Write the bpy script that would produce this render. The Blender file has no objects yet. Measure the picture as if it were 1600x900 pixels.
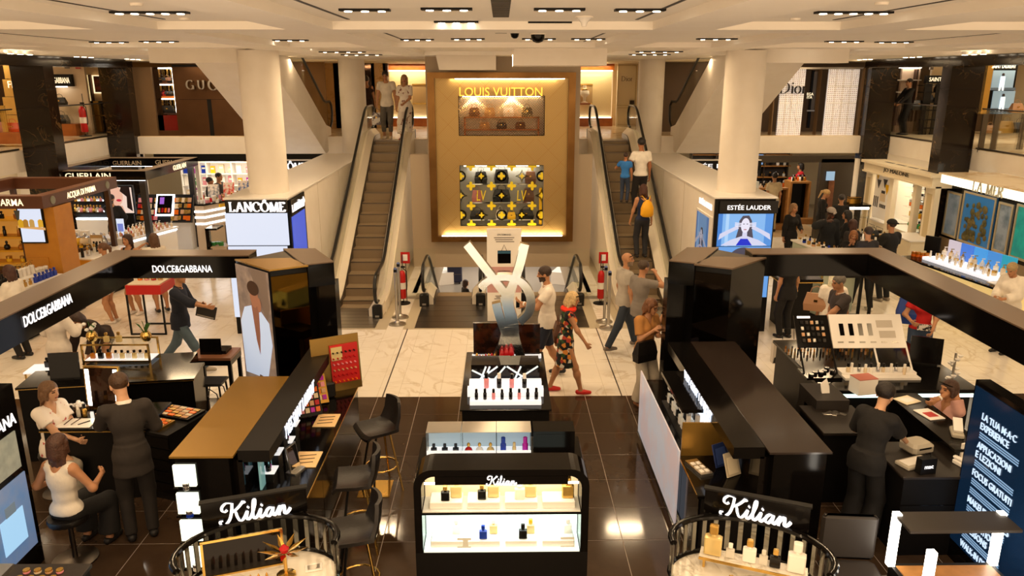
import bpy, bmesh, math, random
import numpy as np
from mathutils import Vector, Matrix
random.seed(7)
scn = bpy.context.scene
col = scn.collection
PI = math.pi
# ---------------------------------------------------------------- camera, world, exposure
CAM_H, FPX, PITCH, YAW = 4.8, 1200.0, math.radians(15.42), math.radians(-0.78)
cd = bpy.data.cameras.new('camera'); cam = bpy.data.objects.new('camera', cd); col.objects.link(cam)
cd.sensor_width = 36; cd.lens = 36 * FPX / 1600; cd.clip_end = 200
cam.location = (0, 0, CAM_H); cam.rotation_euler = (PI / 2 - PITCH, 0, YAW)
scn.camera = cam
vs = scn.view_settings
vs.view_transform = 'Standard'; vs.look = 'None'; vs.gamma = 1; vs.use_curve_mapping = False; vs.exposure = 0.1
w = bpy.data.worlds.new('world'); scn.world = w; w.use_nodes = True
bg = w.node_tree.nodes['Background']
bg.inputs[0].default_value = (1.0, 0.70, 0.42, 1); bg.inputs[1].default_value = 1.8
def lamp(name, loc, size, power, colr=(1, .74, .46), size_y=None, rot=(0, 0, 0), spread=None):
    l = bpy.data.lights.new(name, 'AREA'); l.energy = power; l.color = colr
    l.shape = 'RECTANGLE'; l.size = size; l.size_y = size_y or size
    if spread: l.spread = spread
    o = bpy.data.objects.new(name, l); o.location = loc; o.rotation_euler = rot; col.objects.link(o); return o
ZC = 5.26      # ceiling of the hall
ZU = 3.08      # upper floor
ZB = 2.58      # underside of the upper floor
WARM = (1, .72, .42)
# hall downlights: they follow the slots in the ceiling coffers, in rows across the hall and behind the camera
for yy in (-3.0, 2.0, 6.5, 11.0, 15.5, 19.5):
    for xx in (-8.6, -5.4, -2.8, 0.0, 2.8, 5.4, 8.6):
        if yy > 18 and abs(xx) < 4: continue
        lamp('hall_and_fill_light', (xx, yy, ZC - .06), .8, 62 if yy == 15.5 and abs(xx) < 4 else 42, WARM, .1)
for xx in (-9.2, -6.9, 6.9, 9.2): lamp('hall_and_fill_light', (xx, 21.9, ZC - .06), .8, 27, WARM, .1)  # fill row without fixtures, added to brighten the upper shop fronts
# ---------------------------------------------------------------- pixel helpers (survey of the place: pixel + one known coordinate -> metres)
_c, _s = math.cos(PITCH), math.sin(PITCH)
def ray(px, py):
    u = (px - 800) / FPX; v = (450 - py) / FPX
    x, y, z = u, _c + v * _s, -_s + v * _c
    a, b = math.cos(YAW), math.sin(YAW)
    return (x * a - y * b, x * b + y * a, z)
def F(px, py, z=0.0):
    r = ray(px, py); t = (z - CAM_H) / r[2]; return Vector((r[0] * t, r[1] * t, z))
def DY(px, py, Y):
    r = ray(px, py); t = Y / r[1]; return Vector((r[0] * t, Y, CAM_H + r[2] * t))
def FX(px, py, x):
    r = ray(px, py); t = x / r[0]; return Vector((x, r[1] * t, CAM_H + r[2] * t))
# ---------------------------------------------------------------- materials
def lin(h):
    if isinstance(h, str):
        h = h.lstrip('#'); c = [int(h[i:i + 2], 16) / 255 for i in (0, 2, 4)]
    else: c = h
    return tuple(((x / 12.92) if x <= .04045 else ((x + .055) / 1.055) ** 2.4) for x in c)
MATS = {}
def mat(name, colr='#808080', rough=.5, metal=0.0, emit=None, es=0.0, trans=0.0, ior=1.45, alpha=1.0, noise=None, col2=None, bump=None, coat=0.0, wave=None):
    if name in MATS: return MATS[name]
    m = bpy.data.materials.new(name); m.use_nodes = True; MATS[name] = m
    nt = m.node_tree; b = nt.nodes['Principled BSDF']
    c = lin(colr)
    b.inputs['Base Color'].default_value = (*c, 1); b.inputs['Roughness'].default_value = rough; b.inputs['Metallic'].default_value = metal
    b.inputs['Transmission Weight'].default_value = trans; b.inputs['IOR'].default_value = ior; b.inputs['Alpha'].default_value = alpha
    b.inputs['Coat Weight'].default_value = coat
    if emit:
        b.inputs['Emission Color'].default_value = (*lin(emit), 1); b.inputs['Emission Strength'].default_value = es
    if noise or bump:
        tc = nt.nodes.new('ShaderNodeTexCoord')
    if noise:
        sc, lo, hi = noise
        n = nt.nodes.new('ShaderNodeTexNoise'); n.inputs['Scale'].default_value = sc; n.inputs['Detail'].default_value = 6
        nt.links.new(tc.outputs['Object'], n.inputs['Vector'])
        r = nt.nodes.new('ShaderNodeValToRGB'); r.color_ramp.elements[0].position = lo; r.color_ramp.elements[1].position = hi
        r.color_ramp.elements[0].color = (*c, 1); r.color_ramp.elements[1].color = (*lin(col2), 1)
        nt.links.new(n.outputs['Fac'], r.inputs['Fac']); nt.links.new(r.outputs['Color'], b.inputs['Base Color'])
    if bump:
        n = nt.nodes.new('ShaderNodeTexNoise'); n.inputs['Scale'].default_value = bump[0]; n.inputs['Detail'].default_value = 4
        nt.links.new(tc.outputs['Object'], n.inputs['Vector'])
        bp = nt.nodes.new('ShaderNodeBump'); bp.inputs['Strength'].default_value = bump[1]; bp.inputs['Distance'].default_value = .02
        nt.links.new(n.outputs['Fac'], bp.inputs['Height']); nt.links.new(bp.outputs['Normal'], b.inputs['Normal'])
    return m
def nodes_of(m): return m.node_tree.nodes, m.node_tree.links, m.node_tree.nodes['Principled BSDF']
def marble(name, base, vein, scale=1.2, rough=.2, lo=.47, hi=.53, world=True, dist=1.6, soft=None):
    m = mat(name, base, rough); N, L, b = nodes_of(m)
    g = N.new('ShaderNodeNewGeometry')
    mp = N.new('ShaderNodeMapping'); mp.inputs['Rotation'].default_value = (.3, .4, .7); L.new(g.outputs['Position'], mp.inputs['Vector'])
    n = N.new('ShaderNodeTexNoise'); n.inputs['Scale'].default_value = scale; n.inputs['Detail'].default_value = 5; n.inputs['Distortion'].default_value = dist
    L.new(mp.outputs['Vector'], n.inputs['Vector'])
    # veins are the zero lines of the noise
    s = N.new('ShaderNodeMath'); s.operation = 'SUBTRACT'; s.inputs[1].default_value = .5; L.new(n.outputs['Fac'], s.inputs[0])
    a = N.new('ShaderNodeMath'); a.operation = 'ABSOLUTE'; L.new(s.outputs[0], a.inputs[0])
    r = N.new('ShaderNodeValToRGB'); r.color_ramp.elements[0].position = 0; r.color_ramp.elements[0].color = (*lin(vein), 1)
    r.color_ramp.elements[1].position = hi - lo; r.color_ramp.elements[1].color = (*lin(base), 1)
    L.new(a.outputs[0], r.inputs['Fac'])
    # break the veins up
    n2 = N.new('ShaderNodeTexNoise'); n2.inputs['Scale'].default_value = scale * .9; n2.inputs['Detail'].default_value = 3
    L.new(g.outputs['Position'], n2.inputs['Vector'])
    r2 = N.new('ShaderNodeValToRGB'); r2.color_ramp.elements[0].position = .42; r2.color_ramp.elements[1].position = .62
    L.new(n2.outputs['Fac'], r2.inputs['Fac'])
    mx = N.new('ShaderNodeMix'); mx.data_type = 'RGBA'; L.new(r2.outputs['Color'], mx.inputs['Factor'])
    mx.inputs[6].default_value = (*lin(soft or base), 1); L.new(r.outputs['Color'], mx.inputs[7]); L.new(mx.outputs[2], b.inputs['Base Color'])
    return m
M_white = mat('white_plaster', '#e6ddd0', .55, noise=(3, .3, .7), col2='#ebe3d8')
M_ceil = mat('ceiling_paint', '#f0e9de', .6, noise=(1.5, .3, .7), col2='#f4eee5')
M_coffer = mat('coffer_paint', '#f3ede3', .6)
M_cream = mat('cream_paint', '#e9dcc0', .5)
M_black = mat('black_lacquer', '#0b0908', .1)
M_blackm = mat('black_matt', '#100e0d', .45)
for m_ in (M_black, M_blackm): m_.node_tree.nodes['Principled BSDF'].inputs['Specular IOR Level'].default_value = .22
M_char = mat('charcoal', '#2a2522', .5)
M_gold = mat('gold_mirror', '#c49a4a', .12, 1.0)
M_brass = mat('brass', '#d9b364', .22, 1.0)
M_bronze = mat('bronze', '#6a4a26', .32, .9, noise=(2, .35, .65), col2='#7d5a30')
M_chrome = mat('chrome', '#e8eaec', .04, 1.0)
M_steel = mat('brushed_steel', '#b9b4ac', .3, 1.0)
M_dsteel = mat('dark_steel', '#6a625a', .35, 1.0)
M_glass = mat('clear_glass', '#f2fff8', .02, trans=1.0, ior=1.02, alpha=.28)
M_glassg = mat('balustrade_glass', '#cfd8c0', .03, trans=1.0, ior=1.05, alpha=.35)
M_grout_w = mat('grout_light', '#b7a98f', .8)
M_grout_b = mat('grout_grey', '#a3968a', .8)
M_tile_b = mat('black_floor_tile', '#3c2d21', .09, noise=(4, .35, .65), col2='#443426')
M_tile_w = marble('white_marble_tile', '#efe7da', '#d8cab4', 1.3, .2, .475, .53, soft='#ece3d5')
M_dmarble = marble('dark_marble', '#150e0a', '#6b5230', 1.5, .14, .4935, .5065, dist=2.2, soft='#1c130d')
M_wood = mat('orange_wood', '#9c5420', .35, noise=(6, .3, .7), col2='#b4672c')
M_dwood = mat('dark_wood', '#3a2216', .4, noise=(7, .3, .7), col2='#4a2c1c')
M_lit = mat('light_strip', '#ffffff', .5, emit='#fff4e2', es=9)
M_litc = mat('cool_light_strip', '#ffffff', .5, emit='#eef6ff', es=6)
M_spot = mat('downlight_lens', '#ffffff', .5, emit='#ffe9c8', es=16)
M_wscreen = mat('white_screen', '#303030', .3, emit='#e6edff', es=.86)
M_letter = mat('lit_letter', '#ffffff', .4, emit='#f4f6ff', es=1.0)
M_letterw = mat('warm_lit_letter', '#ffffff', .4, emit='#ffe7b8', es=1.1)
M_white_g = mat('white_gloss', '#f0ece6', .25)
M_rubber = mat('black_rubber', '#121110', .35)
M_step = mat('escalator_step', '#a08c70', .5, .3)
M_stepd = mat('step_riser', '#8a775c', .5, .2)
M_red = mat('red_paint', '#b8140f', .35)
# ---------------------------------------------------------------- mesh builder
class MB:
    def __init__(s): s.v = []; s.f = []; s.m = []; s.sm = []
    def add(s, vs_, fs, mi=0, smooth=False, M=None):
        o = len(s.v)
        s.v += [tuple(M @ Vector(p)) if M else tuple(p) for p in vs_]
        for f in fs: s.f.append([i + o for i in f]); s.m.append(mi); s.sm.append(smooth)
        return s
    def box(s, x0, x1, y0, y1, z0, z1, mi=0, M=None):
        return s.add([(x0, y0, z0), (x1, y0, z0), (x1, y1, z0), (x0, y1, z0), (x0, y0, z1), (x1, y0, z1), (x1, y1, z1), (x0, y1, z1)],
                     [(0, 3, 2, 1), (4, 5, 6, 7), (0, 1, 5, 4), (1, 2, 6, 5), (2, 3, 7, 6), (3, 0, 4, 7)], mi, False, M)
    def cbox(s, c, sz, mi=0, M=None):
        return s.box(c[0] - sz[0] / 2, c[0] + sz[0] / 2, c[1] - sz[1] / 2, c[1] + sz[1] / 2, c[2] - sz[2] / 2, c[2] + sz[2] / 2, mi, M)
    def rbox(s, x0, x1, y0, y1, z0, z1, b=.01, mi=0, M=None):   # box with chamfered top and bottom rims and corners
        def ring(i, z):
            a, c_, d, e = x0 + i, x1 - i, y0 + i, y1 - i; k = b
            return [(a + k, d, z), (c_ - k, d, z), (c_, d + k, z), (c_, e - k, z), (c_ - k, e, z), (a + k, e, z), (a, e - k, z), (a, d + k, z)]
        R = ring(b, z0) + ring(0, z0 + b) + ring(0, z1 - b) + ring(b, z1)
        fs = [tuple(range(7, -1, -1)), tuple(range(24, 32))]
        for k in range(3):
            for i in range(8): j = (i + 1) % 8; fs.append((k * 8 + i, k * 8 + j, k * 8 + 8 + j, k * 8 + 8 + i))
        return s.add(R, fs, mi, False, M)
    def prism(s, poly, z0, z1, mi=0, M=None, smooth=False):
        n = len(poly)
        a = sum(poly[i][0] * poly[(i + 1) % n][1] - poly[(i + 1) % n][0] * poly[i][1] for i in range(n))
        if a < 0: poly = poly[::-1]
        vs_ = [(p[0], p[1], z0) for p in poly] + [(p[0], p[1], z1) for p in poly]
        s.add(vs_, [tuple(range(n - 1, -1, -1)), tuple(range(n, 2 * n))], mi, False, M)
        return s.add(vs_, [(i, (i + 1) % n, n + (i + 1) % n, n + i) for i in range(n)], mi, smooth, M)
    def xprism(s, poly, x0, x1, mi=0, M=None, smooth=False):    # poly of (y, z), pushed along x
        Q = Matrix(((0, 0, 1, 0), (1, 0, 0, 0), (0, 1, 0, 0), (0, 0, 0, 1)))
        return s.prism(poly, x0, x1, mi, (M @ Q) if M else Q, smooth)
    def yprism(s, poly, y0, y1, mi=0, M=None, smooth=False):    # poly of (x, z), pushed along y
        Q = Matrix(((1, 0, 0, 0), (0, 0, -1, 0), (0, 1, 0, 0), (0, 0, 0, 1)))
        return s.prism(poly, -y1, -y0, mi, (M @ Q) if M else Q, smooth)
    def lathe(s, prof, n=16, c=(0, 0, 0), mi=0, M=None, smooth=True):
        vs_ = []; fs = []
        for r, z in prof:
            for i in range(n): a = 2 * PI * i / n; vs_.append((c[0] + r * math.cos(a), c[1] + r * math.sin(a), c[2] + z))
        for k in range(len(prof) - 1):
            for i in range(n): j = (i + 1) % n; fs.append((k * n + i, k * n + j, k * n + n + j, k * n + n + i))
        s.add(vs_, fs, mi, smooth, M)
        return s.add(vs_, [tuple(range(n - 1, -1, -1)), tuple(range((len(prof) - 1) * n, len(prof) * n))], mi, False, M)
    def tube(s, pts, r, n=8, mi=0, M=None, closed=False, rs=None, flat=None):
        pts = [Vector(p) for p in pts]; N = len(pts); vs_ = []; fs = []
        up = Vector((0, 0, 1))
        prev = None
        for k, p in enumerate(pts):
            t = (pts[(k + 1) % N] - pts[k - 1]) if (closed or 0 < k < N - 1) else ((pts[1] - pts[0]) if k == 0 else (pts[-1] - pts[-2]))
            t.normalize()
            if prev is None:
                a = t.cross(up)
                if a.length < .05: a = t.cross(Vector((1, 0, 0)))
            else: a = prev - t * prev.dot(t)
            a.normalize(); prev = a; b = t.cross(a)
            rr = rs[k] if rs else r
            ry = flat * rr if flat else rr
            for i in range(n): q = 2 * PI * i / n; vs_.append(p + a * rr * math.cos(q) + b * ry * math.sin(q))
        for k in range(N if closed else N - 1):
            k2 = (k + 1) % N
            for i in range(n): j = (i + 1) % n; fs.append((k * n + i, k * n + j, k2 * n + j, k2 * n + i))
        s.add(vs_, fs, mi, n > 4, M)
        if not closed: s.add(vs_, [tuple(range(n - 1, -1, -1)), tuple(range((N - 1) * n, N * n))], mi, False, M)
        return s
    def rod(s, a, b, r, n=8, mi=0, M=None): return s.tube([a, b], r, n, mi, M)
    def mesh(s, name, mats):
        me = bpy.data.meshes.new(name); me.from_pydata(s.v, [], s.f)
        for m in (mats if isinstance(mats, (list, tuple)) else [mats]): me.materials.append(m)
        me.polygons.foreach_set('material_index', s.m); me.polygons.foreach_set('use_smooth', s.sm)
        if any(s.sm): me.set_sharp_from_angle(angle=math.radians(40))
        me.update(); return me
    def build(s, name, mats, parent=None, loc=None, rz=0.0, kind=None):
        return link(name, s.mesh(name, mats), parent, loc, rz, kind)
def link(name, me, parent=None, loc=None, rz=0.0, kind=None):
    o = bpy.data.objects.new(name, me); col.objects.link(o)
    if parent: o.parent = parent
    if loc is not None: o.location = loc
    if rz: o.rotation_euler = (0, 0, rz)
    if kind: o['kind'] = kind
    return o
def empty(name, loc=(0, 0, 0), rz=0.0, label=None, cat=None, group=None, kind=None):
    o = bpy.data.objects.new(name, None); col.objects.link(o); o.location = loc; o.rotation_euler = (0, 0, rz); o.empty_display_size = .1
    return tag(o, label, cat, group, kind)
def tag(o, label=None, cat=None, group=None, kind=None):
    if label: o['label'] = label
    if cat: o['category'] = cat
    if group: o['group'] = group
    if kind: o['kind'] = kind
    return o
def dup(root, loc=None, rz=None, label=None, group=None, scale=None):
    r = root.copy(); col.objects.link(r)
    if loc is not None: r.location = loc
    if rz is not None: r.rotation_euler = (0, 0, rz)
    if label: r['label'] = label
    if group: r['group'] = group
    if scale: r.scale = (scale,) * 3 if isinstance(scale, (int, float)) else scale
    for ch in list(root.children):
        c = ch.copy(); col.objects.link(c); c.parent = r
        for g in ch.children:
            d = g.copy(); col.objects.link(d); d.parent = c
    return r
def bar(x0, x1, y0, y1, z0, z1): return MB().box(x0, x1, y0, y1, z0, z1)
# ---------------------------------------------------------------- lettering
def text(name, s, mt, parent, M, width=None, height=None, ext=.004, shear=0.0, bold=0.0, space=1.0):
    cu = bpy.data.curves.new(name, 'FONT'); cu.body = s; cu.align_x = 'CENTER'; cu.align_y = 'CENTER'; cu.extrude = ext; cu.resolution_u = 3
    cu.shear = shear; cu.offset = bold; cu.space_character = space
    ob = bpy.data.objects.new(name, cu); me = bpy.data.meshes.new_from_object(ob)
    bpy.data.objects.remove(ob); bpy.data.curves.remove(cu)
    xs = [v.co.x for v in me.vertices]; ys = [v.co.y for v in me.vertices]
    cx, cy, wx, wy = (min(xs) + max(xs)) / 2, (min(ys) + max(ys)) / 2, max(xs) - min(xs), max(ys) - min(ys)
    sx = width / wx if width else height / wy
    sy = height / wy if height else sx
    for v in me.vertices: v.co = (M @ Vector(((v.co.x - cx) * sx, (v.co.y - cy) * sy, v.co.z)))
    me.materials.clear(); me.materials.append(mt)
    return link(name, me, parent)
def cat_rom(pts, n=6):
    out = []
    for i in range(len(pts) - 1):
        p0 = Vector(pts[max(i - 1, 0)]); p1 = Vector(pts[i]); p2 = Vector(pts[i + 1]); p3 = Vector(pts[min(i + 2, len(pts) - 1)])
        for k in range(n):
            t = k / n
            out.append(.5 * ((2 * p1) + (-p0 + p2) * t + (2 * p0 - 5 * p1 + 4 * p2 - p3) * t * t + (-p0 + 3 * p1 - 3 * p2 + p3) * t ** 3))
    out.append(Vector(pts[-1])); return out
def pen_word(name, strokes, mt, parent, M, width, thick=.10, thin=.03, nib=0.0, th=.006, curve=True):
    """Calligraphic lettering: each stroke is a ribbon, thick where it runs along the nib's heavy direction."""
    mb = MB(); xs = [p[0] for s_ in strokes for p in s_]; ys = [p[1] for s_ in strokes for p in s_]
    cx, cy = (min(xs) + max(xs)) / 2, (min(ys) + max(ys)) / 2; k = width / (max(xs) - min(xs))
    for si, s_ in enumerate(strokes):
        straight = len(s_) == 2 or not curve
        P = [Vector((p[0], p[1])) for p in s_] if straight else cat_rom([(p[0], p[1]) for p in s_], 5)
        L, R = [], []
        for i, p in enumerate(P):
            t = (P[min(i + 1, len(P) - 1)] - P[max(i - 1, 0)])
            if t.length < 1e-6: t = Vector((1, 0))
            t.normalize(); nrm = Vector((-t.y, t.x))
            wdt = thin + (thick - thin) * abs(t.y * math.cos(nib) + t.x * math.sin(nib)) ** 1.5
            L.append(p + nrm * wdt / 2); R.append(p - nrm * wdt / 2)
        n = len(P); vs_ = []
        for z in (-si * .0004, th + si * .0008):
            vs_ += [(*((q - Vector((cx, cy))) * k), z) for q in L] + [(*((q - Vector((cx, cy))) * k), z) for q in R]
        fs = []
        for i in range(n - 1):
            fs += [(2 * n + i, 3 * n + i, 3 * n + i + 1, 2 * n + i + 1), (i, 2 * n + i, 2 * n + i + 1, i + 1), (n + i, n + i + 1, 3 * n + i + 1, 3 * n + i)]
        fs += [(0, n, 3 * n, 2 * n), (n - 1, 3 * n - 1, 4 * n - 1, 2 * n - 1)]
        mb.add(vs_, fs, 0, False, M)
    return mb.build(name, mt, parent)
def facing(loc, rz=0.0, tilt=0.0):
    """Matrix whose local x,y plane stands upright facing -Y (towards the camera), turned by rz, tilted back by tilt."""
    return Matrix.Translation(loc) @ Matrix.Rotation(rz, 4, 'Z') @ Matrix.Rotation(PI / 2 - tilt, 4, 'X')
def arc(cx, cy, rx, ry, a0, a1, n=9):
    return [(cx + rx * math.cos(math.radians(a0 + (a1 - a0) * i / (n - 1))), cy + ry * math.sin(math.radians(a0 + (a1 - a0) * i / (n - 1)))) for i in range(n)]
def sf(x, y, w_=.16): return [(x - w_, y), (x + w_, y)]
KILIAN = [ # script word, x-height .4, cap 1
    [(.55, .95), (.5, .55), (.38, .15), (.18, -.05), (0, .0), (-.02, .12), (.1, .14)],
    [(.55, .95), (.3, 1.0), (.12, .85), (.1, .68), (.2, .58), (.32, .66)],
    [(1.02, .98), (.9, .82), (.7, .62), (.5, .5)], [(1.02, .98), (1.08, .93), (1.0, .9)],
    [(.52, .52), (.66, .5), (.72, .25), (.82, .03), (.95, .06), (1.06, .22)],
    [(1.06, .22), (1.17, .44), (1.12, .18), (1.16, .02), (1.28, .1), (1.38, .3)], [(1.2, .62), (1.24, .66)],
    [(1.38, .3), (1.52, .75), (1.53, .98), (1.45, .85), (1.4, .3), (1.44, .03), (1.56, .08), (1.66, .24)],
    [(1.66, .24), (1.76, .44), (1.71, .18), (1.75, .02), (1.87, .1), (1.95, .2)], [(1.79, .62), (1.83, .66)],
    [(2.3, .38), (2.15, .44), (2.0, .3), (1.97, .1), (2.08, .01), (2.2, .15), (2.3, .42)], [(2.3, .42), (2.26, .15), (2.32, .02), (2.42, .1), (2.5, .24)],
    [(2.5, .24), (2.6, .43), (2.56, .2), (2.54, .0)], [(2.56, .16), (2.68, .38), (2.78, .42), (2.8, .28), (2.77, .1), (2.83, .02), (2.95, .1), (3.05, .25)]]
def serif_word(word):
    x = 0.0; S = []
    for ch in word:
        if ch == 'L': S += [[(x + .1, 0), (x + .1, 1)], sf(x + .1, 1), [(x - .05, 0), (x + .52, 0)], [(x + .52, 0), (x + .54, .22)]]; x += .7
        elif ch == 'A': S += [[(x + .1,0),(x + .42,1)],[(x + .42,1),(x + .76,0)],[(x + .22,.34),(x + .62,.34)],sf(x + .1,0,.12),sf(x + .76,0,.14)]; x += .95
        elif ch == 'N': S += [[(x + .1,0),(x + .1,1)],[(x + .1,1),(x + .7,0)],[(x + .7,0),(x + .7,1)],sf(x + .1,0,.12),sf(x + .06,1,.1),sf(x + .7,1,.12)]; x += .92
        elif ch == 'C': S += [arc(x + .42, .5, .4, .5, 45, 315, 11), [(x + .7, .7), (x + .7, .9)]]; x += .88
        elif ch in 'OÔ':
            S += [arc(x + .42, .5, .4, .5, 0, 360, 17)]
            if ch == 'Ô': S += [[(x + .24, 1.12), (x + .42, 1.26)], [(x + .42, 1.26), (x + .6, 1.12)]]
            x += .98
        elif ch == 'M': S += [[(x + .1,0),(x + .14,1)],[(x + .14,1),(x + .46,0)],[(x + .46,0),(x + .8,1)],[(x + .8,1),(x + .84,0)],sf(x + .1,0,.12),sf(x + .84,0,.12)]; x += 1.08
        elif ch == 'E': S += [[(x + .1,0),(x + .1,1)],[(x - .04,1),(x + .5,1)],[(x + .1,.52),(x + .4,.52)],[(x - .04,0),(x + .52,0)],[(x + .5,1),(x + .5,.84)],[(x + .52,0),(x + .54,.18)]]; x += .7
        elif ch == 'R': S += [[(x + .1,0),(x + .1,1)],[(x - .02,1),(x + .3,1),(x + .52,.9),(x + .52,.62),(x + .3,.5),(x + .1,.5)],[(x + .3,.5),(x + .66,0)],sf(x + .1,0,.12)]; x += .78
        elif ch == 'G': S += [arc(x + .42, .5, .4, .5, 45, 330, 11), [(x + .76, .0), (x + .76, .42)], sf(x + .7, .42, .12)]; x += 1.2
        elif ch == 'U': S += [[(x + .1,1),(x + .1,.35),(x + .2,.08),(x + .4,0),(x + .6,.08),(x + .7,.35),(x + .7,1)],sf(x + .1,1,.12),sf(x + .7,1,.12)]; x += 1.15
        elif ch == 'D': S += [[(x + .1, 0), (x + .1, 1)], [(x - .04, 1), (x + .35, 1), (x + .7, .8), (x + .8, .5), (x + .7, .2), (x + .35, 0), (x - .04, 0)]]; x += 1.0
        elif ch == 'i': S += [[(x + .12, 0), (x + .12, .62)], sf(x + .12, 0, .1), sf(x + .06, .62, .07), [(x + .12, .82), (x + .12, .94)]]; x += .34
        elif ch == 'o': S += [arc(x + .28, .31, .26, .32, 0, 360, 13)]; x += .66
        elif ch == 'r': S += [[(x + .12, 0), (x + .12, .62)], sf(x + .12, 0, .1), [(x + .12, .42), (x + .22, .58), (x + .38, .6)]]; x += .45
        elif ch == 'J': S += [[(x + .3, 1), (x + .3, .2), (x + .2, 0), (x + .02, .02)], sf(x + .3, 1, .12)]; x += .55
        elif ch == ' ': x += .5
    return S
# ================================================================ floor
PITX, PIT0, PIT1 = 1.86, 17.0, 30.0
YB = 11.07      # line between black and white paving
fl = MB()
fl.box(-16, 16, 3.2, YB, -.3, -.003, 1)  # floor left open near the camera to let ambient light up to the ceiling
fl.box(-16, 16, YB, PIT0, -.3, -.003, 0)
fl.box(-16, -PITX, PIT0, 31, -.3, -.003, 0); fl.box(PITX, 16, PIT0, 31, -.3, -.003, 0)
floor = fl.build('floor', [M_grout_w, M_grout_b]); tag(floor, kind='structure')
TB = .643
me_b = MB().rbox(0, TB - .008, 0, TB - .008, -.012, 0, .001).mesh('tile', M_tile_b)
for j in range(11):
    for i in range(-9, 9):
        link('tile', me_b, floor, (i * TB + .003, YB - (j + 1) * TB + .003, 0))
fb = MB(); fb.box(-16, -9 * TB, 3.9, YB, -.012, -.001); fb.box(9 * TB, 16, 3.9, YB, -.012, -.001); fb.box(-16, 16, 3.2, 3.99, -.012, -.001)
# side aisles beside the black paving are marble too
TW, TL = .325, .80
me_w = MB().rbox(0, TW - .004, 0, TL - .004, -.012, 0, .001).mesh('tile', M_tile_w)
me_w1 = MB().rbox(0, TW - .004, 0, 14.36 - 13.69 - .004, -.012, 0, .0015).mesh('tile', M_tile_w)
rest = MB()
def plate_hit(x, y0, y1):  # metal landing plates replace the paving here
    return y1 > 14.45 and (abs(abs(x) - 3.1) < .75 or abs(x) < 1.9)
cnt = 0
for i in range(-46, 46):
    x = i * TW; st = (i % 3) * .27
    ys = []
    y = YB
    first = .80 - st if st else .8
    seg = [(YB, YB + first)]
    while seg[-1][1] < 13.69 - .15: seg.append((seg[-1][1], min(seg[-1][1] + TL, 13.69)))
    seg[-1] = (seg[-1][0], 13.69)
    seg.append((13.69, 14.36)); y = 14.36
    while y < 24.4: seg.append((y, y + TL)); y += TL
    for (a, b) in seg:
        if b - a < .02 or abs(x + TW / 2) < PITX and b > PIT0 or plate_hit(x + TW / 2, a, b): continue
        near = a < 14.0 and abs(x) < 8.3 or (a < 15.5 and 4 < abs(x) < 5.6)
        if near and cnt < 299:
            o = link('tile', me_w, floor, (x + .002, a + .002, 0)); o.scale = (1, (b - a - .004) / (TL - .004), 1); cnt += 1
        else: rest.box(x + .002, x + TW - .002, a + .002, b - .002, -.012, 0)
rest.build('tile_field', M_tile_w, floor, kind='stuff')
fb.build('tile_border', M_tile_b, floor)
fj = bar(-1.87, -1.85, YB, 14.4, -.012, .0015).build('expansion_joint', M_dsteel, floor)
bar(1.85, 1.87, YB, 14.4, -.012, .0015).build('expansion_joint', M_dsteel, floor)
# lower floor seen down the escalator well
ZL = -3.4
M_lowfloor = mat('grey_gloss_floor', '#8d8880', .18)
lowf = MB().box(-7, 7, 17, 40, ZL - .2, ZL).build('floor_lower', M_lowfloor); tag(lowf, kind='structure')
ww = MB()
ww.box(-PITX - .2, -PITX, PIT0, 24, ZL + 2.3, -.0); ww.box(PITX, PITX + .2, PIT0, 24, ZL + 2.3, -.0)
ww.box(-7, 7, 40, 40.2, ZL, 0)
ww.box(-7, -PITX - .2, 24, 40, -.5, -.31); ww.box(PITX + .2, 7, 24, 40, -.5, -.31); ww.box(-PITX - .2, PITX + .2, 23.6, 40, -.5, -.31)
well = ww.build('wall_well', M_white); tag(well, kind='structure')
for yy in (26, 31, 36): lamp('lower_light', (0, yy, -.6), 3, 130, (1, .86, .7), 1.0)
# ================================================================ ceiling
cx_ = [(-10.4, -7.4), (-6.75, -4.15), (-3.5, -2.2), (-1.72, 1.56), (2.2, 3.5), (4.15, 6.75), (7.4, 10.4)]
cy_ = [(-.8, 3.2), (3.85, 8.3), (8.95, 13.35), (14.0, 18.0)]
ceil = MB()
ceil.box(-16, 16, -4, 28.6, ZC + .08, ZC + .15)
ceiling = ceil.build('ceiling', M_coffer); tag(ceiling, kind='structure')
bm = MB()
yb = [-4.0] + [v for p in cy_ for v in p] + [23.0]
for k in range(0, len(yb), 2): bm.box(-11.6, 11.6, yb[k], yb[k + 1], ZC, ZC + .08)
xb = [-11.6] + [v for p in cx_ for v in p] + [11.6]
for (a, b) in cy_:
    for k in range(0, len(xb), 2): bm.box(xb[k], xb[k + 1], a, b, ZC, ZC + .08)
bm.build('ceiling_beam', M_ceil, ceiling)
bar(-11.6, 11.6, 23.0, 28.6, ZC - .04, ZC + .08).build('ceiling_beam', M_cream, ceiling)
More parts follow.
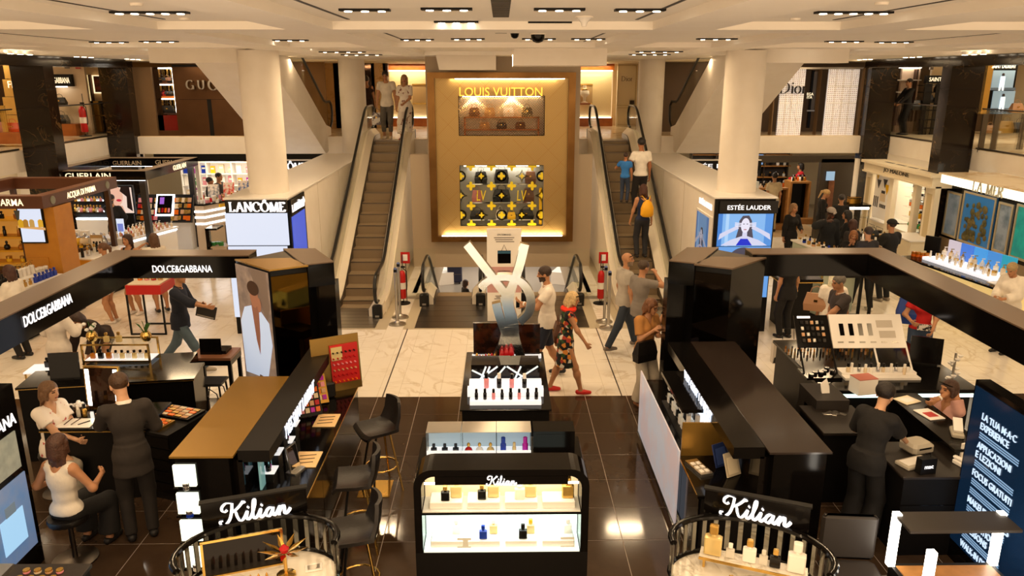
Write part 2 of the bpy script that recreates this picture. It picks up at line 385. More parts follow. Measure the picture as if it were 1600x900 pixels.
# thin air slots beside the coffer edges
def slot(px0, py0, px1, py1, z=ZC + .079):
    a, b = F(px0, py0, z), F(px1, py1, z); x = (a.x + b.x) / 2
    bar(x - .015, x + .015, a.y, b.y, z - .004, z + .004).build('air_slot', M_char, ceiling)
for s_ in ((-1.5,4.4,8.0),(1.34,4.4,8.0),(-3.3,4.2,8.0),(3.3,4.2,8.0),(-1.5,9.3,13.0),(1.34,9.3,13.0),(-2.5,3.9,8.2),(2.5,3.9,8.2),(-6.5,9.2,13.2),(6.5,9.2,13.2)):
    bar(s_[0] - .015, s_[0] + .015, s_[1], s_[2], ZC + .075, ZC + .0805).build('air_slot', M_char, ceiling)
vg = MB()
for y0, y1 in ((6.0, 7.75), (9.1, 10.6)):
    n = int((y1 - y0) / .09)
    for k in range(n): vg.box(-.075, .075, y0 + k * .09, y0 + k * .09 + .045, ZC + .074, ZC + .0805)
vg.build('ceiling_grille', M_char, ceiling)
# slot lights in the ceiling: black trough with lamps
me_lens = MB().lathe([(.032, -.018), (.032, -.011)], 12).mesh('lamp', M_spot)
SL = {}
def ceiling_light(px, py, L, n, z=ZC + .08):
    key = (round(L, 2), n)
    if key not in SL: SL[key] = MB().box(-L / 2, L / 2, -.05, .05, -.012, .006).mesh('trough', M_blackm)
    p = F(px, py, z)
    e = empty('ceiling_light', (p.x, p.y, z - .006), 0, 'black recessed ceiling trough with a row of spotlights', 'ceiling light', 'trough lights in the ceiling')
    link('trough', SL[key], e)
    for k in range(n): link('lamp', me_lens, e, (-L / 2 + L * (k + .5) / n, 0, 0))
for a in [(234,18,.66,5),(327,37,.72,5),(69,40,.55,4),(570,14,.42,3),(698,12.5,.42,3),(607,34,.45,3),(713,33,.45,3),(874,13,.42,3),(1000,14,.42,3),
          (859,34,.45,3),(966,35,.45,3),(1334,18,.66,5),(1246,37,.72,5),(1398,40,.55,4),(652,61,.5,3),(731,60,.5,3),(665,70,.55,3),(739,69.5,.55,3),
          (842,60,.5,3),(919,60,.5,3),(1128,60,.75,4),(443,62,.75,4),(1100,69,.75,4),(480,71.5,.7,4),(170,65,.6,3),(248,64,.6,3),(238,73,.7,3),(306,73,.7,3),
          (1319, 64, .6, 3), (1397, 65, .6, 3), (1265, 71.5, .7, 3), (1330, 72.5, .7, 3)]:
    ceiling_light(*a)
for a in [(535, 80.5, .9, 4), (565, 85, .9, 4), (1015, 84.5, .9, 4), (1030, 80, .9, 4)]: ceiling_light(*a, z=ZC)
# little round spots along the marble fronts
me_sp = MB().lathe([(.055, -.012), (.055, .0)], 12).mesh('lens', M_spot); me_ring = MB().lathe([(.075, -.006), (.075, .0)], 14).mesh('bezel', M_white)
for s_ in (-1, 1):
    for yy in (14.6, 17.0, 19.6, 22.2):
        for k in range(3):
            e = empty('spot_light',(s_ * (10.3 - .0 * k),yy + k * .34,ZC),0,'small round ceiling spotlight along the dark marble shopfronts','spotlight','round spots along the marble fronts')
            link('lens', me_sp, e); link('bezel', me_ring, e)
# domes on the ceiling
dm = F(841, 60, ZC + .0)
e = empty('security_camera', (dm.x, 10.3, ZC + .08), 0, 'black glass dome security camera hanging from the ceiling', 'camera')
MB().lathe([(.11, -.03), (.11, 0)], 18).build('mount', M_white, e); MB().lathe([(.02, -.13), (.06, -.115), (.085, -.08), (.09, -.03)], 18).build('dome', M_black, e)
e = empty('security_camera', (dm.x - .3, 10.0, ZC + .08), 0, 'smaller dark ceiling camera left of the dome', 'camera')
MB().lathe([(.07, -.03), (.07, 0)], 16).build('mount', M_white, e); MB().lathe([(.02, -.09), (.045, -.07), (.055, -.03)], 16).build('dome', M_black, e)
e = empty('ceiling_detector', (F(912, 40, ZC).x, 7.6, ZC + .08), 0, 'white translucent funnel shaped detector under the ceiling', 'detector')
MB().lathe([(.085, -.012), (.085, 0)], 18).build('mount', M_white, e); MB().lathe([(.022, -.09), (.03, -.06), (.05, -.03), (.075, -.012)], 18).build('cone', M_white_g, e)
for (px, py) in ((213, 5), (288, 28), (350, 19), (228, 67), (1243, 28.5), (1378, 3.5), (1150, 56), (1326, 68)):
    p = F(px, py, ZC + .08)
    o = MB().lathe([(.045,-.02),(.05,-.008),(.05,0)],14).build('smoke_detector',M_white,None,(p.x,p.y,ZC + .08)); tag(o,'small round white detector on the ceiling','detector','ceiling detectors')
# hanging bulkheads
o = MB().yprism([(-1.5, 5.3), (-1.42, 4.94), (-.12, 4.94), (-.12, 5.3)], 18.3, 19.2).build('trim_1', M_white); tag(o, kind='structure')
o = MB().box(.22, 1.84, 13.9, 15.6, 4.98, 5.3).build('trim_2', M_white); tag(o, kind='structure')
for s_, n in ((-1, 'trim_3'), (1, 'trim_4')):
    o = bar(min(s_ * 6.55, s_ * 4.75), max(s_ * 6.55, s_ * 4.75), 15.0, 15.6, 5.04, 5.3).build(n, M_white); tag(o, kind='structure')
# ================================================================ upper floor
uf = MB()
for s_ in (-1, 1):
    a, b = sorted((s_ * 3.9, s_ * 16)); uf.box(a, b, 23.1, 31, ZB, ZU)
    a, b = sorted((s_ * 11.5, s_ * 16)); uf.box(a, b, -3, 23.1, ZB, ZU)
uf.box(-3.9, 3.9, 22.0, 31, ZB, ZU)
o = uf.build('floor_upper', M_white); tag(o, kind='structure')
M_ufloor = marble('upper_floor_marble', '#e8d5b4', '#c09a64', .8, .18)
uft = MB(); uft.box(-16, 16, 23.16, 31, ZU, ZU + .012); uft.box(-3.9, 3.9, 22.05, 23.16, ZU, ZU + .012)
uft.box(-16, -11.55, -3, 23.16, ZU, ZU + .012); uft.box(11.55, 16, -3, 23.16, ZU, ZU + .012)
uft.build('paving', M_ufloor, o)
# marble fronts left and right
for s_, side in ((-1, 'left'), (1, 'right')):
    wl = MB()
    a, b = sorted((s_ * 11.48, s_ * 10.72)); wl.box(a, b, -3, 23.4, 5.03, ZC + .06)
    wall = wl.build('wall_' + side, M_dmarble); tag(wall, kind='structure')
    for y0 in (14.4 - 4.4, 14.4, 18.8, 22.9):
        p = bar(*sorted((s_ * 11.48, s_ * 10.7)), y0, y0 + .42, 0, 5.03).build('pillar', M_dmarble, wall)
        for zz in (1.55, 3.06, 4.5):
            bar(*sorted((s_ * 11.482, s_ * 10.698)), y0 - .002, y0 + .422, zz, zz + .008).build('joint', M_blackm, p)
    # upper shop behind: back wall, side returns
    sh = MB(); a, b = sorted((s_ * 16, s_ * 16.2)); sh.box(a, b, -3, 31, ZU, ZC)
    sw = sh.build('wall_shop_' + side, M_cream); tag(sw, kind='structure')
    g = MB(); a, b = sorted((s_ * 14.4, s_ * 16.4)); g.box(a, b, -3, 31, -.0, ZB)
    gw = g.build('wall_ground_' + side, M_cream); tag(gw, kind='structure')
    for yy in (16.8, 21.0): lamp('upper_shop_light', (s_ * 13.4, yy, ZC - .08), 1.6, 60, (1, .80, .55), 1.6)
    for yy in (12.0, 16.8, 21.0): lamp('ground_shop_light', (s_ * 12.6, yy, ZB - .05), 1.4, 38, (1, .80, .55), 1.2)
    # glass balustrade along the edge of the upper floor
    for y0, y1 in ((14.85, 18.75), (19.25, 23.05), (9.9 + .5, 14.35)):
        e = empty('glass_balustrade',(s_ * 11.56,(y0 + y1) / 2,ZU),0,'clear glass balustrade on the upper floor edge, %s side, %s' % (side,{14.85: 'between the two marble pillars',19.25: 'farthest back bay'}.get(y0,'bay nearest the camera')),'balustrade')
        bar(-.008, .008, -(y1 - y0) / 2, (y1 - y0) / 2, .03, .95).build('glass_panel', M_glass, e)
        bar(-.02, .02, -(y1 - y0) / 2, (y1 - y0) / 2, .95, .98).build('top_rail', M_dsteel, e)
        bar(-.03, .03, -(y1 - y0) / 2, (y1 - y0) / 2, .012, .05).build('shoe', M_dsteel, e)
# back wall of the hall: above the openings and between them
wb = MB()
wb.box(-7.0, -5.2, 27.6, 27.8, 0, ZB); 
wb.box(-16, -10.7, 23.12, 23.4, 0, ZB)
wb.box(10.75, 16, 23.12, 23.4, 0, ZB)
wallb = wb.build('wall_back', M_white); tag(wallb, kind='structure')
hd = bar(-10.3, -4.1, 23.11, 23.3, 2.36, ZB).build('header', M_blackm, wallb)
# ground floor rooms behind the openings
for s_, side in ((-1, 'left'), (1, 'right')):
    r = MB(); a, b = sorted((s_ * 4.2, s_ * 14)); r.box(a, b, 29.5, 29.7, 0, ZB)
    rr = r.build('wall_rear_' + side, M_cream); tag(rr, kind='structure')
    for xx in (6.5, 9.3): lamp('rear_shop_light', (s_ * xx, 25.6, ZB - .05), 2.0, 75 if s_ < 0 else 45, (1, .86, .66), 1.6)
# centre wall between the escalators
M_taupe = mat('taupe_wall', '#b3a189', .6)
wc = MB().box(-2.30, 2.30, 19.55, 19.75, -.02, 2.9)
wc.box(-1.85, 1.95, 19.5, 19.75, 2.9, ZC + .04)
wallc = wc.build('wall_center', M_taupe); tag(wallc, kind='structure')
# columns
for (x,y,lab) in ((-4.52,14.98,'white round column standing on the box with the white screens'),(4.6,14.98,'white round column standing on the box with the blue portrait screen'),
                    (-4.3,23.0,'white round column behind the left escalator, farther back'),(4.35,23.0,'white round column behind the right escalator, farther back')):
    e = MB().lathe([(.372, 2.6), (.372, ZC)], 48).build('column', M_white, None, (x, y, 0)); tag(e, lab, 'column')
    MB().lathe([(.38, 2.6), (.38, 2.625)], 48).build('base_ring', M_cream, e)
# parapets either side of the escalators
for s_, side in ((-1, 'left'), (1, 'right')):
    lab = {-1: 'white parapet block with the blank white screens left of the escalators',1: 'white parapet block with the blue portrait screen right of the escalators'}[s_]
    e = empty('escalator_parapet', (0, 0, 0), 0, lab, 'parapet')
    x0, x1 = sorted((s_ * 3.97, s_ * 5.12))
    MB().box(x0, x1, 14.2, 22.6, 0, 2.60).build('body', M_white, e)
    MB().rbox(x0 - .02, x1 + .02, 14.14, 22.6, 2.60, 2.635, .006).build('coping', M_white_g, e)
    fm = MB(); fm.box(x0 + .01, x1 - .01, 14.15, 14.2, 0, 2.6); fm.box(s_ * 3.97 - .03, s_ * 3.97 + .03, 14.2, 14.95 + .4, .0, 2.58)
    if s_ < 0: fm.build('screen_frame', M_blackm, e)
    else: bar(x0 + .01, x1 - .01, 14.15, 14.2, 0, 2.6).build('screen_frame', M_blackm, e)
    # long joints in the cladding
    xi = s_ * 3.97
    for yy in (16.6, 18.8, 21.0): bar(xi - .003, xi + .003, yy, yy + .012, .05, 2.58).build('joint', M_grout_w, e)
# ================================================================ figures: bodies and clothes are meshed from blended solids
def _n(v): v = np.asarray(v, float); return v / (np.linalg.norm(v) + 1e-9)
def prim_dist(p, P):
    t = p[0]
    if t == 'c':
        a, b, ra, rb = p[1], p[2], p[3], p[4]; ba = b - a; L2 = max(float(ba @ ba), 1e-9); pa = P - a
        h = np.clip(pa @ ba / L2, 0, 1); d = np.linalg.norm(pa - h[:, None] * ba, axis=1) - (ra + (rb - ra) * h)
        if len(p) > 5:
            n = ba / math.sqrt(L2)
            if p[5]: d = np.maximum(d, -(pa @ n))
            if p[6]: d = np.maximum(d, (P - b) @ n)
        return d
    if t == 'e':
        q = (P - p[1]) @ p[2].T; r = p[3]; k0 = np.linalg.norm(q / r, axis=1); k1 = np.linalg.norm(q / (r * r), axis=1) + 1e-6
        return np.where(k0 < .4, (k0 - 1) * min(r), k0 * (k0 - 1) / k1)
    if t == 'f':  # elliptical frustum with flat ends; p[5] = frame rows (side, forward), p[6] = forward squash
        a, b, ra, rb, fr, sq = p[1:7]; ba = b - a; L = np.linalg.norm(ba); n = ba / L; pa = P - a; h = pa @ n
        u = pa @ fr[0]; v = pa @ fr[1] / sq; tt = np.clip(h / L, 0, 1)
        wv = p[7] if len(p) > 7 else 0
        rr = ra + (rb - ra) * tt
        if wv: rr = rr + wv * tt * np.sin(np.arctan2(v, u) * 9)
        return np.maximum((np.sqrt(u * u + v * v) - rr) * .85, np.maximum(-h, h - L))
def prim_box(p):
    if p[0] == 'c': r = max(p[3], p[4]); return np.minimum(p[1], p[2]) - r, np.maximum(p[1], p[2]) + r
    if p[0] == 'e': r = np.abs(p[2].T) @ p[3]; return p[1] - r, p[1] + r
    r = max(p[3], p[4]) * 1.15; return np.minimum(p[1], p[2]) - r, np.maximum(p[1], p[2]) + r
def blend_mesh(prims, vox, k=.03, minus=(), clips=()):
    bb = [prim_box(p) for p in prims]; lo = np.min([b[0] for b in bb], 0) - 2.2 * vox; hi = np.max([b[1] for b in bb], 0) + 2.2 * vox
    n = np.ceil((hi - lo) / vox).astype(int) + 1
    D = np.full(n, 1.0, np.float32)
    ax = [lo[i] + vox * np.arange(n[i]) for i in range(3)]
    def sub(b, m):
        i0 = np.maximum(np.floor((b[0] - m - lo) / vox).astype(int), 0); i1 = np.minimum(np.ceil((b[1] + m - lo) / vox).astype(int) + 1, n); return i0, i1
    for p, b in zip(prims, bb):
        i0, i1 = sub(b, k + 2 * vox)
        G = np.meshgrid(*[ax[i][i0[i]:i1[i]] for i in range(3)], indexing='ij'); P = np.stack([g.ravel() for g in G], 1)
        d = prim_dist(p, P).reshape(G[0].shape); sl = tuple(slice(i0[i], i1[i]) for i in range(3)); c = D[sl]
        h = np.clip(.5 + .5 * (c - d) / k, 0, 1); D[sl] = c * (1 - h) + d * h - k * h * (1 - h)
    if minus or clips:
        for p in minus:
            i0, i1 = sub(prim_box(p), .02)
            if np.any(i1 <= i0): continue
            G = np.meshgrid(*[ax[i][i0[i]:i1[i]] for i in range(3)], indexing='ij'); P = np.stack([g.ravel() for g in G], 1)
            d = prim_dist(p, P).reshape(G[0].shape); sl = tuple(slice(i0[i], i1[i]) for i in range(3)); D[sl] = np.maximum(D[sl], -d)
        if clips:
            G = np.meshgrid(*ax, indexing='ij')
            for (pt, nm) in clips:   # keep the side the normal points away from
                D = np.maximum(D, (G[0] - pt[0]) * nm[0] + (G[1] - pt[1]) * nm[1] + (G[2] - pt[2]) * nm[2])
    D[0], D[-1], D[:, 0], D[:, -1], D[:, :, 0], D[:, :, -1] = (1,) * 6
    # surface nets
    S = D < 0
    off = [(i, j, l) for i in (0, 1) for j in (0, 1) for l in (0, 1)]
    c = np.zeros(tuple(n - 1), np.int8)
    for o in off: c += S[o[0]:n[0] - 1 + o[0], o[1]:n[1] - 1 + o[1], o[2]:n[2] - 1 + o[2]]
    act = np.argwhere((c > 0) & (c < 8)); idx = -np.ones(tuple(n - 1), np.int64); idx[tuple(act.T)] = np.arange(len(act))
    acc = np.zeros((len(act), 3)); cn = np.zeros(len(act))
    E_ = [(a, b) for a in range(8) for b in range(a + 1, 8) if sum(abs(off[a][q] - off[b][q]) for q in range(3)) == 1]
    vals = [D[act[:, 0] + o[0], act[:, 1] + o[1], act[:, 2] + o[2]] for o in off]
    for a, b in E_:
        va, vb = vals[a], vals[b]; m = (va < 0) != (vb < 0); t = np.where(m, va / np.where(np.abs(va - vb) < 1e-9, 1e-9, va - vb), 0)
        oa, ob = np.array(off[a], float), np.array(off[b], float); acc += np.where(m[:, None], oa + t[:, None] * (ob - oa), 0); cn += m
    V = lo + vox * (act + acc / np.maximum(cn, 1)[:, None]); Q = []
    for d_ in range(3):
        e1, e2 = [q for q in range(3) if q != d_]
        s0 = [slice(0, n[q]) for q in range(3)]; s1 = list(s0); s0[d_] = slice(0, n[d_] - 1); s1[d_] = slice(1, n[d_])
        A, B = S[tuple(s0)], S[tuple(s1)]; ed = np.argwhere(A != B)
        ed = ed[(ed[:, e1] > 0) & (ed[:, e2] > 0) & (ed[:, e1] < n[e1] - 1) & (ed[:, e2] < n[e2] - 1)]
        def at(o1, o2):
            q = ed.copy(); q[:, e1] += o1; q[:, e2] += o2; return idx[tuple(q.T)]
        q = np.stack([at(-1, -1), at(0, -1), at(0, 0), at(-1, 0)], 1); fl = A[tuple(ed.T)] if len(ed) else np.zeros(0, bool)
        if d_ == 1: fl = ~fl
        q = np.where(fl[:, None], q, q[:, ::-1]); Q.append(q[(q >= 0).all(1)])
    return V, np.concatenate(Q)
def to_mesh(name, parts, mats):
    """parts: list of (V, Q, material index per face or int)"""
    vs_, fs, mi = [], [], []; o = 0
    for V, Q, m in parts:
        vs_.append(V); fs.append(Q + o); mi.append(np.full(len(Q), m) if np.isscalar(m) else m); o += len(V)
    V = np.concatenate(vs_); Q = np.concatenate(fs); mi = np.concatenate(mi)
    me = bpy.data.meshes.new(name); me.from_pydata(V.tolist(), [], Q.tolist())
    for m in mats: me.materials.append(m)
    me.polygons.foreach_set('material_index', mi.astype(np.int32)); me.polygons.foreach_set('use_smooth', np.ones(len(Q), bool)); me.update(); return me
def ik(a, t, l1, l2, pole):
    a, t = np.asarray(a, float), np.asarray(t, float); d = t - a; L = np.linalg.norm(d); L = min(max(L, abs(l1 - l2) + .01), (l1 + l2) * .998); dn = _n(d)
    x = (l1 * l1 - l2 * l2 + L * L) / (2 * L); h = math.sqrt(max(l1 * l1 - x * x, 0)); pl = np.asarray(pole, float); pl = _n(pl - dn * (pl @ dn))
    return a + dn * x + pl * h, a + dn * L
def rotm(ax, deg):
    return np.array(Matrix.Rotation(math.radians(deg), 3, ax))
SKINS = {'light': '#c09474', 'tan': '#ae7c58', 'dark': '#4a2c1c', 'pale': '#d9a583', 'mid': '#9c6542'}
M_eye = mat('eye_dark', '#241610', .3); M_lip = mat('lips', '#9c4a3c', .45)
def skin(n): return mat('skin_' + n, SKINS[n], .5, noise=(14, .35, .7), col2=tuple(min(1, int(SKINS[n][i:i + 2], 16) / 255 * 1.06) for i in (1, 3, 5)))
def cloth(c, c2=None, sc=9, rough=.85):
    if hasattr(c, 'name'): return c
    return mat('cloth_' + c.strip('#') + (c2 or '').strip('#'),c,rough,noise=(sc,.35,.65),col2=c2 or tuple(min(1,int(c[i:i + 2],16) / 255 * 1.06 + .006) for i in (1,3,5)),bump=(12,.35))
def hairm(c): return mat('hair_' + c.strip('#'),c,.45,noise=(40,.3,.7),col2=tuple(min(1,int(c[i:i + 2],16) / 255 * 1.25 + .015) for i in (1,3,5)),bump=(60,.5))
HANDS = []
def person(label, pos, face, ht=1.72, lh=None, rh=None, lf=None, rf=None, pel=None, lean=(0, 0), twist=0, head=(0, 0), hair=('short', '#2a1a10'), sk='tan',
           top=None,bottom=None,shoes='#222222',lod=1,fem=False,kneepole=None,elb=None,curl=(35,35),extra=None,group=None,headfwd=.0,beard=None,ear=True,palm=None,sit=False):
    """face: heading in degrees, 0 looks away from the camera (+Y), 180 towards it, 90 to the left (-X)."""
    s = ht / 1.75; V3 = lambda *a: np.array(a, float) * s
    vox = (.013, .017, .022)[lod]; hv = (.0065, .0085, .012)[lod]
    if lod == 2: hv = .013
    pel = V3(*(pel or (0, 0, .93)))
    R = rotm('Z', twist) @ rotm('X', -lean[0]) @ rotm('Y', lean[1])
    sx_, fy, uz = R[:, 0], R[:, 1], R[:, 2]                       # side (right), forward, up of the torso
    shw = (.155 if fem else .178) * s; hpw = (.092 if fem else .085) * s
    waist = pel + uz * .17 * s; chest = pel + uz * .36 * s; neck0 = pel + uz * .53 * s
    sh = {q: pel + uz * .485 * s + sx_ * shw * (1 if q == 'r' else -1) for q in 'lr'}
    hipR = rotm('Z', twist * .3); hs, hf = hipR[:, 0], hipR[:, 1]
    hip = {q: pel + hs * hpw * (1 if q == 'r' else -1) - V3(0, 0, .03) for q in 'lr'}
    up, fo, th, sn = .285 * s, .25 * s, .43 * s, .41 * s
    if lh is None: lh = (-.25, .04, .80)
    if rh is None: rh = (.25, .04, .80)
    if lf is None: lf = (-.10, 0, 0)
    if rf is None: rf = (.10, 0, 0)
    el, wr, kn, an = {}, {}, {}, {}
    for q, t in (('l', lh), ('r', rh)):
        sg = 1 if q == 'r' else -1
        po = (elb or {}).get(q) or (sg * .6, -.8, -.5)
        el[q], wr[q] = ik(sh[q], V3(*t), up, fo, po)
    for q, t in (('l', lf), ('r', rf)):
        sg = 1 if q == 'r' else -1
        kp = (kneepole or {}).get(q) or (sg * .12, 1, .1)
        kn[q], an[q] = ik(hip[q], V3(*t) + V3(0, 0, .085), th, sn, kp)
    hR = rotm('Z', twist + head[0]) @ rotm('X', -(lean[0] * .4) + head[1] * -1); hx, hy, hz = hR[:, 0], hR[:, 1], hR[:, 2]
    neck1 = neck0 + (uz * .6 + hz * .4) * .07 * s + hy * (.02 + headfwd) * s; hc = neck1 + hz * .125 * s + hy * .015 * s
    HP = lambda x, y, z: hc + (hx * x + hy * y + hz * z) * s
    Rt = np.stack([sx_, fy, uz]); Rh = np.stack([hx, hy, hz]); Rp = np.stack([hs, hf, np.array((0, 0, 1.))])
    A = lambda *a: np.array(a, float) * s
    g = 1.0 if not fem else .93
    B = [('e', pel, Rp, A(.158 if fem else .15, .11, .115)), ('e', waist, Rt, A(.125 * g, .09 * g, .14)), ('e', chest, Rt, A(.155 * g, .105, .175)),
         ('c', sh['l'] + sx_ * .03, sh['r'] - sx_ * .03, .055 * s, .055 * s), ('c', neck0 - uz * .03, neck1 + hz * .04 * s, .058 * s * g, .052 * s * g)]
    if fem: B += [('e', chest + (sx_ * t_ * .062 + fy * .085 - uz * .0) * s, Rt, A(.058, .055, .058)) for t_ in (-1, 1)]
    arms = {}; legs = {}
    for q in 'lr':
        arms[q] = [('c', sh[q], el[q], .053 * s * g, .040 * s * g), ('c', el[q], wr[q], .040 * s * g, .026 * s * g)]
        legs[q] = [('c',hip[q],kn[q],.082 * s,.054 * s),('c',kn[q],kn[q] + (an[q] - kn[q]) * .35,.05 * s,.056 * s),('c',kn[q] + (an[q] - kn[q]) * .3,an[q],.054 * s,.034 * s)]
    fd = {}
    for q, t in (('l', lf), ('r', rf)):
        d_ = _n(np.array((kn[q] - hip[q])[:2].tolist() + [0]) * .25 + np.append(hf[:2], 0)); fd[q] = d_
        legs[q].append(('c', an[q] + d_ * -.02 * s - V3(0, 0, .045), an[q] + d_ * .13 * s - V3(0, 0, .058), .035 * s, .026 * s))
    body = B + arms['l'] + arms['r'] + legs['l'] + legs['r']
    parts = [(*blend_mesh(body, vox, .045 * s), 0)]
    # head
    HD = [('e',HP(0,-.012,.03),Rh,A(.076,.095,.085)),('e',HP(0,.02,-.035),Rh,A(.060,.072,.083)),('c',HP(0,-.02,-.05),neck1 - hz * .02,.055 * s * g,.05 * s * g),
          ('c', HP(0, .086, .012), HP(0, .104, -.024), .008 * s, .013 * s), ('c', HP(-.034, .078, .03), HP(.034, .078, .03), .011 * s, .011 * s),
          ('e', HP(0, .068, -.1), Rh, A(.026, .022, .02)), ('c', HP(-.018, .082, -.062), HP(.018, .082, -.062), .009 * s, .009 * s)]
    if ear: HD += [('e', HP(.077 * t_, -.008, -.012), Rh, A(.011, .021, .032)) for t_ in (-1, 1)]
    Vh, Qh = blend_mesh(HD, hv, .016 * s); fc = Vh[Qh].mean(1); q_ = (fc - hc) @ Rh.T / s; mi = np.zeros(len(Qh), int)
    eye = (np.abs(np.abs(q_[:,0]) - .031) < .0125) & (np.abs(q_[:,2] - .004) < .0065) & (q_[:,1] > .05); lip = (np.abs(q_[:,0]) < .026) & (np.abs(q_[:,2] + .062) < .009) & (q_[:,1] > .06)
    brow = (np.abs(np.abs(q_[:, 0]) - .033) < .02) & (np.abs(q_[:, 2] - .03) < .006) & (q_[:, 1] > .05)
    mi[eye] = 1; mi[lip] = 2; mi[brow] = 3
    if beard: mi[(q_[:, 2] < -.03) & (q_[:, 1] > -.01) & (q_[:, 2] > -.125) & ~lip & ~((np.abs(q_[:, 0]) < .02) & (q_[:, 2] > -.05))] = 3
    parts.append((Vh, Qh, mi))
    # hands: palm, four fingers in two bends, thumb from the side of the palm
    for qi, q in enumerate('lr'):
        f = _n(wr[q] - el[q]); sg = 1 if q == 'r' else -1
        pn = (palm or {}).get(q)
        nrm = np.array(pn, float) if pn else np.array((-sg * 1.0, .15, -.1)); nrm = _n(nrm - f * (nrm @ f)); side = np.cross(nrm, f)   # nrm: palm faces this way
        thumb_side = side if (side @ np.array((0, 1., .6))) > 0 else -side
        w0 = wr[q]; pc = w0 + f * .05 * s
        Hd = [('c', w0 - f * .03 * s, w0 + f * .01 * s, .026 * s, .025 * s)]
        for t_ in (-.6, 0, .6): Hd.append(('c', w0 + f * .012 * s + side * .018 * t_ * s, w0 + f * .08 * s + side * .034 * t_ * s, .016 * s, .0135 * s))
        cu_ = math.radians(curl[qi])
        for i_, (o_, L_) in enumerate(((-.03, .062), (-.011, .075), (.009, .08), (.028, .072))):
            o2 = o_ * (1 if (thumb_side @ side) < 0 else 1); b0 = w0 + f * .084 * s + side * o_ * s
            L2 = L_ if (thumb_side @ side) > 0 else (.072, .08, .075, .062)[i_]
            d1 = f * math.cos(cu_) + nrm * math.sin(cu_); d2 = f * math.cos(cu_ * 2.1) + nrm * math.sin(cu_ * 2.1)
            m0 = b0 + d1 * L2 * .5 * s; Hd += [('c', b0, m0, .0092 * s, .0086 * s), ('c', m0, m0 + d2 * L2 * .5 * s, .0086 * s, .007 * s)]
        tb = w0 + f * .03 * s + thumb_side * .024 * s; td = _n(f * .7 + thumb_side * .65 + nrm * .35); tm = tb + td * .034 * s
        Hd += [('c', tb, tm, .0125 * s, .0105 * s), ('c', tm, tm + _n(td + f * .5 + nrm * .3) * .03 * s, .0105 * s, .008 * s)]
        parts.append((*blend_mesh(Hd, (.0055, .0075, .011)[lod], .006 * s), 0))
    hm = hairm(hair[1])
    o = link('person', to_mesh('person', parts, [skin(sk), M_eye, M_lip, hm]), None, pos, math.radians(face)); tag(o, label, 'person', group)
    def garment(nm, prims, m, k=.03, clips=(), minus=(), vx=None): return link(nm, to_mesh(nm, [(*blend_mesh(prims, vx or vox, k * s, minus, clips), 0)], [m]), o)
    infl = lambda p, r: (p[0], p[1], p[2], p[3] + r * s, p[4] + r * s, *p[5:]) if p[0] == 'c' else ('e', p[1], p[2], p[3] + r * s)
    neckcut = ('c', neck0 + uz * .01 * s + fy * .02 * s, neck1 + hz * .1 * s, .066 * s, .075 * s)
    if top:  # (colour, sleeve 0..2, hem below pelvis, looseness, neckline)
        c_, slv, hem, loose = top[:4]; nk = top[4] if len(top) > 4 else 'crew'
        T = [infl(B[0], loose + .008)] + [infl(p, loose) for p in B[1:3]] + [infl(B[3], loose * .6)] + [infl(p, loose) for p in B[5:]]
        T.append(('c', neck0 - uz * .10 * s, neck0 + uz * .0 * s, (.09) * s, (.062) * s))
        if hem > .05:
            T.append(('f', pel - np.array((0, 0, hem * s)), pel + uz * .12 * s, (.155 + loose + hem * .1) * s, (.135 + loose) * s, (hs, hf), .76))
        for q in 'lr':
            if slv > 0:
                a_, b_ = arms[q]
                e1 = a_[1] + (a_[2] - a_[1]) * min(slv, 1.0)
                T.append(('c', a_[1], e1, a_[3] + (loose - .002) * s, (a_[3] + (a_[4] - a_[3]) * min(slv, 1)) + (loose + .006) * s, False, slv <= 1))
                if slv > 1: T.append(('c',b_[1],b_[1] + (b_[2] - b_[1]) * (slv - 1),b_[3] + (loose + .004) * s,b_[3] + (b_[4] - b_[3]) * (slv - 1) + (loose + .006) * s,False,True))
        mn = [neckcut]
        if nk == 'v': mn.append(('c', neck0 + fy * .09 * s, neck0 + fy * .12 * s - uz * .10 * s, .05 * s, .02 * s))
        if nk == 'tank':
            mn.append(('c',neck0 + fy * .06 * s + uz * .02,neck0 + fy * .13 * s - uz * .05 * s,.075 * s,.06 * s)); mn.append(('c',neck0 - fy * .06 * s + uz * .02,neck0 - fy * .12 * s - uz * .03 * s,.075 * s,.05 * s))
            for q, sg in (('l', -1), ('r', 1)): mn.append(('c', sh[q] + sx_ * sg * .02 * s, sh[q] + sx_ * sg * .12 * s, .06 * s, .09 * s))
        gt = garment('top', T, cloth(*c_) if isinstance(c_, tuple) else cloth(c_), .03, [(pel - np.array((0, 0, max(hem, -.2) * s)), (0, 0, -1))], mn)
        if nk == 'collar':
            Cn = [('c', neck0 + uz * .0 * s, neck0 + uz * .035 * s + fy * .01 * s, .074 * s, .066 * s, True, True)]
            garment('collar',Cn,cloth(top[5] if len(top) > 5 else (c_ if not isinstance(c_,tuple) else c_[0])),.01,(),[('c',neck0 - uz * .02,neck1 + hz * .1 * s,.056 * s,.056 * s),('c',neck0 + fy * .09 * s,neck0 + fy * .09 * s + uz * .08 * s,.03 * s,.045 * s)],vx=hv)
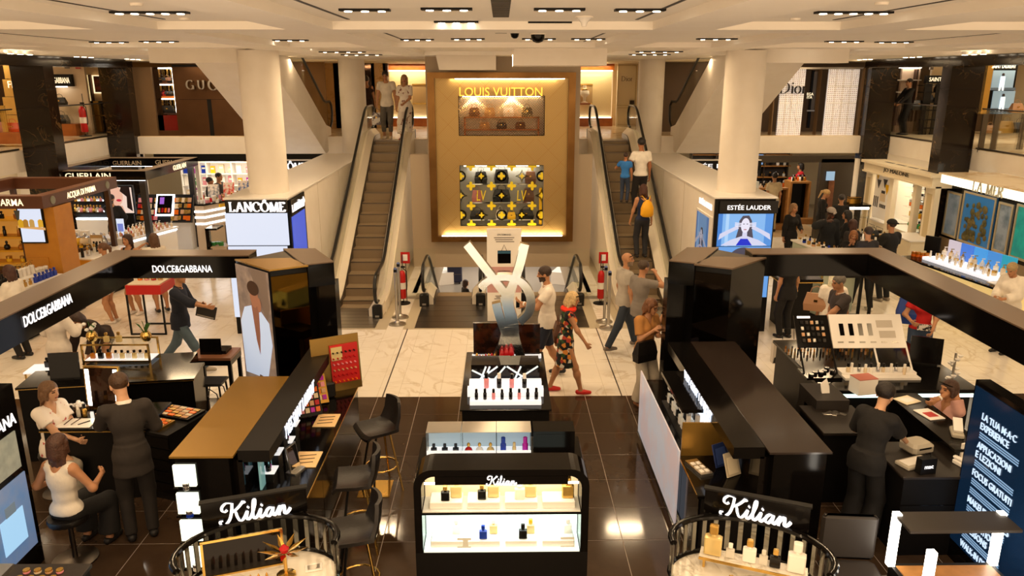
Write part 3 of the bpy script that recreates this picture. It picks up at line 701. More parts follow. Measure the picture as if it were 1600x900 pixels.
    if bottom:
        kd, c_ = bottom[0], bottom[1]; m_ = cloth(*c_) if isinstance(c_, tuple) else cloth(c_)
        if kd in ('trousers', 'shorts', 'wide'):
            ln = bottom[2] if len(bottom) > 2 else (2.0 if kd != 'shorts' else .75); lo_ = .012 if kd != 'wide' else .03
            T = [infl(B[0], .012), ('e', waist - uz * .06 * s, Rt, A(.135, .1, .1))]
            for q in 'lr':
                a_ = legs[q][0]; e1 = a_[1] + (a_[2] - a_[1]) * min(ln, 1)
                T.append(('c', a_[1], e1, a_[3] + .012 * s, a_[3] + (a_[4] - a_[3]) * min(ln, 1) + (lo_ + .01) * s, False, ln <= 1))
                if ln > 1:
                    e2 = kn[q] + (an[q] - kn[q]) * (ln - 1) * (1.05 if ln == 2 else 1); wdt = {'wide': .105}.get(kd, .05)
                    T.append(('c', kn[q], e2, (.054 + lo_ + .006) * s, (wdt + .008) * s, False, True))
            wz = .13 if (not top or top[2] < -.04) else min(.13, .06 - top[2]); garment('trousers' if kd != 'shorts' else 'shorts', T, m_, .03, [(pel + uz * wz * s, uz)])
        else:  # skirt / dress skirt
            ln, r1 = bottom[2], bottom[3]
            if sit:
                T = [infl(B[0],.03)] + [infl(legs[q][0],.03) for q in 'lr'] + [('f',(kn['l'] + kn['r']) / 2 + np.array((0,0,.08)),(kn['l'] + kn['r']) / 2 - np.array((0,0,.3 * s)),.13 * s,.17 * s,(hs,hf),.6)]
                garment('skirt', T, m_, .08, [(pel + uz * .13 * s, uz)])
            else:
                fl_ = (an['l'] + an['r']) / 2; bt = pel * .6 + np.array((fl_[0], fl_[1], 0)) * .4; bt = np.array((bt[0], bt[1], pel[2] - ln * s))
                T = [infl(B[0], .018), ('f', bt, pel + np.array((0, 0, .06 * s)), r1 * s, .15 * s, (hs, hf), .8, )]
                garment('skirt', T, m_, .05, [(pel + uz * .16 * s, uz)])
    if shoes:
        for q in 'lr':
            d_ = fd[q]; a0 = an[q] - np.array((0, 0, .085 * s)); Rf = np.stack([np.array((d_[1], -d_[0], 0)), d_, np.array((0, 0, 1.))])
            T = [('c',a0 + d_ * -.045 * s + V3(0,0,.04),a0 + d_ * .05 * s + V3(0,0,.038),.043 * s,.044 * s),('c',a0 + d_ * .05 * s + V3(0,0,.035),a0 + d_ * .155 * s + V3(0,0,.028),.044 * s,.032 * s)]
            garment('shoe', T, cloth(shoes, None, 9, .5), .02, [(a0 + V3(0, 0, .002), (0, 0, -1)), (a0 + V3(0, 0, .075), (0, 0, 1))], vx=min(vox, .016))
    st = hair[0]
    if st != 'bald':
        cap = [('e', HP(0, -.018, .037), Rh, A(.086, .103, .091))]
        face_cut = [('e', HP(0, .075, -.035), Rh, A(.068, .075, .088)), ('c', HP(-.2, .02, -.16), HP(.2, .02, -.16), .07 * s, .07 * s)]
        if st == 'short': face_cut += [('c',HP(-.12,.0,-.06),HP(.12,.0,-.06),.045 * s,.045 * s),('c',HP(-.2,-.06,-.13),HP(.2,-.06,-.13),.06 * s,.06 * s),('c',HP(-.1,.12,.03),HP(.1,.12,.03),.034 * s,.034 * s)]
        if st == 'thick': cap = [('e', HP(0, -.02, .05), Rh, A(.098, .112, .098))]; face_cut += [('c', HP(-.2, -.06, -.14), HP(.2, -.06, -.14), .06 * s, .06 * s)]
        L = []
        if st in ('long', 'verylong', 'bob'):
            dl = {'long': .27, 'verylong': .42, 'bob': .13}[st]
            bk = hc - hy * .055 * s; dn_ = -hz * .4 - uz * .6
            L = [('c', HP(0, -.05, .02), HP(0, -.06, -.08) , .085 * s, .085 * s)]
            for x_ in (-.062, -.02, .02, .062):
                a_ = HP(x_, -.035 - .02 * (abs(x_) < .05), -.03); L.append(('c', a_, a_ + dn_ * dl * s - hy * .03 * s + hx * x_ * .3 * s, .042 * s, .026 * s))
            for t_ in (-1, 1): L.append(('c', HP(.078 * t_, .01, .03), HP(.085 * t_, .015, .03) + dn_ * (dl * .75) * s, .022 * s, .02 * s))
        if st == 'pony': L = [('c', HP(0, -.1, .06), HP(0, -.15, .0), .03 * s, .035 * s), ('c', HP(0, -.15, .0), HP(0, -.15, -.2), .035 * s, .016 * s)]
        if st == 'bun': L = [('e', HP(0, -.07, .125), Rh, A(.04, .04, .035))]
        if st == 'updo': L = [('e', HP(0, -.1, .03), Rh, A(.05, .045, .05))]
        garment('hair', cap + L, hm, .02, (), face_cut, vx=max(hv, .009))
    if extra: extra(o,dict(HP=HP,hc=hc,wr=wr,el=el,sh=sh,pel=pel,chest=chest,neck=neck0,uz=uz,fy=fy,sx=sx_,s=s,kn=kn,an=an,waist=waist,garment=garment,Rh=Rh,Rt=Rt,A=A,hs=hs,hf=hf,hand={q: wr[q] + _n(wr[q] - el[q]) * .09 * s for q in 'lr'}))
    return o
# ================================================================ escalators
def sweep(mb, path, sec, x0, mi=0, flip=1):
    n = len(sec); vs_ = []
    for (y, z) in path: vs_ += [(x0 + flip * dx, y, z + dz) for dx, dz in sec]
    fs = []
    for k in range(len(path) - 1):
        for i in range(n): j = (i + 1) % n; fs.append((k * n + i, k * n + j, k * n + n + j, k * n + n + i))
    fs += [tuple(range(n - 1, -1, -1)), tuple(range((len(path) - 1) * n, len(path) * n))]
    return mb.add(vs_, fs, mi, False)
M_deck = mat('escalator_deck', '#ece2cf', .35, .1)
M_clad = mat('escalator_cladding', '#e6dac4', .5)
def escalator(label, xc, Y0, z0, Y1, z1, hw=.40, plate0=None, plate1=None, clad_in=None, step_col=(M_step, M_stepd)):
    e = empty('escalator', (xc, 0, min(z0, z1)), 0, label, 'escalator'); zb = min(z0, z1)
    Ya, Yb = Y0 + .45, Y1 - .5; m = (z1 - z0) / (Yb - Ya); r = .35
    def zl(y):
        def ramp(t): return 0 if t < -r else (t if t > r else (t + r) ** 2 / (4 * r))
        return z0 - zb + m * (ramp(y - Ya) - ramp(y - Yb))
    p = .36; N = int((Y1 - Y0) / p)
    st = {}
    for k in range(N):
        y = Y0 + k * p; z = zl(y + p / 2)
        mb = MB(); mb.box(-hw, hw, 0, p + .03, -.34, -.013, 1); mb.box(-hw, hw, -.004, p + .04, -.012, .0, 0); mb.box(-hw, hw, -.006, .02, -.016, .002, 2)
        me = st.get('m') or mb.mesh('step', [step_col[0], step_col[1], M_dsteel]); st['m'] = me
        link('step', me, e, (0, y, z))
    path = [(Y0 - .55 + (Y1 - Y0 + 1.1) * k / 44, 0) for k in range(45)]; path = [(y, zl(y)) for y, _ in path]
    for s_ in (-1, 1):
        mb = MB(); sweep(mb, path, [(hw, -.1), (hw + .02, -.1), (hw + .02, .14), (hw, .14)], 0, 0, s_); mb.build('skirt_panel', M_dsteel, e)
        mb = MB(); sweep(mb, path, [(hw + .02, -.1), (hw + .30, -.1), (hw + .30, .26), (hw + .15, .30), (hw + .02, .16)], 0, 0, s_); mb.build('deck', M_deck, e)
        xg = s_ * (hw + .21); H = .92
        # handrail: over the top and round both newels
        a, b = path[0][0], path[-1][0]; za, zb2 = path[0][1], path[-1][1]
        R_ = .30
        hp = [(a + .1, za + H - 2 * R_)] + [(a + R_ * math.cos(t), za + H - R_ + R_ * math.sin(t)) for t in np.linspace(math.radians(250), math.radians(95), 10)]
        hp += [(y, z + H) for y, z in path[1:-1]]
        hp += [(b + R_ * math.cos(t), zb2 + H - R_ + R_ * math.sin(t)) for t in np.linspace(math.radians(85), math.radians(-70), 10)] + [(b - .1, zb2 + H - 2 * R_)]
        MB().tube([(xg, y, z) for y, z in hp], .036, 8, flat=.8).build('handrail', M_rubber, e)
        gl = [(y, z - .03) for y, z in hp[1:-1]] + [(y, z + .28) for y, z in reversed(path)]
        # glass in panels, one joint every metre or so
        pan = 6; L = len(path)
        top = [(y, z + H - .03) for y, z in path]
        for q in range(pan):
            i0, i1 = q * (L - 1) // pan, (q + 1) * (L - 1) // pan
            poly = [(y, z + .27) for y, z in path[i0:i1 + 1]] + list(reversed(top[i0:i1 + 1]))
            if q == 0: poly = [(path[0][0],path[0][1] + .28)] + poly[1:-1] + [(a,za + H - .03)] + [(a + (R_ - .02) * math.cos(t),za + H - R_ + (R_ - .02) * math.sin(t)) for t in np.linspace(math.radians(100),math.radians(240),8)]
            if q == pan - 1:
                k_ = len(path[i0:i1 + 1]); poly = poly[:k_] + [(b + (R_ - .02) * math.cos(t),zb2 + H - R_ + (R_ - .02) * math.sin(t)) for t in np.linspace(math.radians(-60),math.radians(80),8)] + poly[k_:]
            mb = MB(); mb.xprism(poly, xg - .006, xg + .006); mb.build('glass_panel', M_glassg, e)
        # newel feet
        for (yy, zz, sg) in ((a, za, -1), (b, zb2, 1)):
            mb = MB(); mb.rbox(xg - .10,xg + .10,yy - (.14 if sg < 0 else .0),yy + (.0 if sg < 0 else .14),zz - .02,zz + .27,.02); nb = mb.build('newel_base',M_rubber,e)
            if sg < 0: bar(xg - .04, xg + .04, yy - .145, yy - .138, zz + .03, zz + .07).build('badge', M_steel, nb)
    if clad_in:
        for s_ in clad_in:
            poly = [(y, z + .24) for y, z in path[2:-2]]; lo = clad_in[s_]
            poly += [(path[-3][0], lo), (path[2][0], lo)]
            x = s_ * (hw + .30); mb = MB(); mb.xprism(poly, *sorted((x, x + s_ * .03))); mb.build('side_cladding', M_clad, e)
    for pl, zz in ((plate0, z0 - zb), (plate1, z1 - zb)):
        if pl:
            mb = MB(); mb.box(-hw - .26, hw + .26, pl[0], pl[1], zz - .02, zz + .008); pp = mb.build('landing_plate', M_steel if z0 == 0 and z1 > 0 else M_dsteel, e)
            n = 6
            for k in range(1,n): bar(-hw - .26,hw + .26,pl[0] + (pl[1] - pl[0]) * k / n - .003,pl[0] + (pl[1] - pl[0]) * k / n + .003,zz + .006,zz + .0095).build('plate_joint',M_char,pp)
    return e
escalator('escalator going up left of the gold shop panel, couple at its top', -3.12, 15.75, 0, 21.9, ZU, .35, (14.45, 15.8), (21.9, 22.6), {-1: 0.0, 1: 0.0})
escalator('escalator going up right of the gold shop panel, shoppers riding it', 3.12, 15.75, 0, 21.9, ZU, .35, (14.45, 15.8), (21.9, 22.6), {-1: 0.0, 1: 0.0})
escalator('escalator going down, left of the poster totem', -1.07, 16.6, 0, 22.9, ZL, .40, (14.45, 16.7), None)
escalator('escalator going down, right of the poster totem', 1.07, 16.6, 0, 22.9, ZL, .40, (14.45, 16.7), None)
mid = bar(-.42, .42, 14.45, 16.98, -.012, .008).build('landing_strip', M_dsteel); tag(mid, 'steel floor plate between the two descending escalators', 'floor plate')
# escalators up to the next floor: only the white trusses and their lower balustrades show
for s_, side in ((-1, 'left'), (1, 'right')):
    e = empty('escalator_truss', (0, 0, 0), 0, 'white sloping escalator truss rising to the ceiling behind the %s front column' % side, 'escalator')
    x0, x1 = sorted((s_ * 5.12, s_ * 6.72))
    MB().xprism([(23.6, 2.7), (22.75, 2.62), (17.2, 5.3), (19.3, 5.3), (23.0, 3.42), (23.6, 3.32)], x0, x1).build('truss', M_white, e)
    xi = s_ * 5.2
    deck = [(19.6, 5.15), (22.9, 3.45), (23.3, 3.3), (23.9, 3.25)]
    MB().xprism([(19.5,5.25),(23.0,3.45),(23.9,3.28),(24.15,3.5),(24.2,3.8),(24.05,4.05),(23.4,4.05),(21.0,5.25)],xi - .006,xi + .006).build('glass_panel',M_glassg,e)
    MB().tube([(xi,21.0,5.28),(xi,23.2,4.12),(xi,23.5,4.06),(xi,24.0,4.06),(xi,24.2,3.95),(xi,24.25,3.7),(xi,24.15,3.45),(xi,23.9,3.3)],.036,8).build('handrail',M_rubber,e)
# ================================================================ gold shop panel between the escalators
M_lvpanel = mat('gold_mesh_panel', '#a88c58', .38, .55); 
N, L, b_ = nodes_of(M_lvpanel)
g_ = N.new('ShaderNodeNewGeometry'); mp = N.new('ShaderNodeMapping'); mp.inputs['Rotation'].default_value = (0,PI / 4,0); mp.inputs['Scale'].default_value = (24,24,24); L.new(g_.outputs['Position'],mp.inputs['Vector'])
ck = N.new('ShaderNodeTexVoronoi'); ck.inputs['Scale'].default_value = 1.0; ck.inputs['Randomness'].default_value = 0; L.new(mp.outputs['Vector'], ck.inputs['Vector'])
rp = N.new('ShaderNodeValToRGB'); rp.color_ramp.elements[0].position = .2; rp.color_ramp.elements[0].color = (*lin('#75592f'),1); rp.color_ramp.elements[1].position = .5; rp.color_ramp.elements[1].color = (*lin('#a88a55'),1)
L.new(ck.outputs['Distance'], rp.inputs['Fac']); L.new(rp.outputs['Color'], b_.inputs['Base Color'])
lv = empty('window_display', (0, 19.35, .69), 0, 'tall gold mesh shop panel in a bronze frame between the escalators', 'shop front')
def lvx(px): return DY(px, 250, 19.3).x
def lvz(py): return DY(783, py, 19.3).z - .69
X0, X1, Z0_, Z1_ = lvx(671), lvx(897), lvz(377), lvz(113)
w1 = (lvx(718), lvx(850), lvz(212), lvz(150)); w2 = (lvx(718), lvx(849), lvz(353), lvz(259))
fx = .17
bar(X0, X0 + fx, -.12, .2, Z0_, Z1_).build('side_frame', M_bronze, lv); bar(X1 - fx, X1, -.12, .2, Z0_, Z1_).build('side_frame', M_bronze, lv)
bar(X0 + fx, X1 - fx, -.12, .2, Z0_, Z0_ + .14).build('bottom_frame', M_bronze, lv); bar(X0 + fx, X1 - fx, -.12, .2, Z1_ - .14, Z1_).build('top_frame', M_bronze, lv)
ix0, ix1, iz0, iz1 = X0 + fx, X1 - fx, Z0_ + .14, Z1_ - .14
pn = MB()
pn.box(ix0, w1[0], .0, .04, iz0, iz1); pn.box(w1[1], ix1, .0, .04, iz0, iz1)
pn.box(w1[0], w1[1], 0, .04, iz0, w2[2]); pn.box(w1[0], w1[1], 0, .04, w2[3], w1[2]); pn.box(w1[0], w1[1], 0, .04, w1[3], iz1)
pn.build('mesh_panel', M_lvpanel, lv)
# raised diagonal quilting bands on the panel
for k in range(-6, 9):
    for sgn in (1, -1):
        c0 = ix0 + k * .62; pts = []
        zz = [iz0 + t * (iz1 - iz0) / 40 for t in range(41)]
        q = [(c0 + sgn * (z_ - iz0) + (0 if sgn > 0 else 0), z_) for z_ in zz]
        q = [(x_, z_) for x_, z_ in q if ix0 < x_ < ix1 and not (w1[0] - .02 < x_ < w1[1] + .02 and (w1[2] - .02 < z_ < w1[3] + .02 or w2[2] - .02 < z_ < w2[3] + .02))]
        # split at the windows
        run = []
        for i_, pt in enumerate(q + [None]):
            if pt is None or (run and pt[1] - run[-1][1] > .15):
                if len(run) > 1: MB().tube([(run[0][0], -.001, run[0][1]), (run[-1][0], -.001, run[-1][1])], .006, 4, flat=.3).build('quilt_line', M_brass, lv)
                run = []
            if pt: run.append(pt)
# light strips behind the frame, top and bottom, washing the panel
bar(ix0 + .1,ix1 - .1,-.10,-.06,iz0 + .002,iz0 + .02).build('light_strip',M_lit,lv); bar(ix0 + .5,ix1 - .1,-.10,-.06,iz1 - .02,iz1 - .002).build('light_strip',M_lit,lv)
lamp('panel_wash',(.05,19.35 - .1,.69 + iz0 + .03),3.0,18,(1,.78,.45),.05,(PI * .86,0,0)); lamp('panel_wash',(.05,19.35 - .1,.69 + iz1 - .03),2.6,10,(1,.78,.45),.05,(PI * .14,0,0))
sg = text('shop_sign','LOUIS VUITTON',mat('gold_lit_letter','#e8c060',.3,.3,emit='#f0b53a',es=.9),lv,facing((lvx(783),-.03,lvz(143.5))),width=lvx(847) - lvx(720),height=.21,ext=.02,bold=.004)
# niches
M_niche = mat('niche_lining', '#7a5a3c', .5); M_niche2 = mat('niche_silver', '#8d8880', .3, .4)
for (wn, mm, nm) in ((w1, M_niche, 'upper_niche'), (w2, M_niche2, 'lower_niche')):
    a,b,c,d = wn; n_ = MB(); n_.box(a,b,.17,.18,c,d); n_.box(a - .01,a,.0,.17,c,d); n_.box(b,b + .01,0,.17,c,d); n_.box(a,b,0,.17,c - .01,c); n_.box(a,b,0,.17,d,d + .01)
    n_.build(nm, mm, lv)
    bar(a + .1, b - .1, .02, .05, d - .02, d - .008).build('light_strip', M_lit, lv)
# upper window: mesh screen of slanted wires over shelves
a, b, c, d = w1
msh = MB()
n = 34
for k in range(-12, n):
    for sgn in (1, -1):
        x_ = a + (b - a) * k / n * 1.0; H_ = d - c
        p0 = [x_, c] if sgn > 0 else [x_, d]; p1 = [x_ + H_, d] if sgn > 0 else [x_ + H_, c]
        t0 = max(0, (a - p0[0]) / H_); t1 = min(1, (b - p0[0]) / H_)
        if t1 <= t0: continue
        q0 = [p0[0] + t0 * H_, p0[1] + t0 * (p1[1] - p0[1])]; q1 = [p0[0] + t1 * H_, p0[1] + t1 * (p1[1] - p0[1])]
        msh.tube([(q0[0], .01, q0[1]), (q1[0], .01, q1[1])], .0045, 3)
msh.build('wire_screen', M_brass, lv, kind='stuff')
for zz in (c + .42, c + .12): bar(a + .12, b - .12, .05, .16, zz, zz + .03).build('shelf', M_wood, lv)
bar(a + .12, a + .16, .05, .1, c, c + .45).build('shelf_post', M_wood, lv); bar(b - .16, b - .12, .05, .1, c, c + .45).build('shelf_post', M_wood, lv)
def bag_mesh(w_, h_, d_, mats_=0):
    mb = MB(); mb.xprism([(-d_ / 2, 0), (d_ / 2, 0), (d_ * .3, h_), (-d_ * .3, h_)], -w_ / 2, w_ / 2); return mb
def handbag(name, loc, w_, h_, d_, m_, label, rz=0, handle=True, group=None, flap=None, parent=None):
    e = empty(name, loc, rz, label, 'handbag', group)
    mb = MB(); mb.add([(-w_ / 2,-d_ / 2,0),(w_ / 2,-d_ / 2,0),(w_ / 2,d_ / 2,0),(-w_ / 2,d_ / 2,0),(-w_ * .54,-d_ * .56,h_ * .4),(w_ * .54,-d_ * .56,h_ * .4),(w_ * .54,d_ * .56,h_ * .4),(-w_ * .54,d_ * .56,h_ * .4),
            (-w_ * .42, -d_ * .2, h_), (w_ * .42, -d_ * .2, h_), (w_ * .42, d_ * .2, h_), (-w_ * .42, d_ * .2, h_)],
           [(3, 2, 1, 0), (0, 1, 5, 4), (1, 2, 6, 5), (2, 3, 7, 6), (3, 0, 4, 7), (4, 5, 9, 8), (5, 6, 10, 9), (6, 7, 11, 10), (7, 4, 8, 11), (8, 9, 10, 11)])
    mb.build('bag_body', m_, e)
    if handle: MB().tube([(-w_ * .28,0,h_ * .95),(-w_ * .22,0,h_ * 1.28),(0,0,h_ * 1.42),(w_ * .22,0,h_ * 1.28),(w_ * .28,0,h_ * .95)],max(.006,w_ * .022),6).build('handle',m_,e)
    bar(-w_ * .08, w_ * .08, -d_ * .6, -d_ * .5, h_ * .55, h_ * .68).build('clasp', M_brass, e)
    return e
M_l_black = mat('black_leather','#14110f',.35,bump=(40,.2)); M_l_brown = mat('brown_leather','#5a351d',.4,bump=(40,.2)); M_l_tan = mat('tan_leather','#b08050',.45); M_l_pink = mat('pink_leather','#b06a68',.45)
M_l_orange = mat('orange_leather','#d8541a',.4); M_l_yellow = mat('yellow_leather','#e8b414',.45); M_l_white = mat('white_leather','#d8d0c4',.45); M_l_red = mat('red_leather','#a01818',.4)
BY = 19.35; BZ = .69
for k,(t,mm,nm) in enumerate(((.18,M_l_brown,'brown bag at the left end of the upper window shelf'),(.36,M_l_tan,'tan bag on the upper window shelf'),(.58,M_l_white,'white bag on the upper window shelf'),(.8,M_l_black,'black bag at the right end of the upper window shelf'))):
    handbag('handbag', (a + (b - a) * t, BY + .11, BZ + c + .451), .25, .22, .08, mm, nm + ' behind the mesh', group='bags in the upper window')
for k, (t, mm, nm) in enumerate(((.3, M_l_tan, 'tan'), (.5, M_l_black, 'black'), (.72, M_l_brown, 'brown'))):
    handbag('handbag',(a + (b - a) * t,BY + .11,BZ + c + .151),.24,.17,.08,mm,nm + ' bag on the low shelf behind the mesh window',group='bags in the upper window')
for t in (.17, .62): lamp('niche_spot', (a + (b - a) * t, BY + .1, BZ + d - .04), .1, 3, (1, .8, .6))
# lower window: bags on clear stands, yellow flower marks on the glass
a, b, c, d = w2
M_ym = mat('yellow_mark', '#e8cf1a', .45)
gl = bar(a, b, .0, .006, c, d).build('window_glass', M_glass, lv)
def petal4(x, z, r, cut=.38):
    pts = []
    for k in range(32):
        t = 2 * PI * k / 32; rr = r * (cut + (1 - cut) * abs(math.cos(2 * t)) ** 1.3); pts.append((x + rr * math.cos(t), z + rr * math.sin(t)))
    return pts
def ring(mb, x, z, r, r2, n=20, pw=2, y0=-.012, y1=-.002):
    def pt(rad, t):
        c_, s_ = math.cos(t), math.sin(t)
        if pw == 2: return x + rad * c_, z + rad * s_
        k = rad / (abs(c_) ** .62 + abs(s_) ** .62) ** (1 / .62); return x + k * c_, z + k * s_   # concave diamond
    for i in range(n):
        t0, t1 = 2 * PI * i / n, 2 * PI * (i + 1) / n
        A, B_, C, D_ = pt(r, t0), pt(r, t1), pt(r2, t1), pt(r2, t0)
        mb.add([(A[0], y0, A[1]), (B_[0], y0, B_[1]), (C[0], y0, C[1]), (D_[0], y0, D_[1])], [(0, 1, 2, 3), (3, 2, 1, 0)])
def mark(kind, px, py):
    x, z = lvx(px), lvz(py)
    mb = MB()
    if kind == 'f': mb.yprism(petal4(x, z, .115), -.012, -.002)
    elif kind == 'o': ring(mb, x, z, .135, .10); mb.yprism(petal4(x, z, .095, .5), -.012, -.002)
    elif kind == 's': ring(mb, x, z, .17, .125, 24, 1); mb.yprism(petal4(x, z, .07), -.012, -.002)
    if kind == 'L': return text('monogram', 'LV', M_ym, lv, facing((x, -.01, z)), width=.24, height=.26, ext=.005, shear=.1)
    # clip to window
    mb.v = [(min(max(v[0], a), b), v[1], min(max(v[2], c), d)) for v in mb.v]
    return mb.build({'f': 'flower_mark', 'o': 'ring_mark', 's': 'star_mark'}[kind], M_ym, lv)
for row, py in (('s', 275.5), ('L', 306), ('s', 336.5)):
    for k, px in enumerate((719, 751.5, 783.5, 815.5, 847)):
        if row == 's': mark('o' if k % 2 == 0 else 's', px, py)
        else: mark(('s', 'L', 's', 'L', 's')[k], px, py)
for py in (260, 291, 322, 351):
    for px in (735, 767.5, 799.5, 832): mark('f', px, py)
shz = []
for py in (289, 318, 345):
    z_ = lvz(py); bar(a + .2,b - .2,.04,.15,z_,z_ + .015).build('clear_shelf',M_glass,lv); bar(a + .2,b - .2,.03,.04,z_ - .004,z_ + .02).build('shelf_edge',M_chrome,lv); shz.append(z_ + .016)
for (t,r_,mm,w_,h_,nm) in ((.25,0,M_l_black,.3,.3,'black bag at left on the top clear shelf'),(.5,0,M_l_black,.34,.36,'large black bag in the middle of the top clear shelf'),(.85,0,M_l_brown,.26,.3,'dark brown bag at right on the top clear shelf'),
                              (.2,1,M_l_pink,.24,.3,'dusty pink bag on the middle clear shelf'),(.5,1,M_l_black,.42,.32,'wide black bag on the middle clear shelf'),(.83,1,M_l_brown,.26,.34,'dark bag at right on the middle clear shelf'),
                              (.2,2,M_l_black,.34,.22,'low black bag on the bottom clear shelf'),(.48,2,M_l_white,.2,.24,'pale bag in the middle of the bottom clear shelf'),(.62,2,M_l_yellow,.2,.18,'yellow bag on the bottom clear shelf'),(.8,2,M_l_black,.36,.24,'black bag at right on the bottom clear shelf')):
    handbag('handbag', (a + (b - a) * t, BY + .1, BZ + shz[r_]), w_, h_, .09, mm, nm + ' behind the flower marks', group='bags in the lower window')
bar(b - .09, b - .02, .03, .15, c + .02, c + .95).build('yellow_panel', M_l_yellow, lv)
lamp('niche_spot', ((a + b) / 2, BY + .08, BZ + d - .05), 1.6, 14, (1, .93, .8), .06)
# ================================================================ shops of the upper floor
def pbox(parent, name, m_, px0, px1, py0, py1, Y, dep=.1, o=None, kind=None):
    """box whose front face fills the surveyed rectangle at distance Y"""
    a, b = DY(px0, py1, Y), DY(px1, py0, Y); O = parent.location if parent else Vector((0, 0, 0))
    return bar(a.x - O.x, b.x - O.x, Y - O.y, Y + dep - O.y, a.z - O.z, b.z - O.z).build(name, m_, parent, kind=kind)
def pP(px, py, Y, parent): return DY(px, py, Y) - (parent.location if parent else Vector((0, 0, 0)))
M_quilt = mat('quilted_cream_wall', '#efdcae', .5, bump=(30, .3)); M_gmarble = marble('gold_marble', '#e2c088', '#b8863a', 2.2, .25, dist=2.5)
M_mirror = mat('dark_mirror', '#3a2a20', .05, .8); M_bz = mat('bronze_cladding', '#5a3f28', .28, .75, noise=(1.2, .3, .7), col2='#6b4c32')
# shop wall behind the landings
YW = 27.7
for (nm,px0,px1,lab,nx0,nx1) in (('a',608,671,'cream quilted shop wall with wood bands behind the left escalator landing',645,668),('b',890,957,'cream quilted shop wall with wood bands behind the right escalator landing',899,925)):
    e = empty('boutique_wall', (DY((px0 + px1) / 2, 190, YW).x, YW, ZU + .012), 0, lab, 'shop front')
    pbox(e, 'quilted_panel', M_quilt, px0, px1, 110, 184, YW, .1); 
    a, b = pP(px0, 110, YW, e), pP(px1, 110, YW, e)
    bar(a.x - .05,b.x + .05,-.12,.1,a.z,ZC - ZU - .06).build('wood_band',M_wood,e); z1 = pP(px0,184,YW,e).z; bar(a.x - .05,b.x + .05,-.05,.1,0,z1).build('wood_base',M_wood,e)
    bar(a.x, b.x, -.1, -.05, a.z - .02, a.z).build('light_strip', M_lit, e); bar(a.x, b.x, -.05, -.03, z1, z1 + .015).build('light_strip', M_lit, e)
    n0, n1, n2, n3 = pP(nx0, 163, YW, e), pP(nx1, 163, YW, e), pP(nx0, 131, YW, e), pP(nx0, 134, YW, e)
    fr = MB(); fr.box(n0.x, n1.x, -.03, .0, n0.z, n0.z + .05); fr.box(n0.x, n1.x, -.03, 0, n2.z - .05, n2.z); fr.build('display_frame', M_brass, e)
    bar(n0.x, n1.x, -.012, .0, n0.z + .05, n2.z - .05).build('display_back', mat('niche_beige', '#c8ac80', .5), e)
    if nm == 'b':
        bs = empty('necklace_bust',(e.location.x + (n0.x + n1.x) / 2,YW - .2,ZU + .012 + n0.z + .05),0,'gold and white display bust in the lit niche beside the cream door','display bust')
        MB().lathe([(.12,0),(.12,.03),(.05,.06),(.06,.18),(.17,.3),(.16,.4),(.06,.5),(.055,.6)],14).build('bust',M_white_g,bs); MB().tube([(.1 * math.cos(t),.1 * math.sin(t) - .02,.42 - .05 * math.sin(t)) for t in np.linspace(0,2 * PI,14)][:-1],.025,6,closed=True).build('collar',M_brass,bs)
        MB().box(-.2, .2, -.17, .17, -.05, 0).build('stand', M_wood, bs)
    lamp('shop_wall_wash', (e.location.x, YW - .3, ZC - .1), 1.2, 16, (1, .76, .42), .1)
dsh = empty('marble_pilaster',(0,26.8,ZU + .012),0,'gold veined marble pilaster left of the column behind the left escalator','pilaster'); pbox(dsh,'slab',M_gmarble,507,526,97,200,26.8,.4); pbox(dsh,'mirror_strip',M_mirror,526,533,97,200,26.8,.2); pbox(dsh,'frame_strip',M_dwood,504,507,97,200,26.8,.3)
dsh = empty('marble_pilaster',(0,26.8,ZU + .012),0,'gold veined marble pilaster right of the column behind the left escalator','pilaster'); pbox(dsh,'slab',M_gmarble,584,602,97,200,26.8,.4); pbox(dsh,'mirror_strip',M_mirror,573,584,97,200,26.8,.2); pbox(dsh,'frame_strip',M_dwood,602,605,97,200,26.8,.3)
dr = empty('shop_door', (0, 27.5, ZU + .012), 0, 'cream panelled shop door with dark serif lettering behind the right escalator', 'door')
pbox(dr, 'leaf', M_cream, 962, 996, 98, 199, 27.5, .1)
for (a,b,c,d) in ((965,994,102,103),(965,994,164,165),(965,966,102,165),(993,994,102,165),(965,994,168,169),(965,994,194,195),(965,966,168,195),(993,994,168,195)): pbox(dr,'moulding',mat('cream_shadow','#c9b68c',.5),a,b,c,d,27.47,.04)  # mouldings in a darker cream than the door leaf
pen_word('door_sign',serif_word('Dior'),mat('brown_letter','#5a4020',.4),dr,facing(pP(979.5,123,27.46,dr)),.38,.12,.05); pbox(dr,'handle',M_dsteel,984,991,157,163,27.42,.05)
wl = MB(); 
for (a, b) in ((505, 612), (955, 1110)):
    p0, p1 = DY(a, 200, 28.2), DY(b, 200, 28.2); wl.box(p0.x - (2 if a < 600 else 0), p1.x, 28.2, 28.35, ZU, ZC)
o = wl.build('wall_upper_back', M_cream); tag(o, kind='structure')
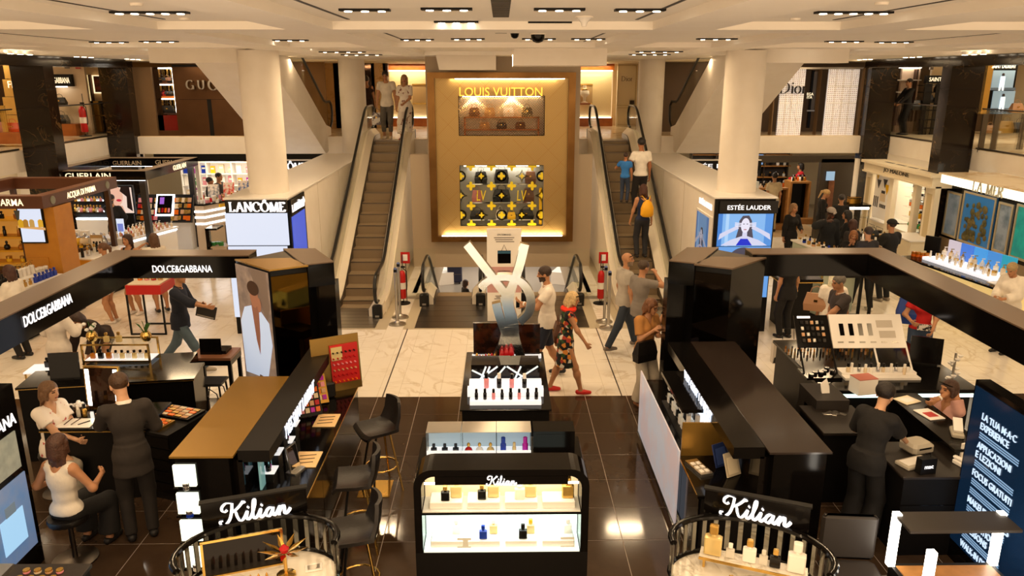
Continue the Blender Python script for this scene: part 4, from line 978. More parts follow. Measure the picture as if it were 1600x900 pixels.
# bag shelves right of the right rear column
e = empty('display_shelf', (0, 27.0, ZU + .012), 0, 'glass shelf unit with handbags right of the cream door, behind the column', 'shelf')
pbox(e, 'back_panel', mat('grey_panel', '#8a7c70', .4), 1030, 1064, 104, 192, 27.0, .05); pbox(e, 'post', M_dsteel, 1060, 1063, 100, 195, 26.7, .1)
for i, py in enumerate((131, 142, 153)): pbox(e, 'shelf', M_white_g, 1030, 1052, py, py + 1, 26.7, .3)
for (px,py,mm,nm,w_) in ((1037,142,M_l_tan,'tan round handled bag',.28),(1046,131,mat('blue_leather','#3c5268',.4),'dark blue bag',.2),(1046,153,M_l_brown,'dark brown bag',.22)):
    p = DY(px, py, 26.85); handbag('handbag', p, w_, w_ * .75, .12, mm, nm + ' on the shelf unit behind the right rear column')
# ---- left: bronze clad shop with shelf window
gs = empty('storefront', (-8.8, 23.35, ZU + .012), 0, 'bronze clad shop front with spaced steel letters above the left aisle', 'shop front')
pbox(gs,'cladding',M_bz,280,420,103,213.5,23.35,.12); pbox(gs,'joint',M_blackm,280,400,155,155.6,23.345,.02); pbox(gs,'joint',M_blackm,329,329.6,155,213,23.345,.02); pbox(gs,'header',M_blackm,268,400,101,104.5,23.3,.2)
for ch, px in (('G', 298), ('U', 315), ('C', 332.5), ('C', 349.5), ('I', 363)):
    pen_word('letter',serif_word(ch) if ch != 'I' else [[(0,0),(0,1)],sf(0,0,.12),sf(0,1,.12),[(-.3,.5),(-.3,.52)]],M_steel,gs,facing(pP(px,132.5,23.28,gs)),.2 if ch != 'I' else .14,.2,.06,th=.06)
pbox(gs, 'edge_column', mat('bronze_light', '#7d6448', .35, .5), 219, 235, 105, 213, 23.3, .3); pbox(gs, 'niche_side', M_mirror, 235, 246, 105, 210, 23.4, .3)
pbox(gs,'niche_back',mat('mirror_back','#d8ccba',.25,.3),246,280,105,180,23.8,.05); pbox(gs,'plinth',mat('red_lacquer','#6a120c',.2),241,280,180,204,23.4,.4); pbox(gs,'plinth_base',M_bz,237,280,204,213,23.36,.4)
for py in (106, 131.5, 154): pbox(gs, 'light_strip', M_lit, 246, 276, py, py + 1.6, 23.42, .03)
for px in (252, 258, 264, 270): pbox(gs, 'rear_post', M_brass, px, px + 1, 107, 176, 23.75, .03)
pbox(gs, 'light_strip', M_lit, 275.5, 277, 107, 176, 23.42, .03)
for py in (129.5, 150, 177): pbox(gs, 'shelf', M_dwood if py != 150 else M_wood, 247, 279, py, py + (5 if py == 150 else 1.5), 23.45, .3)
for (px,py,mm,nm,w_) in ((254,129.5,M_l_black,'black pouch at left on the top shelf',.25),(262,129.5,M_l_brown,'dark pouch amid the top shelf',.25),(270,129.5,M_l_black,'black pouch at right on the top shelf',.25),(255,150,M_l_red,'red bag on the wooden shelf',.2),(264,150,M_l_black,'black bag on the wooden shelf, left one',.22),(271,150,M_l_black,'black bag on the wooden shelf, right one',.22),(263,177,M_l_black,'wide black bag on the lowest shelf',.36),(275,177,M_l_black,'small black bag on the lowest shelf',.22)):
    handbag('handbag', DY(px, py, 23.58), w_, w_ * .62, .12, mm, nm + ' of the window beside the bronze front')
lamp('shelf_light', (DY(262, 120, 23.5).x, 23.5, ZC - .12), .5, 8, (1, .9, .75), .2)
# ---- left marble openings
e = empty('boutique_interior', (-13.3, 24.0, ZU + .012), 0, 'cream shop wall with black lit sign panel between the dark marble pillars', 'shop wall')
pbox(e,'wall_panel',mat('pale_rose_wall','#e0c8a8',.5),90,130,99,222,24.0,.1); pbox(e,'far_panel',mat('beige_wall','#cbb08a',.5),124,172,99,222,24.6,.1)
pbox(e, 'sign_board', M_blackm, 83, 110, 116, 135, 23.8, .15); text('sign', 'GABBANA', M_letterw, e, facing(pP(96, 125.5, 23.79, e)), width=.47, height=.17)
pbox(e,'light_strip',M_lit,84,104,135,136.5,23.8,.05); pbox(e,'lit_door',mat('lit_door','#f4dfae',.5,emit='#ffdf9a',es=.8),127,137,117,158,24.5,.1); pbox(e,'door_edge',M_dwood,137,140,117,158,24.5,.1)
pbox(e,'picture',mat('red_picture','#7a3020',.5,noise=(9,.4,.6),col2='#2a1410'),149,161,119,144,24.5,.05); pbox(e,'picture_mount',M_letterw,147,163,117.5,146,24.54,.03); pbox(e,'exit_sign',M_red,118,124,103,107.5,23.9,.05); pbox(e,'vent',M_dsteel,101,107,102,107,23.95,.05)
pbox(e,'dark_cabinet',M_black,131,166,158,206,24.3,.3); pbox(e,'cabinet_shelf',M_brass,131,166,180,181,24.28,.03); pbox(e,'cabinet_post',M_brass,152,153.5,158,206,24.28,.03); pbox(e,'plinth',M_wood,93,117.5,194,213,23.3,.5); pbox(e,'shelf',M_glass,93,116,165.5,167,23.4,.4)
for (px,py,w_,nm) in ((95,165.5,.34,'black structured handbag on the glass shelf under the black sign panel'),(98,194,.38,'black tote handbag on the wooden plinth under the black sign panel')): handbag('handbag',DY(px,py,23.55),w_,w_ * .72,.14,M_l_black,nm)
def extinguisher(loc, lab, h=.62, r=.075, stand=True):
    e = empty('fire_extinguisher', loc, 0, lab, 'extinguisher'); z0 = .12 if stand else 0
    MB().lathe([(r * .9, z0), (r, z0 + .02), (r, z0 + h * .72), (r * .75, z0 + h * .82), (r * .3, z0 + h * .87)], 16).build('cylinder', M_red, e)
    MB().lathe([(r * .3,z0 + h * .87),(r * .32,z0 + h * .95)],10).build('valve',M_steel,e); MB().box(-r * .3,r * .9,-.015,.015,z0 + h * .95,z0 + h).build('lever',M_blackm,e)
    MB().tube([(r * .3,0,z0 + h * .93),(r * 1.25,0,z0 + h * .85),(r * 1.3,0,z0 + h * .4),(r * 1.15,0,z0 + h * .25)],.012,6).build('hose',M_rubber,e); MB().lathe([(r * 1.01,z0 + h * .3),(r * 1.01,z0 + h * .5)],16).build('label_band',M_white,e)
    if stand:
        MB().lathe([(.16,0),(.16,.015),(.03,.03),(.02,.06)],18).build('stand_base',M_blackm,e); MB().rod((0,r + .02,.03),(0,r + .02,h + .35),.012,6).build('stand_post',M_dsteel,e)
    return e
extinguisher(DY(134, 213, 21.9), 'red fire extinguisher on a stand on the upper floor, behind the glass balustrade', .8, .09)
e = empty('boutique_interior', (-13.8, 20.6, ZU + .012), 0, 'yellow tiled shop pier with lit letters at the far left edge of the upper floor', 'shop wall')
for k in range(5): pbox(e,'tile_panel',mat('yellow_stone','#c89a48',.4,noise=(3,.3,.7),col2='#d8ac58'),8,40,95 + k * 28 + (1 if k else 0),95 + (k + 1) * 28,20.6,.3)
pbox(e,'dark_panel',M_mirror,-40,6,100,235,20.9,.1); text('sign','FENDI',M_letterw,e,facing(pP(29,132,20.58,e)),width=.55,height=.17); pbox(e,'plinth',M_wood,-30,34,207,225,19.6,.5); pbox(e,'top_shelf',M_glass,-30,30,173,176,19.7,.4); pbox(e,'post',M_brass,5,6.5,165,208,19.7,.03)
handbag('handbag',DY(22,207,19.85),.32,.24,.14,M_l_orange,'orange handbag on the wooden plinth at the far left'); handbag('handbag',DY(4,207,19.85),.32,.26,.14,M_l_pink,'dusty pink handbag on the plinth at the far left')
# ---- right: white patterned shop front
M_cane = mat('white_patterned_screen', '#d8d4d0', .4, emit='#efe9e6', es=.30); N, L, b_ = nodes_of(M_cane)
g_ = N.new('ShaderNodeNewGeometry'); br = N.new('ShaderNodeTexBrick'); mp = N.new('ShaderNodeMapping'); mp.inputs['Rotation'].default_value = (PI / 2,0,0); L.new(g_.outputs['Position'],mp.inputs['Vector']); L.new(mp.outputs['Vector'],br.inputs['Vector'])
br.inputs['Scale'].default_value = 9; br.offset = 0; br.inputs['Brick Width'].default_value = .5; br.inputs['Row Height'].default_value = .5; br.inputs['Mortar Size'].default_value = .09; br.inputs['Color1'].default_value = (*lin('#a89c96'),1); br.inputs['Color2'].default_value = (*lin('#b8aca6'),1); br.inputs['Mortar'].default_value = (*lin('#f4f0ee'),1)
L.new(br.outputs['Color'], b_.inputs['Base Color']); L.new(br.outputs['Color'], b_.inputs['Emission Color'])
ds = empty('storefront', (8.8, 23.35, ZU + .012), 0, 'shop front of two white patterned glass screens above the right aisle', 'shop front')
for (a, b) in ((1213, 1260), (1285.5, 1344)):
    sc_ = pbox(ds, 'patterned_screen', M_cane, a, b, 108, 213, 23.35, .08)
    p0, p1 = pP(a, 213, 23.34, ds), pP(b, 108, 23.34, ds)
    for (f0,f1) in (((p0.x,p0.z),(p1.x,p1.z)),((p0.x,p1.z),(p1.x,p0.z))): MB().tube([(f0[0],p0.y,f0[1]),(f1[0],p0.y,f1[1])],.012,4,flat=.3).build('cross_line',M_white_g,sc_)
    for t in (.25, .5, .75):
        zz = p0.z + (p1.z - p0.z) * t; bar(p0.x,p1.x,p0.y - .003,p0.y,zz - .012,zz + .012).build('cross_line',M_white_g,sc_); xx = p0.x + (p1.x - p0.x) * t; bar(xx - .01,xx + .01,p0.y - .003,p0.y,p0.z,p1.z).build('cross_line',M_white_g,sc_)
pen_word('letters', serif_word('Dior'), mat('black_letter', '#1a1512', .3), ds, facing(pP(1239, 137, 23.3, ds)), .78, .14, .04, th=.03)
for (a, b) in ((1205, 1213), (1274, 1285), (1344, 1349)): pbox(ds, 'bronze_post', mat('bronze_light', '#7d6448'), a, b, 106, 214, 23.3, .25)
pbox(ds,'dark_door',M_black,1261,1274,110,200,24.3,.1); pbox(ds,'door_frame',M_dsteel,1271.5,1272.5,112,172,24.28,.03); pbox(ds,'door_rail',M_steel,1261,1274,172,174,24.28,.03)
text('sign','EGA',M_letterw,ds,facing(pP(1266,147,24.2,ds)),width=.2,height=.08); text('sign','ITA',M_letterw,ds,facing(pP(1265,152,24.2,ds)),width=.16,height=.08); pbox(ds,'top_rail',M_steel,1205,1350,105,108,23.3,.2); pbox(ds,'sill',M_dsteel,1196,1349,212.5,215,23.2,.2)
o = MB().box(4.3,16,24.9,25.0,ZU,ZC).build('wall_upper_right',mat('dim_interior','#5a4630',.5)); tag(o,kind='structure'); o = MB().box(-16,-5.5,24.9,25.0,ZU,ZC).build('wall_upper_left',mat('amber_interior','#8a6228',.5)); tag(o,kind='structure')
# ---- right marble openings
e = empty('boutique_interior', (13.6, 24.0, ZU + .012), 0, 'cream shop wall with black lit sign panel over bag shelves, right upper floor', 'shop wall')
pbox(e,'wall_panel',mat('pale_wall','#dcc6a0',.5),1440,1492,100,228,24.0,.1); pbox(e,'far_panel',mat('rose_panel','#d8bca0',.5),1395,1440,100,226,24.5,.1); pbox(e,'sign_board',M_blackm,1447,1492,118,130,23.8,.15)
text('sign','SAINT LAURENT',M_letterw,e,facing(pP(1478,124,23.79,e)),width=1.0,height=.12,bold=.003); pbox(e,'light_strip',M_lit,1403,1440,104.5,106.5,24.4,.05); pbox(e,'shelf',M_white_g,1402,1440,124.5,126,24.2,.3); pbox(e,'shelf',M_white_g,1402,1416,143,145,24.2,.3); pbox(e,'pier',M_dwood,1425,1434,108,190,24.3,.2); pbox(e,'console',M_dwood,1396,1407,163,196,23.9,.4); pbox(e,'vent',M_dsteel,1453,1459,104,109,23.95,.05)
rk = empty('bag_rack', (13.9, 23.5, ZU + .012), 0, 'black wire rack of bags under the black sign panel, right upper floor', 'rack')
for px in (1445, 1463, 1477): pbox(rk, 'post', M_blackm, px, px + .8, 131, 222, 23.5, .03)
for py in (133, 144, 160, 172, 187, 200): pbox(rk, 'shelf', M_blackm, 1443, 1478, py, py + 1, 23.45, .35)
for (px,py,w_,nm) in ((1467,144,.26,'black camera bag on the top shelf'),(1467,160,.27,'black bag on the second shelf'),(1450,160,.24,'small dark bag at left on the second shelf'),(1464,187,.22,'round black bag on the middle shelf'),(1460,215,.3,'black bag near the floor'),(1433,172,.32,'large black tote hanging at the left')):
    handbag('handbag', DY(px, py, 23.62), w_, w_ * .9, .12, M_l_black, nm + ' of the wire rack, right upper floor')
e = empty('video_wall', (15.6, 20.4, ZU + .012), 0, 'tall video wall showing a white suited figure twice, far right of the upper floor', 'screen')
M_vid = mat('video_picture', '#8aa4b4', .4, emit='#7f9bab', es=.55)
pbox(e,'frame',M_blackm,1545,1592,97,178,20.5,.1); pbox(e,'edge_post',M_brass,1541,1545,97,178,20.45,.1); text('sign','SAINT LAURENT',M_letterw,e,facing(pP(1569,103.5,20.44,e)),width=.62,height=.1,bold=.003)
for py in (110, 142):
    sc_ = pbox(e, 'screen', M_vid, 1548, 1587, py, py + 31, 20.46, .03)
    MBf = MB(); c_ = pP(1566,py + 18,20.45,e); MBf.yprism([(c_.x - .07,c_.z - .22),(c_.x - .02,c_.z - .22),(c_.x,c_.z - .05),(c_.x + .02,c_.z - .22),(c_.x + .07,c_.z - .22),(c_.x + .06,c_.z + .14),(c_.x - .06,c_.z + .14)],c_.y - .004,c_.y); MBf.build('printed_suit',mat('video_white','#e0ecf4',.4,emit='#d8e8f4',es=.8),sc_)
    MB().lathe([(.03, c_.z + .15), (.035, c_.z + .19), (.02, c_.z + .22)], 8, (c_.x, c_.y, 0)).build('printed_head', mat('video_dark', '#3a3030', .4), sc_)
    pbox(e, 'printed_floor', mat('video_grey', '#566470', .4, emit='#4a5860', es=.5), 1548, 1587, py + 27, py + 31, 20.45, .008)
tb = empty('display_table', (14.8, 18.9, ZU + .012), 0, 'glass display table of bags before the video wall, far right', 'table')
pbox(tb, 'top', M_glass, 1534, 1600, 176, 178, 18.6, .6); pbox(tb, 'shelf', M_glass, 1534, 1600, 208, 210, 18.6, .6)
for px in (1536, 1555, 1597): pbox(tb, 'leg', M_dsteel, px, px + 1, 178, 238, 18.6, .03)
for (px,py,mm,w_,nm) in ((1545,208,M_l_tan,.22,'small tan box bag'),(1569,208,mat('ochre_leather','#a8843c',.45),.34,'large ochre bag'),(1556,208,M_l_white,.14,'small white bag'),(1590,208,M_l_black,.3,'black bag'),(1587,176,M_l_tan,.26,'tan domed bag')): handbag('handbag',DY(px,py,18.9),w_,w_ * .85,.14,mm,nm + ' on the glass table at the far right of the upper floor')
# parapet fronts between the pillars are the edge of the upper floor (white)
# ================================================================ shop kit: counters, products, canopies, posters
KIT = {}
def _prod(kind):
    b, c = MB(), MB(); n = 10
    if kind == 'flask': b.rbox(-.26, .26, -.15, .15, 0, .62, .04); b.lathe([(.08, .62), (.08, .7)], 8); c.rbox(-.13, .13, -.11, .11, .70, 1.0, .03)
    elif kind == 'round': b.lathe([(.2, 0), (.3, .08), (.34, .28), (.26, .5), (.1, .62), (.09, .7)], n); c.lathe([(.12, .7), (.15, .82), (.1, .96), (.02, 1)], n)
    elif kind == 'tall': b.lathe([(.15, 0), (.16, .02), (.16, .6), (.11, .66)], n); c.lathe([(.12, .66), (.12, .98), (.1, 1)], n)
    elif kind == 'tube': b.prism([(-.2, -.1), (.2, -.1), (.2, .1), (-.2, .1)], .25, 1.0); c.lathe([(.19, 0), (.19, .25)], n)
    elif kind == 'jar': b.lathe([(.42, 0), (.48, .06), (.48, .5), (.42, .56)], n); c.lathe([(.46, .56), (.48, .62), (.48, .96), (.44, 1)], n)
    elif kind == 'lipstick': b.lathe([(.14, 0), (.14, .5)], 8); c.lathe([(.11, .5), (.11, .8), (.03, 1)], 8)
    elif kind == 'globe': b.lathe([(.25,0),(.42,.1),(.45,.3),(.36,.55),(.3,.62)],12); c.lathe([(.32,.62),(.3,.7),(.1,.76),(.14,.86),(.08,.98),(.01,1)],12)
    elif kind == 'pump': b.lathe([(.2,0),(.22,.03),(.22,.6),(.08,.68)],n); c.lathe([(.1,.68),(.1,.8),(.03,.82),(.03,.95)],8); c.box(-.06,.22,-.05,.05,.93,1.0)
    elif kind == 'box': b.rbox(-.3, .3, -.18, .18, 0, 1, .01); c.box(-.2, .2, -.19, -.18, .55, .75)
    elif kind == 'compact': b.lathe([(.9, 0), (.95, .1), (.95, .5), (.9, .6)], 12); c.lathe([(.95, .6), (.9, 1)], 12)
    return b, c
def product(kind, loc, h, m_, mc, label, cat, group=None, rz=0, parts=True):
    key = (kind, m_.name, mc.name)
    if key not in KIT:
        b, c = _prod(kind); KIT[key] = (b.mesh('body', m_), c.mesh('cap', mc))
    nm = {'flask': 'perfume_bottle','round': 'perfume_bottle','tall': 'tall_bottle','tube': 'cosmetic_tube','jar': 'cream_jar','lipstick': 'lipstick','globe': 'scent_jar','pump': 'pump_bottle','box': 'carton','compact': 'compact'}[kind]
    o = link(nm, KIT[key][0], None, loc, rz); o.scale = (h, h, h); tag(o, label, cat, group)
    link('cap', KIT[key][1], o); return o
def cname(m_): return {'palegold': 'pale gold'}.get(m_.name.split('_')[-1], m_.name.split('_')[-1])
def prow(kind, A, B, n, h, m_, mc, label, cat, group, rz=0, jit=0):
    A, B = Vector(A), Vector(B)
    for k in range(n):
        t = k / max(n - 1, 1); p = A.lerp(B, t) + Vector((random.uniform(-jit, jit), random.uniform(-jit, jit), 0))
        mm = m_[k % len(m_)] if isinstance(m_, (list, tuple)) else m_
        lb = cname(mm) + ' ' + label if isinstance(m_, (list, tuple)) else label
        product(kind, p, h * random.uniform(.94, 1.06), mm, mc[k % len(mc)] if isinstance(mc, (list, tuple)) else mc, lb, cat, group, rz)
def bm_(name, c, r=.15, tr=0): return mat('product_' + name, c, r)
P_wht,P_blk,P_gold,P_amb,P_blue,P_red,P_pink,P_org,P_clr,P_sil,P_grn,P_yel,P_pur = (bm_('white','#efeae2',.3),bm_('black','#0e0c0c'),mat('product_gold','#cfa656',.25,.8),bm_('amber','#b06a1a'),bm_('blue','#1838a8'),bm_('red','#b01820'),
    bm_('pink','#e0909c'),bm_('orange','#e06a18'),mat('product_clear','#e8e4d8',.08,alpha=.6),mat('product_silver','#c8c8cc',.2,.9),bm_('green','#3c8a4a'),bm_('yellow','#e0b020'),bm_('purple','#b018a8'))
P_cream = bm_('cream', '#dcc8a8', .4); P_skin = bm_('beige', '#c89a70', .4); P_pale = mat('product_palegold', '#e0c888', .12, .2, alpha=.9)
def frame2(A, B, z=0.0):
    """local frame: x from A to B on the floor, y square to it (to the left of A->B), origin A"""
    A, B = Vector((A[0], A[1], z)), Vector((B[0], B[1], z)); d = B - A; rz = math.atan2(d.y, d.x); return A, d.length, rz
def counter(name, label, A, B, dep, h, m_top=None, m_body=None, m_front=None, toe=True, lit=None, cat='counter', over=.02, nd=3):
    """A and B are the ends of the front edge; the counter lies to the left of A->B"""
    O, L, rz = frame2(A, B); e = empty(name, O, rz, label, cat); mt, mb_ = m_top or M_black, m_body or M_blackm
    bar(.02,L - .02,.03,dep - .02,.08 if toe else 0,h - .04).build('body',mb_,e); MB().rbox(-over,L + over,-over,dep + over,h - .04,h,.006).build('worktop',mt,e)
    if toe: bar(.05, L - .05, .07, dep - .05, 0, .08).build('plinth', M_blackm, e)
    for k in range(nd):
        dr = bar(.04 + (L - .08) * k / nd, .03 + (L - .08) * (k + 1) / nd, .012, .03, .10, h - .06).build('front_panel', m_front or mb_, e)
    if lit: bar(.02, L - .02, .0, .02, h - .09, h - .055).build('light_strip', lit, e)
    e['L'] = L; return e
def loc_of(e, x, y, z): return e.matrix_basis @ Vector((x, y, z)) if 0 else Vector(e.location) + Matrix.Rotation(e.rotation_euler.z, 3, 'Z') @ Vector((x, y, z))
def canopy(name, label, x0, x1, y0, y1, z0, z1, w_, m_, sides='fblr', m_top=None, soffit=None):
    e = empty(name, ((x0 + x1) / 2, (y0 + y1) / 2, 0), 0, label, 'canopy'); cx, cy = e.location.x, e.location.y
    B_ = {'f': (x0, x1, y0, y0 + w_), 'b': (x0, x1, y1 - w_, y1), 'l': (x0, x0 + w_, y0 + w_, y1 - w_), 'r': (x1 - w_, x1, y0 + w_, y1 - w_)}
    for s_ in sides:
        a, b, c, d = B_[s_]; bm = bar(a - cx, b - cx, c - cy, d - cy, z0, z1).build('beam', m_, e)
        if m_top: bar(a - cx, b - cx, c - cy, d - cy, z1, z1 + .012).build('top_sheet', m_top, bm)
        if soffit: bar(a - cx + .05, b - cx - .05, c - cy + .05, d - cy - .05, z0 - .012, z0).build('light_strip', soffit, bm)
    return e
def side_text(name,s,m_,e,x,y,z,width,height,rz,**k): return text(name,s,m_,e,Matrix.Translation(Vector((x,y,z)) - Vector(e.location)) @ Matrix.Rotation(rz,4,'Z') @ Matrix.Rotation(PI / 2,4,'X'),width=width,height=height,**k)
def flat_shape(name, pts, m_, parent, M, off=.002, th=.002):
    mb = MB(); mb.prism(pts, off, off + th, 0, M); return mb.build(name, m_, parent)
def ell(cx,cy,rx,ry,n=20,a0=0,a1=360): return [(cx + rx * math.cos(math.radians(a0 + (a1 - a0) * k / n)),cy + ry * math.sin(math.radians(a0 + (a1 - a0) * k / n))) for k in range(n if a1 - a0 >= 360 else n + 1)]
def em(name, c, es=.8): return mat('print_' + name, '#%02x%02x%02x' % tuple(int(int(c[i:i + 2], 16) * .4) for i in (1, 3, 5)), .4, emit=c, es=es)
def portrait(parent, M, W, H, bgc, hairc, skinc, topc, es=.7, cx=0, sc=1.0, tag_=''):
    """simple printed head and shoulders, centred at 0,0 of a W x H sheet"""
    k = min(W, H) * sc; I = lambda n, c: em(tag_ + n, c, es) if es else mat('print0_' + tag_ + n, c, .4)
    sh = [(-.42 * k + cx, -H / 2), (-.38 * k + cx, -.28 * k), (-.12 * k + cx, -.16 * k), (.12 * k + cx, -.16 * k), (.38 * k + cx, -.28 * k), (.42 * k + cx, -H / 2)]
    flat_shape('printed_hair', ell(cx, .1 * k, .2 * k, .29 * k), I('hair', hairc), parent, M, .002)
    flat_shape('printed_shoulders',sh,I('top',topc),parent,M,.004); flat_shape('printed_neck',[(-.07 * k + cx,-.22 * k),(.07 * k + cx,-.22 * k),(.07 * k + cx,0),(-.07 * k + cx,0)],I('skin',skinc),parent,M,.0065)
    flat_shape('printed_face', ell(cx, .1 * k, .13 * k, .19 * k), I('skin', skinc), parent, M, .009)
    for s_ in (-1, 1): flat_shape('printed_eye', ell(cx + s_ * .05 * k, .13 * k, .025 * k, .01 * k, 8), I('dark', '#2a1c18'), parent, M, .0115)
    flat_shape('printed_mouth', ell(cx, .0 * k, .04 * k, .013 * k, 10), I('lip', '#9a4040'), parent, M, .0115)
# ================================================================ ground floor, left aisle
M_apbrown = mat('brown_lacquer','#5a3626',.35); M_amber = mat('amber_laminate','#b87820',.4,noise=(5,.3,.7),col2='#c48428'); M_yel = mat('yellow_panel','#d89a20',.4)
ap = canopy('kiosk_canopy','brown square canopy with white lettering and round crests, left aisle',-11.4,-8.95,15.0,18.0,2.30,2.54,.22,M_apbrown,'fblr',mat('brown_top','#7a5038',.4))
side_text('lettering','ACQUA DI PARMA',M_letterw,ap,-8.945,16.45,2.415,1.15,.15,PI / 2,bold=.004); side_text('lettering','ACQUA DI PARMA',M_letterw,ap,-10.0,14.995,2.415,1.35,.16,0,bold=.004)
for yy in (15.35,17.55): MB().lathe([(.085,0),(.085,.01),(.06,.015)],18,M=Matrix.Translation(Vector((-8.95,yy,2.42)) - Vector(ap.location)) @ Matrix.Rotation(PI / 2,4,'Y')).build('crest',mat('pewter','#8a8a78',.4,.5),ap)
for (x,y) in ((-11.25,15.15),(-11.25,17.8),(-9.1,17.8)): bar(x - ap.location.x - .05,x - ap.location.x + .05,y - ap.location.y - .05,y - ap.location.y + .05,0,2.3).build('post',M_dwood,ap)
a, b = DY(25, 327, 15.25), DY(72, 378, 15.25)
cb = empty('screen_cabinet', (a.x, 15.25, 0), 0, 'amber cabinet with a bright advertising screen under the brown canopy', 'cabinet')
W_ = b.x - a.x + .22
bar(0, W_, .05, .7, .1, 2.28).build('body', M_amber, cb); bar(0, W_, .08, .66, 0, .1).build('plinth', M_dwood, cb)
for k in range(3): bar(.02, W_ - .25, .03, .05, .15 + k * .38, .5 + k * .38).build('drawer', M_amber, cb)
bar(0, W_ - .2, .0, .05, b.z - .03, 2.29).build('screen_frame', M_blackm, cb); scr = bar(.03, W_ - .23, -.006, .0, b.z, 2.27).build('screen', M_wscreen, cb)
Mx = facing((W_ / 2 - .1, -.008, (b.z + 2.27) / 2)); hh = 2.27 - b.z
flat_shape('printed_table', [(-.27, .0), (.27, -.05), (.27, -.1), (-.27, -.05)], em('sand', '#e0a868'), scr, Mx)
for k,(x,c) in enumerate(((-.2,'#d8a020'),(.02,'#c89a50'),(.19,'#e0a830'),(-.1,'#b07a28'))): flat_shape('printed_bottle',[(x - .05,-.04),(x + .05,-.04),(x + .05,.09),(x + .02,.12),(x - .02,.12),(x - .05,.09)],em('b%d' % k,c),scr,Mx,.004)
flat_shape('printed_reeds', [(-.26, .1), (-.22, .1), (-.18, .3), (-.3, .3)], em('reed', '#403828'), scr, Mx, .004)
text('printed_caption', 'OSSERVARE', em('capt', '#a89878'), scr, facing((W_ / 2 - .1, -.009, b.z + .2)), width=.3) if 0 else None
# open amber shelves at the far left edge
sa = empty('amber_shelf_unit', (-10.9, 15.3, 0), 0, 'amber backed shelf unit with small bottles at the left edge', 'shelf')
sx = a.x - .03 + 10.9
bar(-.55,sx,.35,.4,.0,2.28).build('back_panel',mat('amber_back','#e0b060',.4,emit='#e0a040',es=.25),sa); bar(sx,sx + .03,0,.4,0,2.28).build('side_panel',M_dwood,sa)
for i, py in enumerate((341, 368, 389, 408)):
    z = DY(10, py, 15.45).z; bar(-.55, sx, 0, .35, z - .035, z).build('shelf', M_yel, sa)
    prow(('flask','tall','round','jar')[i],(-11.2,15.42,z),(-10.95 + sx - .05,15.42,z),6,(.16,.2,.17,.12)[i],[P_gold,P_blk,P_amb] if i != 3 else P_yel,[P_blk,P_gold] if i != 3 else P_gold,('square bottle on the top amber shelf at the left edge','tall bottle on the second amber shelf at the left edge','round bottle on the third amber shelf at the left edge','yellow candle jar on the lowest amber shelf')[i],'bottle','bottles on the amber shelves %d' % i)
bar(-.55, sx, .0, .35, .0, DY(10, 412, 15.45).z - .1).build('base_cabinet', M_dwood, sa)
# tester counter in front of the amber cabinet
A, B = F(28, 462, .92), F(113, 428, .92)
tc = counter('tester_counter', 'dark wooden tester counter with amber front and blue bottles, near left edge', A, B, .75, .92, M_dwood, M_dwood, M_amber, nd=2)
L_ = tc['L']; tr = MB(); tr.prism([(.05,.1),(L_ - .1,.1),(L_ - .1,.65),(.05,.65)],.92,.95); tr.prism([(.05,.35),(L_ - .1,.35),(L_ - .1,.65),(.05,.65)],.95,1.03); tr.build('white_tray',M_white_g,tc)
rzc = tc.rotation_euler.z
prow('flask',loc_of(tc,.5 * L_,.2,.95),loc_of(tc,.85 * L_,.2,.95),6,.17,P_blue,P_blue,'bright blue perfume bottle on the white tester tray','bottle','blue bottles on the tester tray',rzc)
prow('flask',loc_of(tc,.12 * L_,.2,.95),loc_of(tc,.4 * L_,.2,.95),4,.13,P_gold,P_gold,'small gold perfume bottle on the white tester tray','bottle','gold bottles on the tester tray',rzc)
prow('tall',loc_of(tc,.12 * L_,.5,1.03),loc_of(tc,.45 * L_,.5,1.03),8,.2,P_blk,P_blk,'slim black bottle in the row on the tester tray','bottle','black bottles on the tester tray',rzc)
prow('pump',loc_of(tc,.52 * L_,.55,1.03),loc_of(tc,.75 * L_,.55,1.03),4,.27,P_wht,P_gold,'tall white bottle at the back of the tester tray','bottle','white bottles on the tester tray',rzc)
prow('jar',loc_of(tc,.8 * L_,.5,1.03),loc_of(tc,.92 * L_,.45,1.03),4,.09,P_clr,P_wht,'small clear jar at the far end of the tester tray','jar','jars on the tester tray',rzc)
# dark counter with coloured scent jars
A, B = DY(90, 420, 17.3), DY(158, 420, 17.3)
dc = counter('scent_counter', 'dark brown counter carrying red and yellow scent jars', (A.x, 17.3), (B.x, 17.3), .7, 1.0, M_dwood, M_dwood, M_apbrown, nd=2)
for k,(t,mm,nm) in enumerate(((.16,P_red,'red'),(.35,P_yel,'yellow'),(.55,P_cream,'cream'),(.75,P_clr,'clear'),(.92,P_sil,'silver'))): product('globe',loc_of(dc,t * dc['L'],.35,1.0),.30,mm,P_sil,nm + ' glass scent jar with round lid on the dark brown counter','jar')
prow('jar',loc_of(dc,.06 * dc['L'],.1,1.0),loc_of(dc,.9 * dc['L'],.1,1.0),6,.09,P_yel,P_gold,'small yellow jar along the front of the scent counter','jar','small yellow jars')
product('box',loc_of(dc,.2 * dc['L'],.6,1.0),.32,P_wht,P_wht,'white gift carton behind the scent jars, left one','carton'); product('box',loc_of(dc,.42 * dc['L'],.6,1.0),.30,P_wht,P_wht,'white gift carton behind the scent jars, right one','carton')
A, B = F(146, 404, .95), F(205, 384, .95)
wc_ = counter('till_counter', 'white topped counter with yellow front beside the dark brown scent counter', A, B, .7, .95, M_white_g, M_yel, M_yel, nd=2)
prow('tall',loc_of(wc_,.1,.3,.95),loc_of(wc_,.6,.4,.95),7,.2,[P_blk,P_sil,P_clr],[P_blk,P_gold],'small bottle clustered on the white topped till counter','bottle','bottles on the till counter',0,.04)
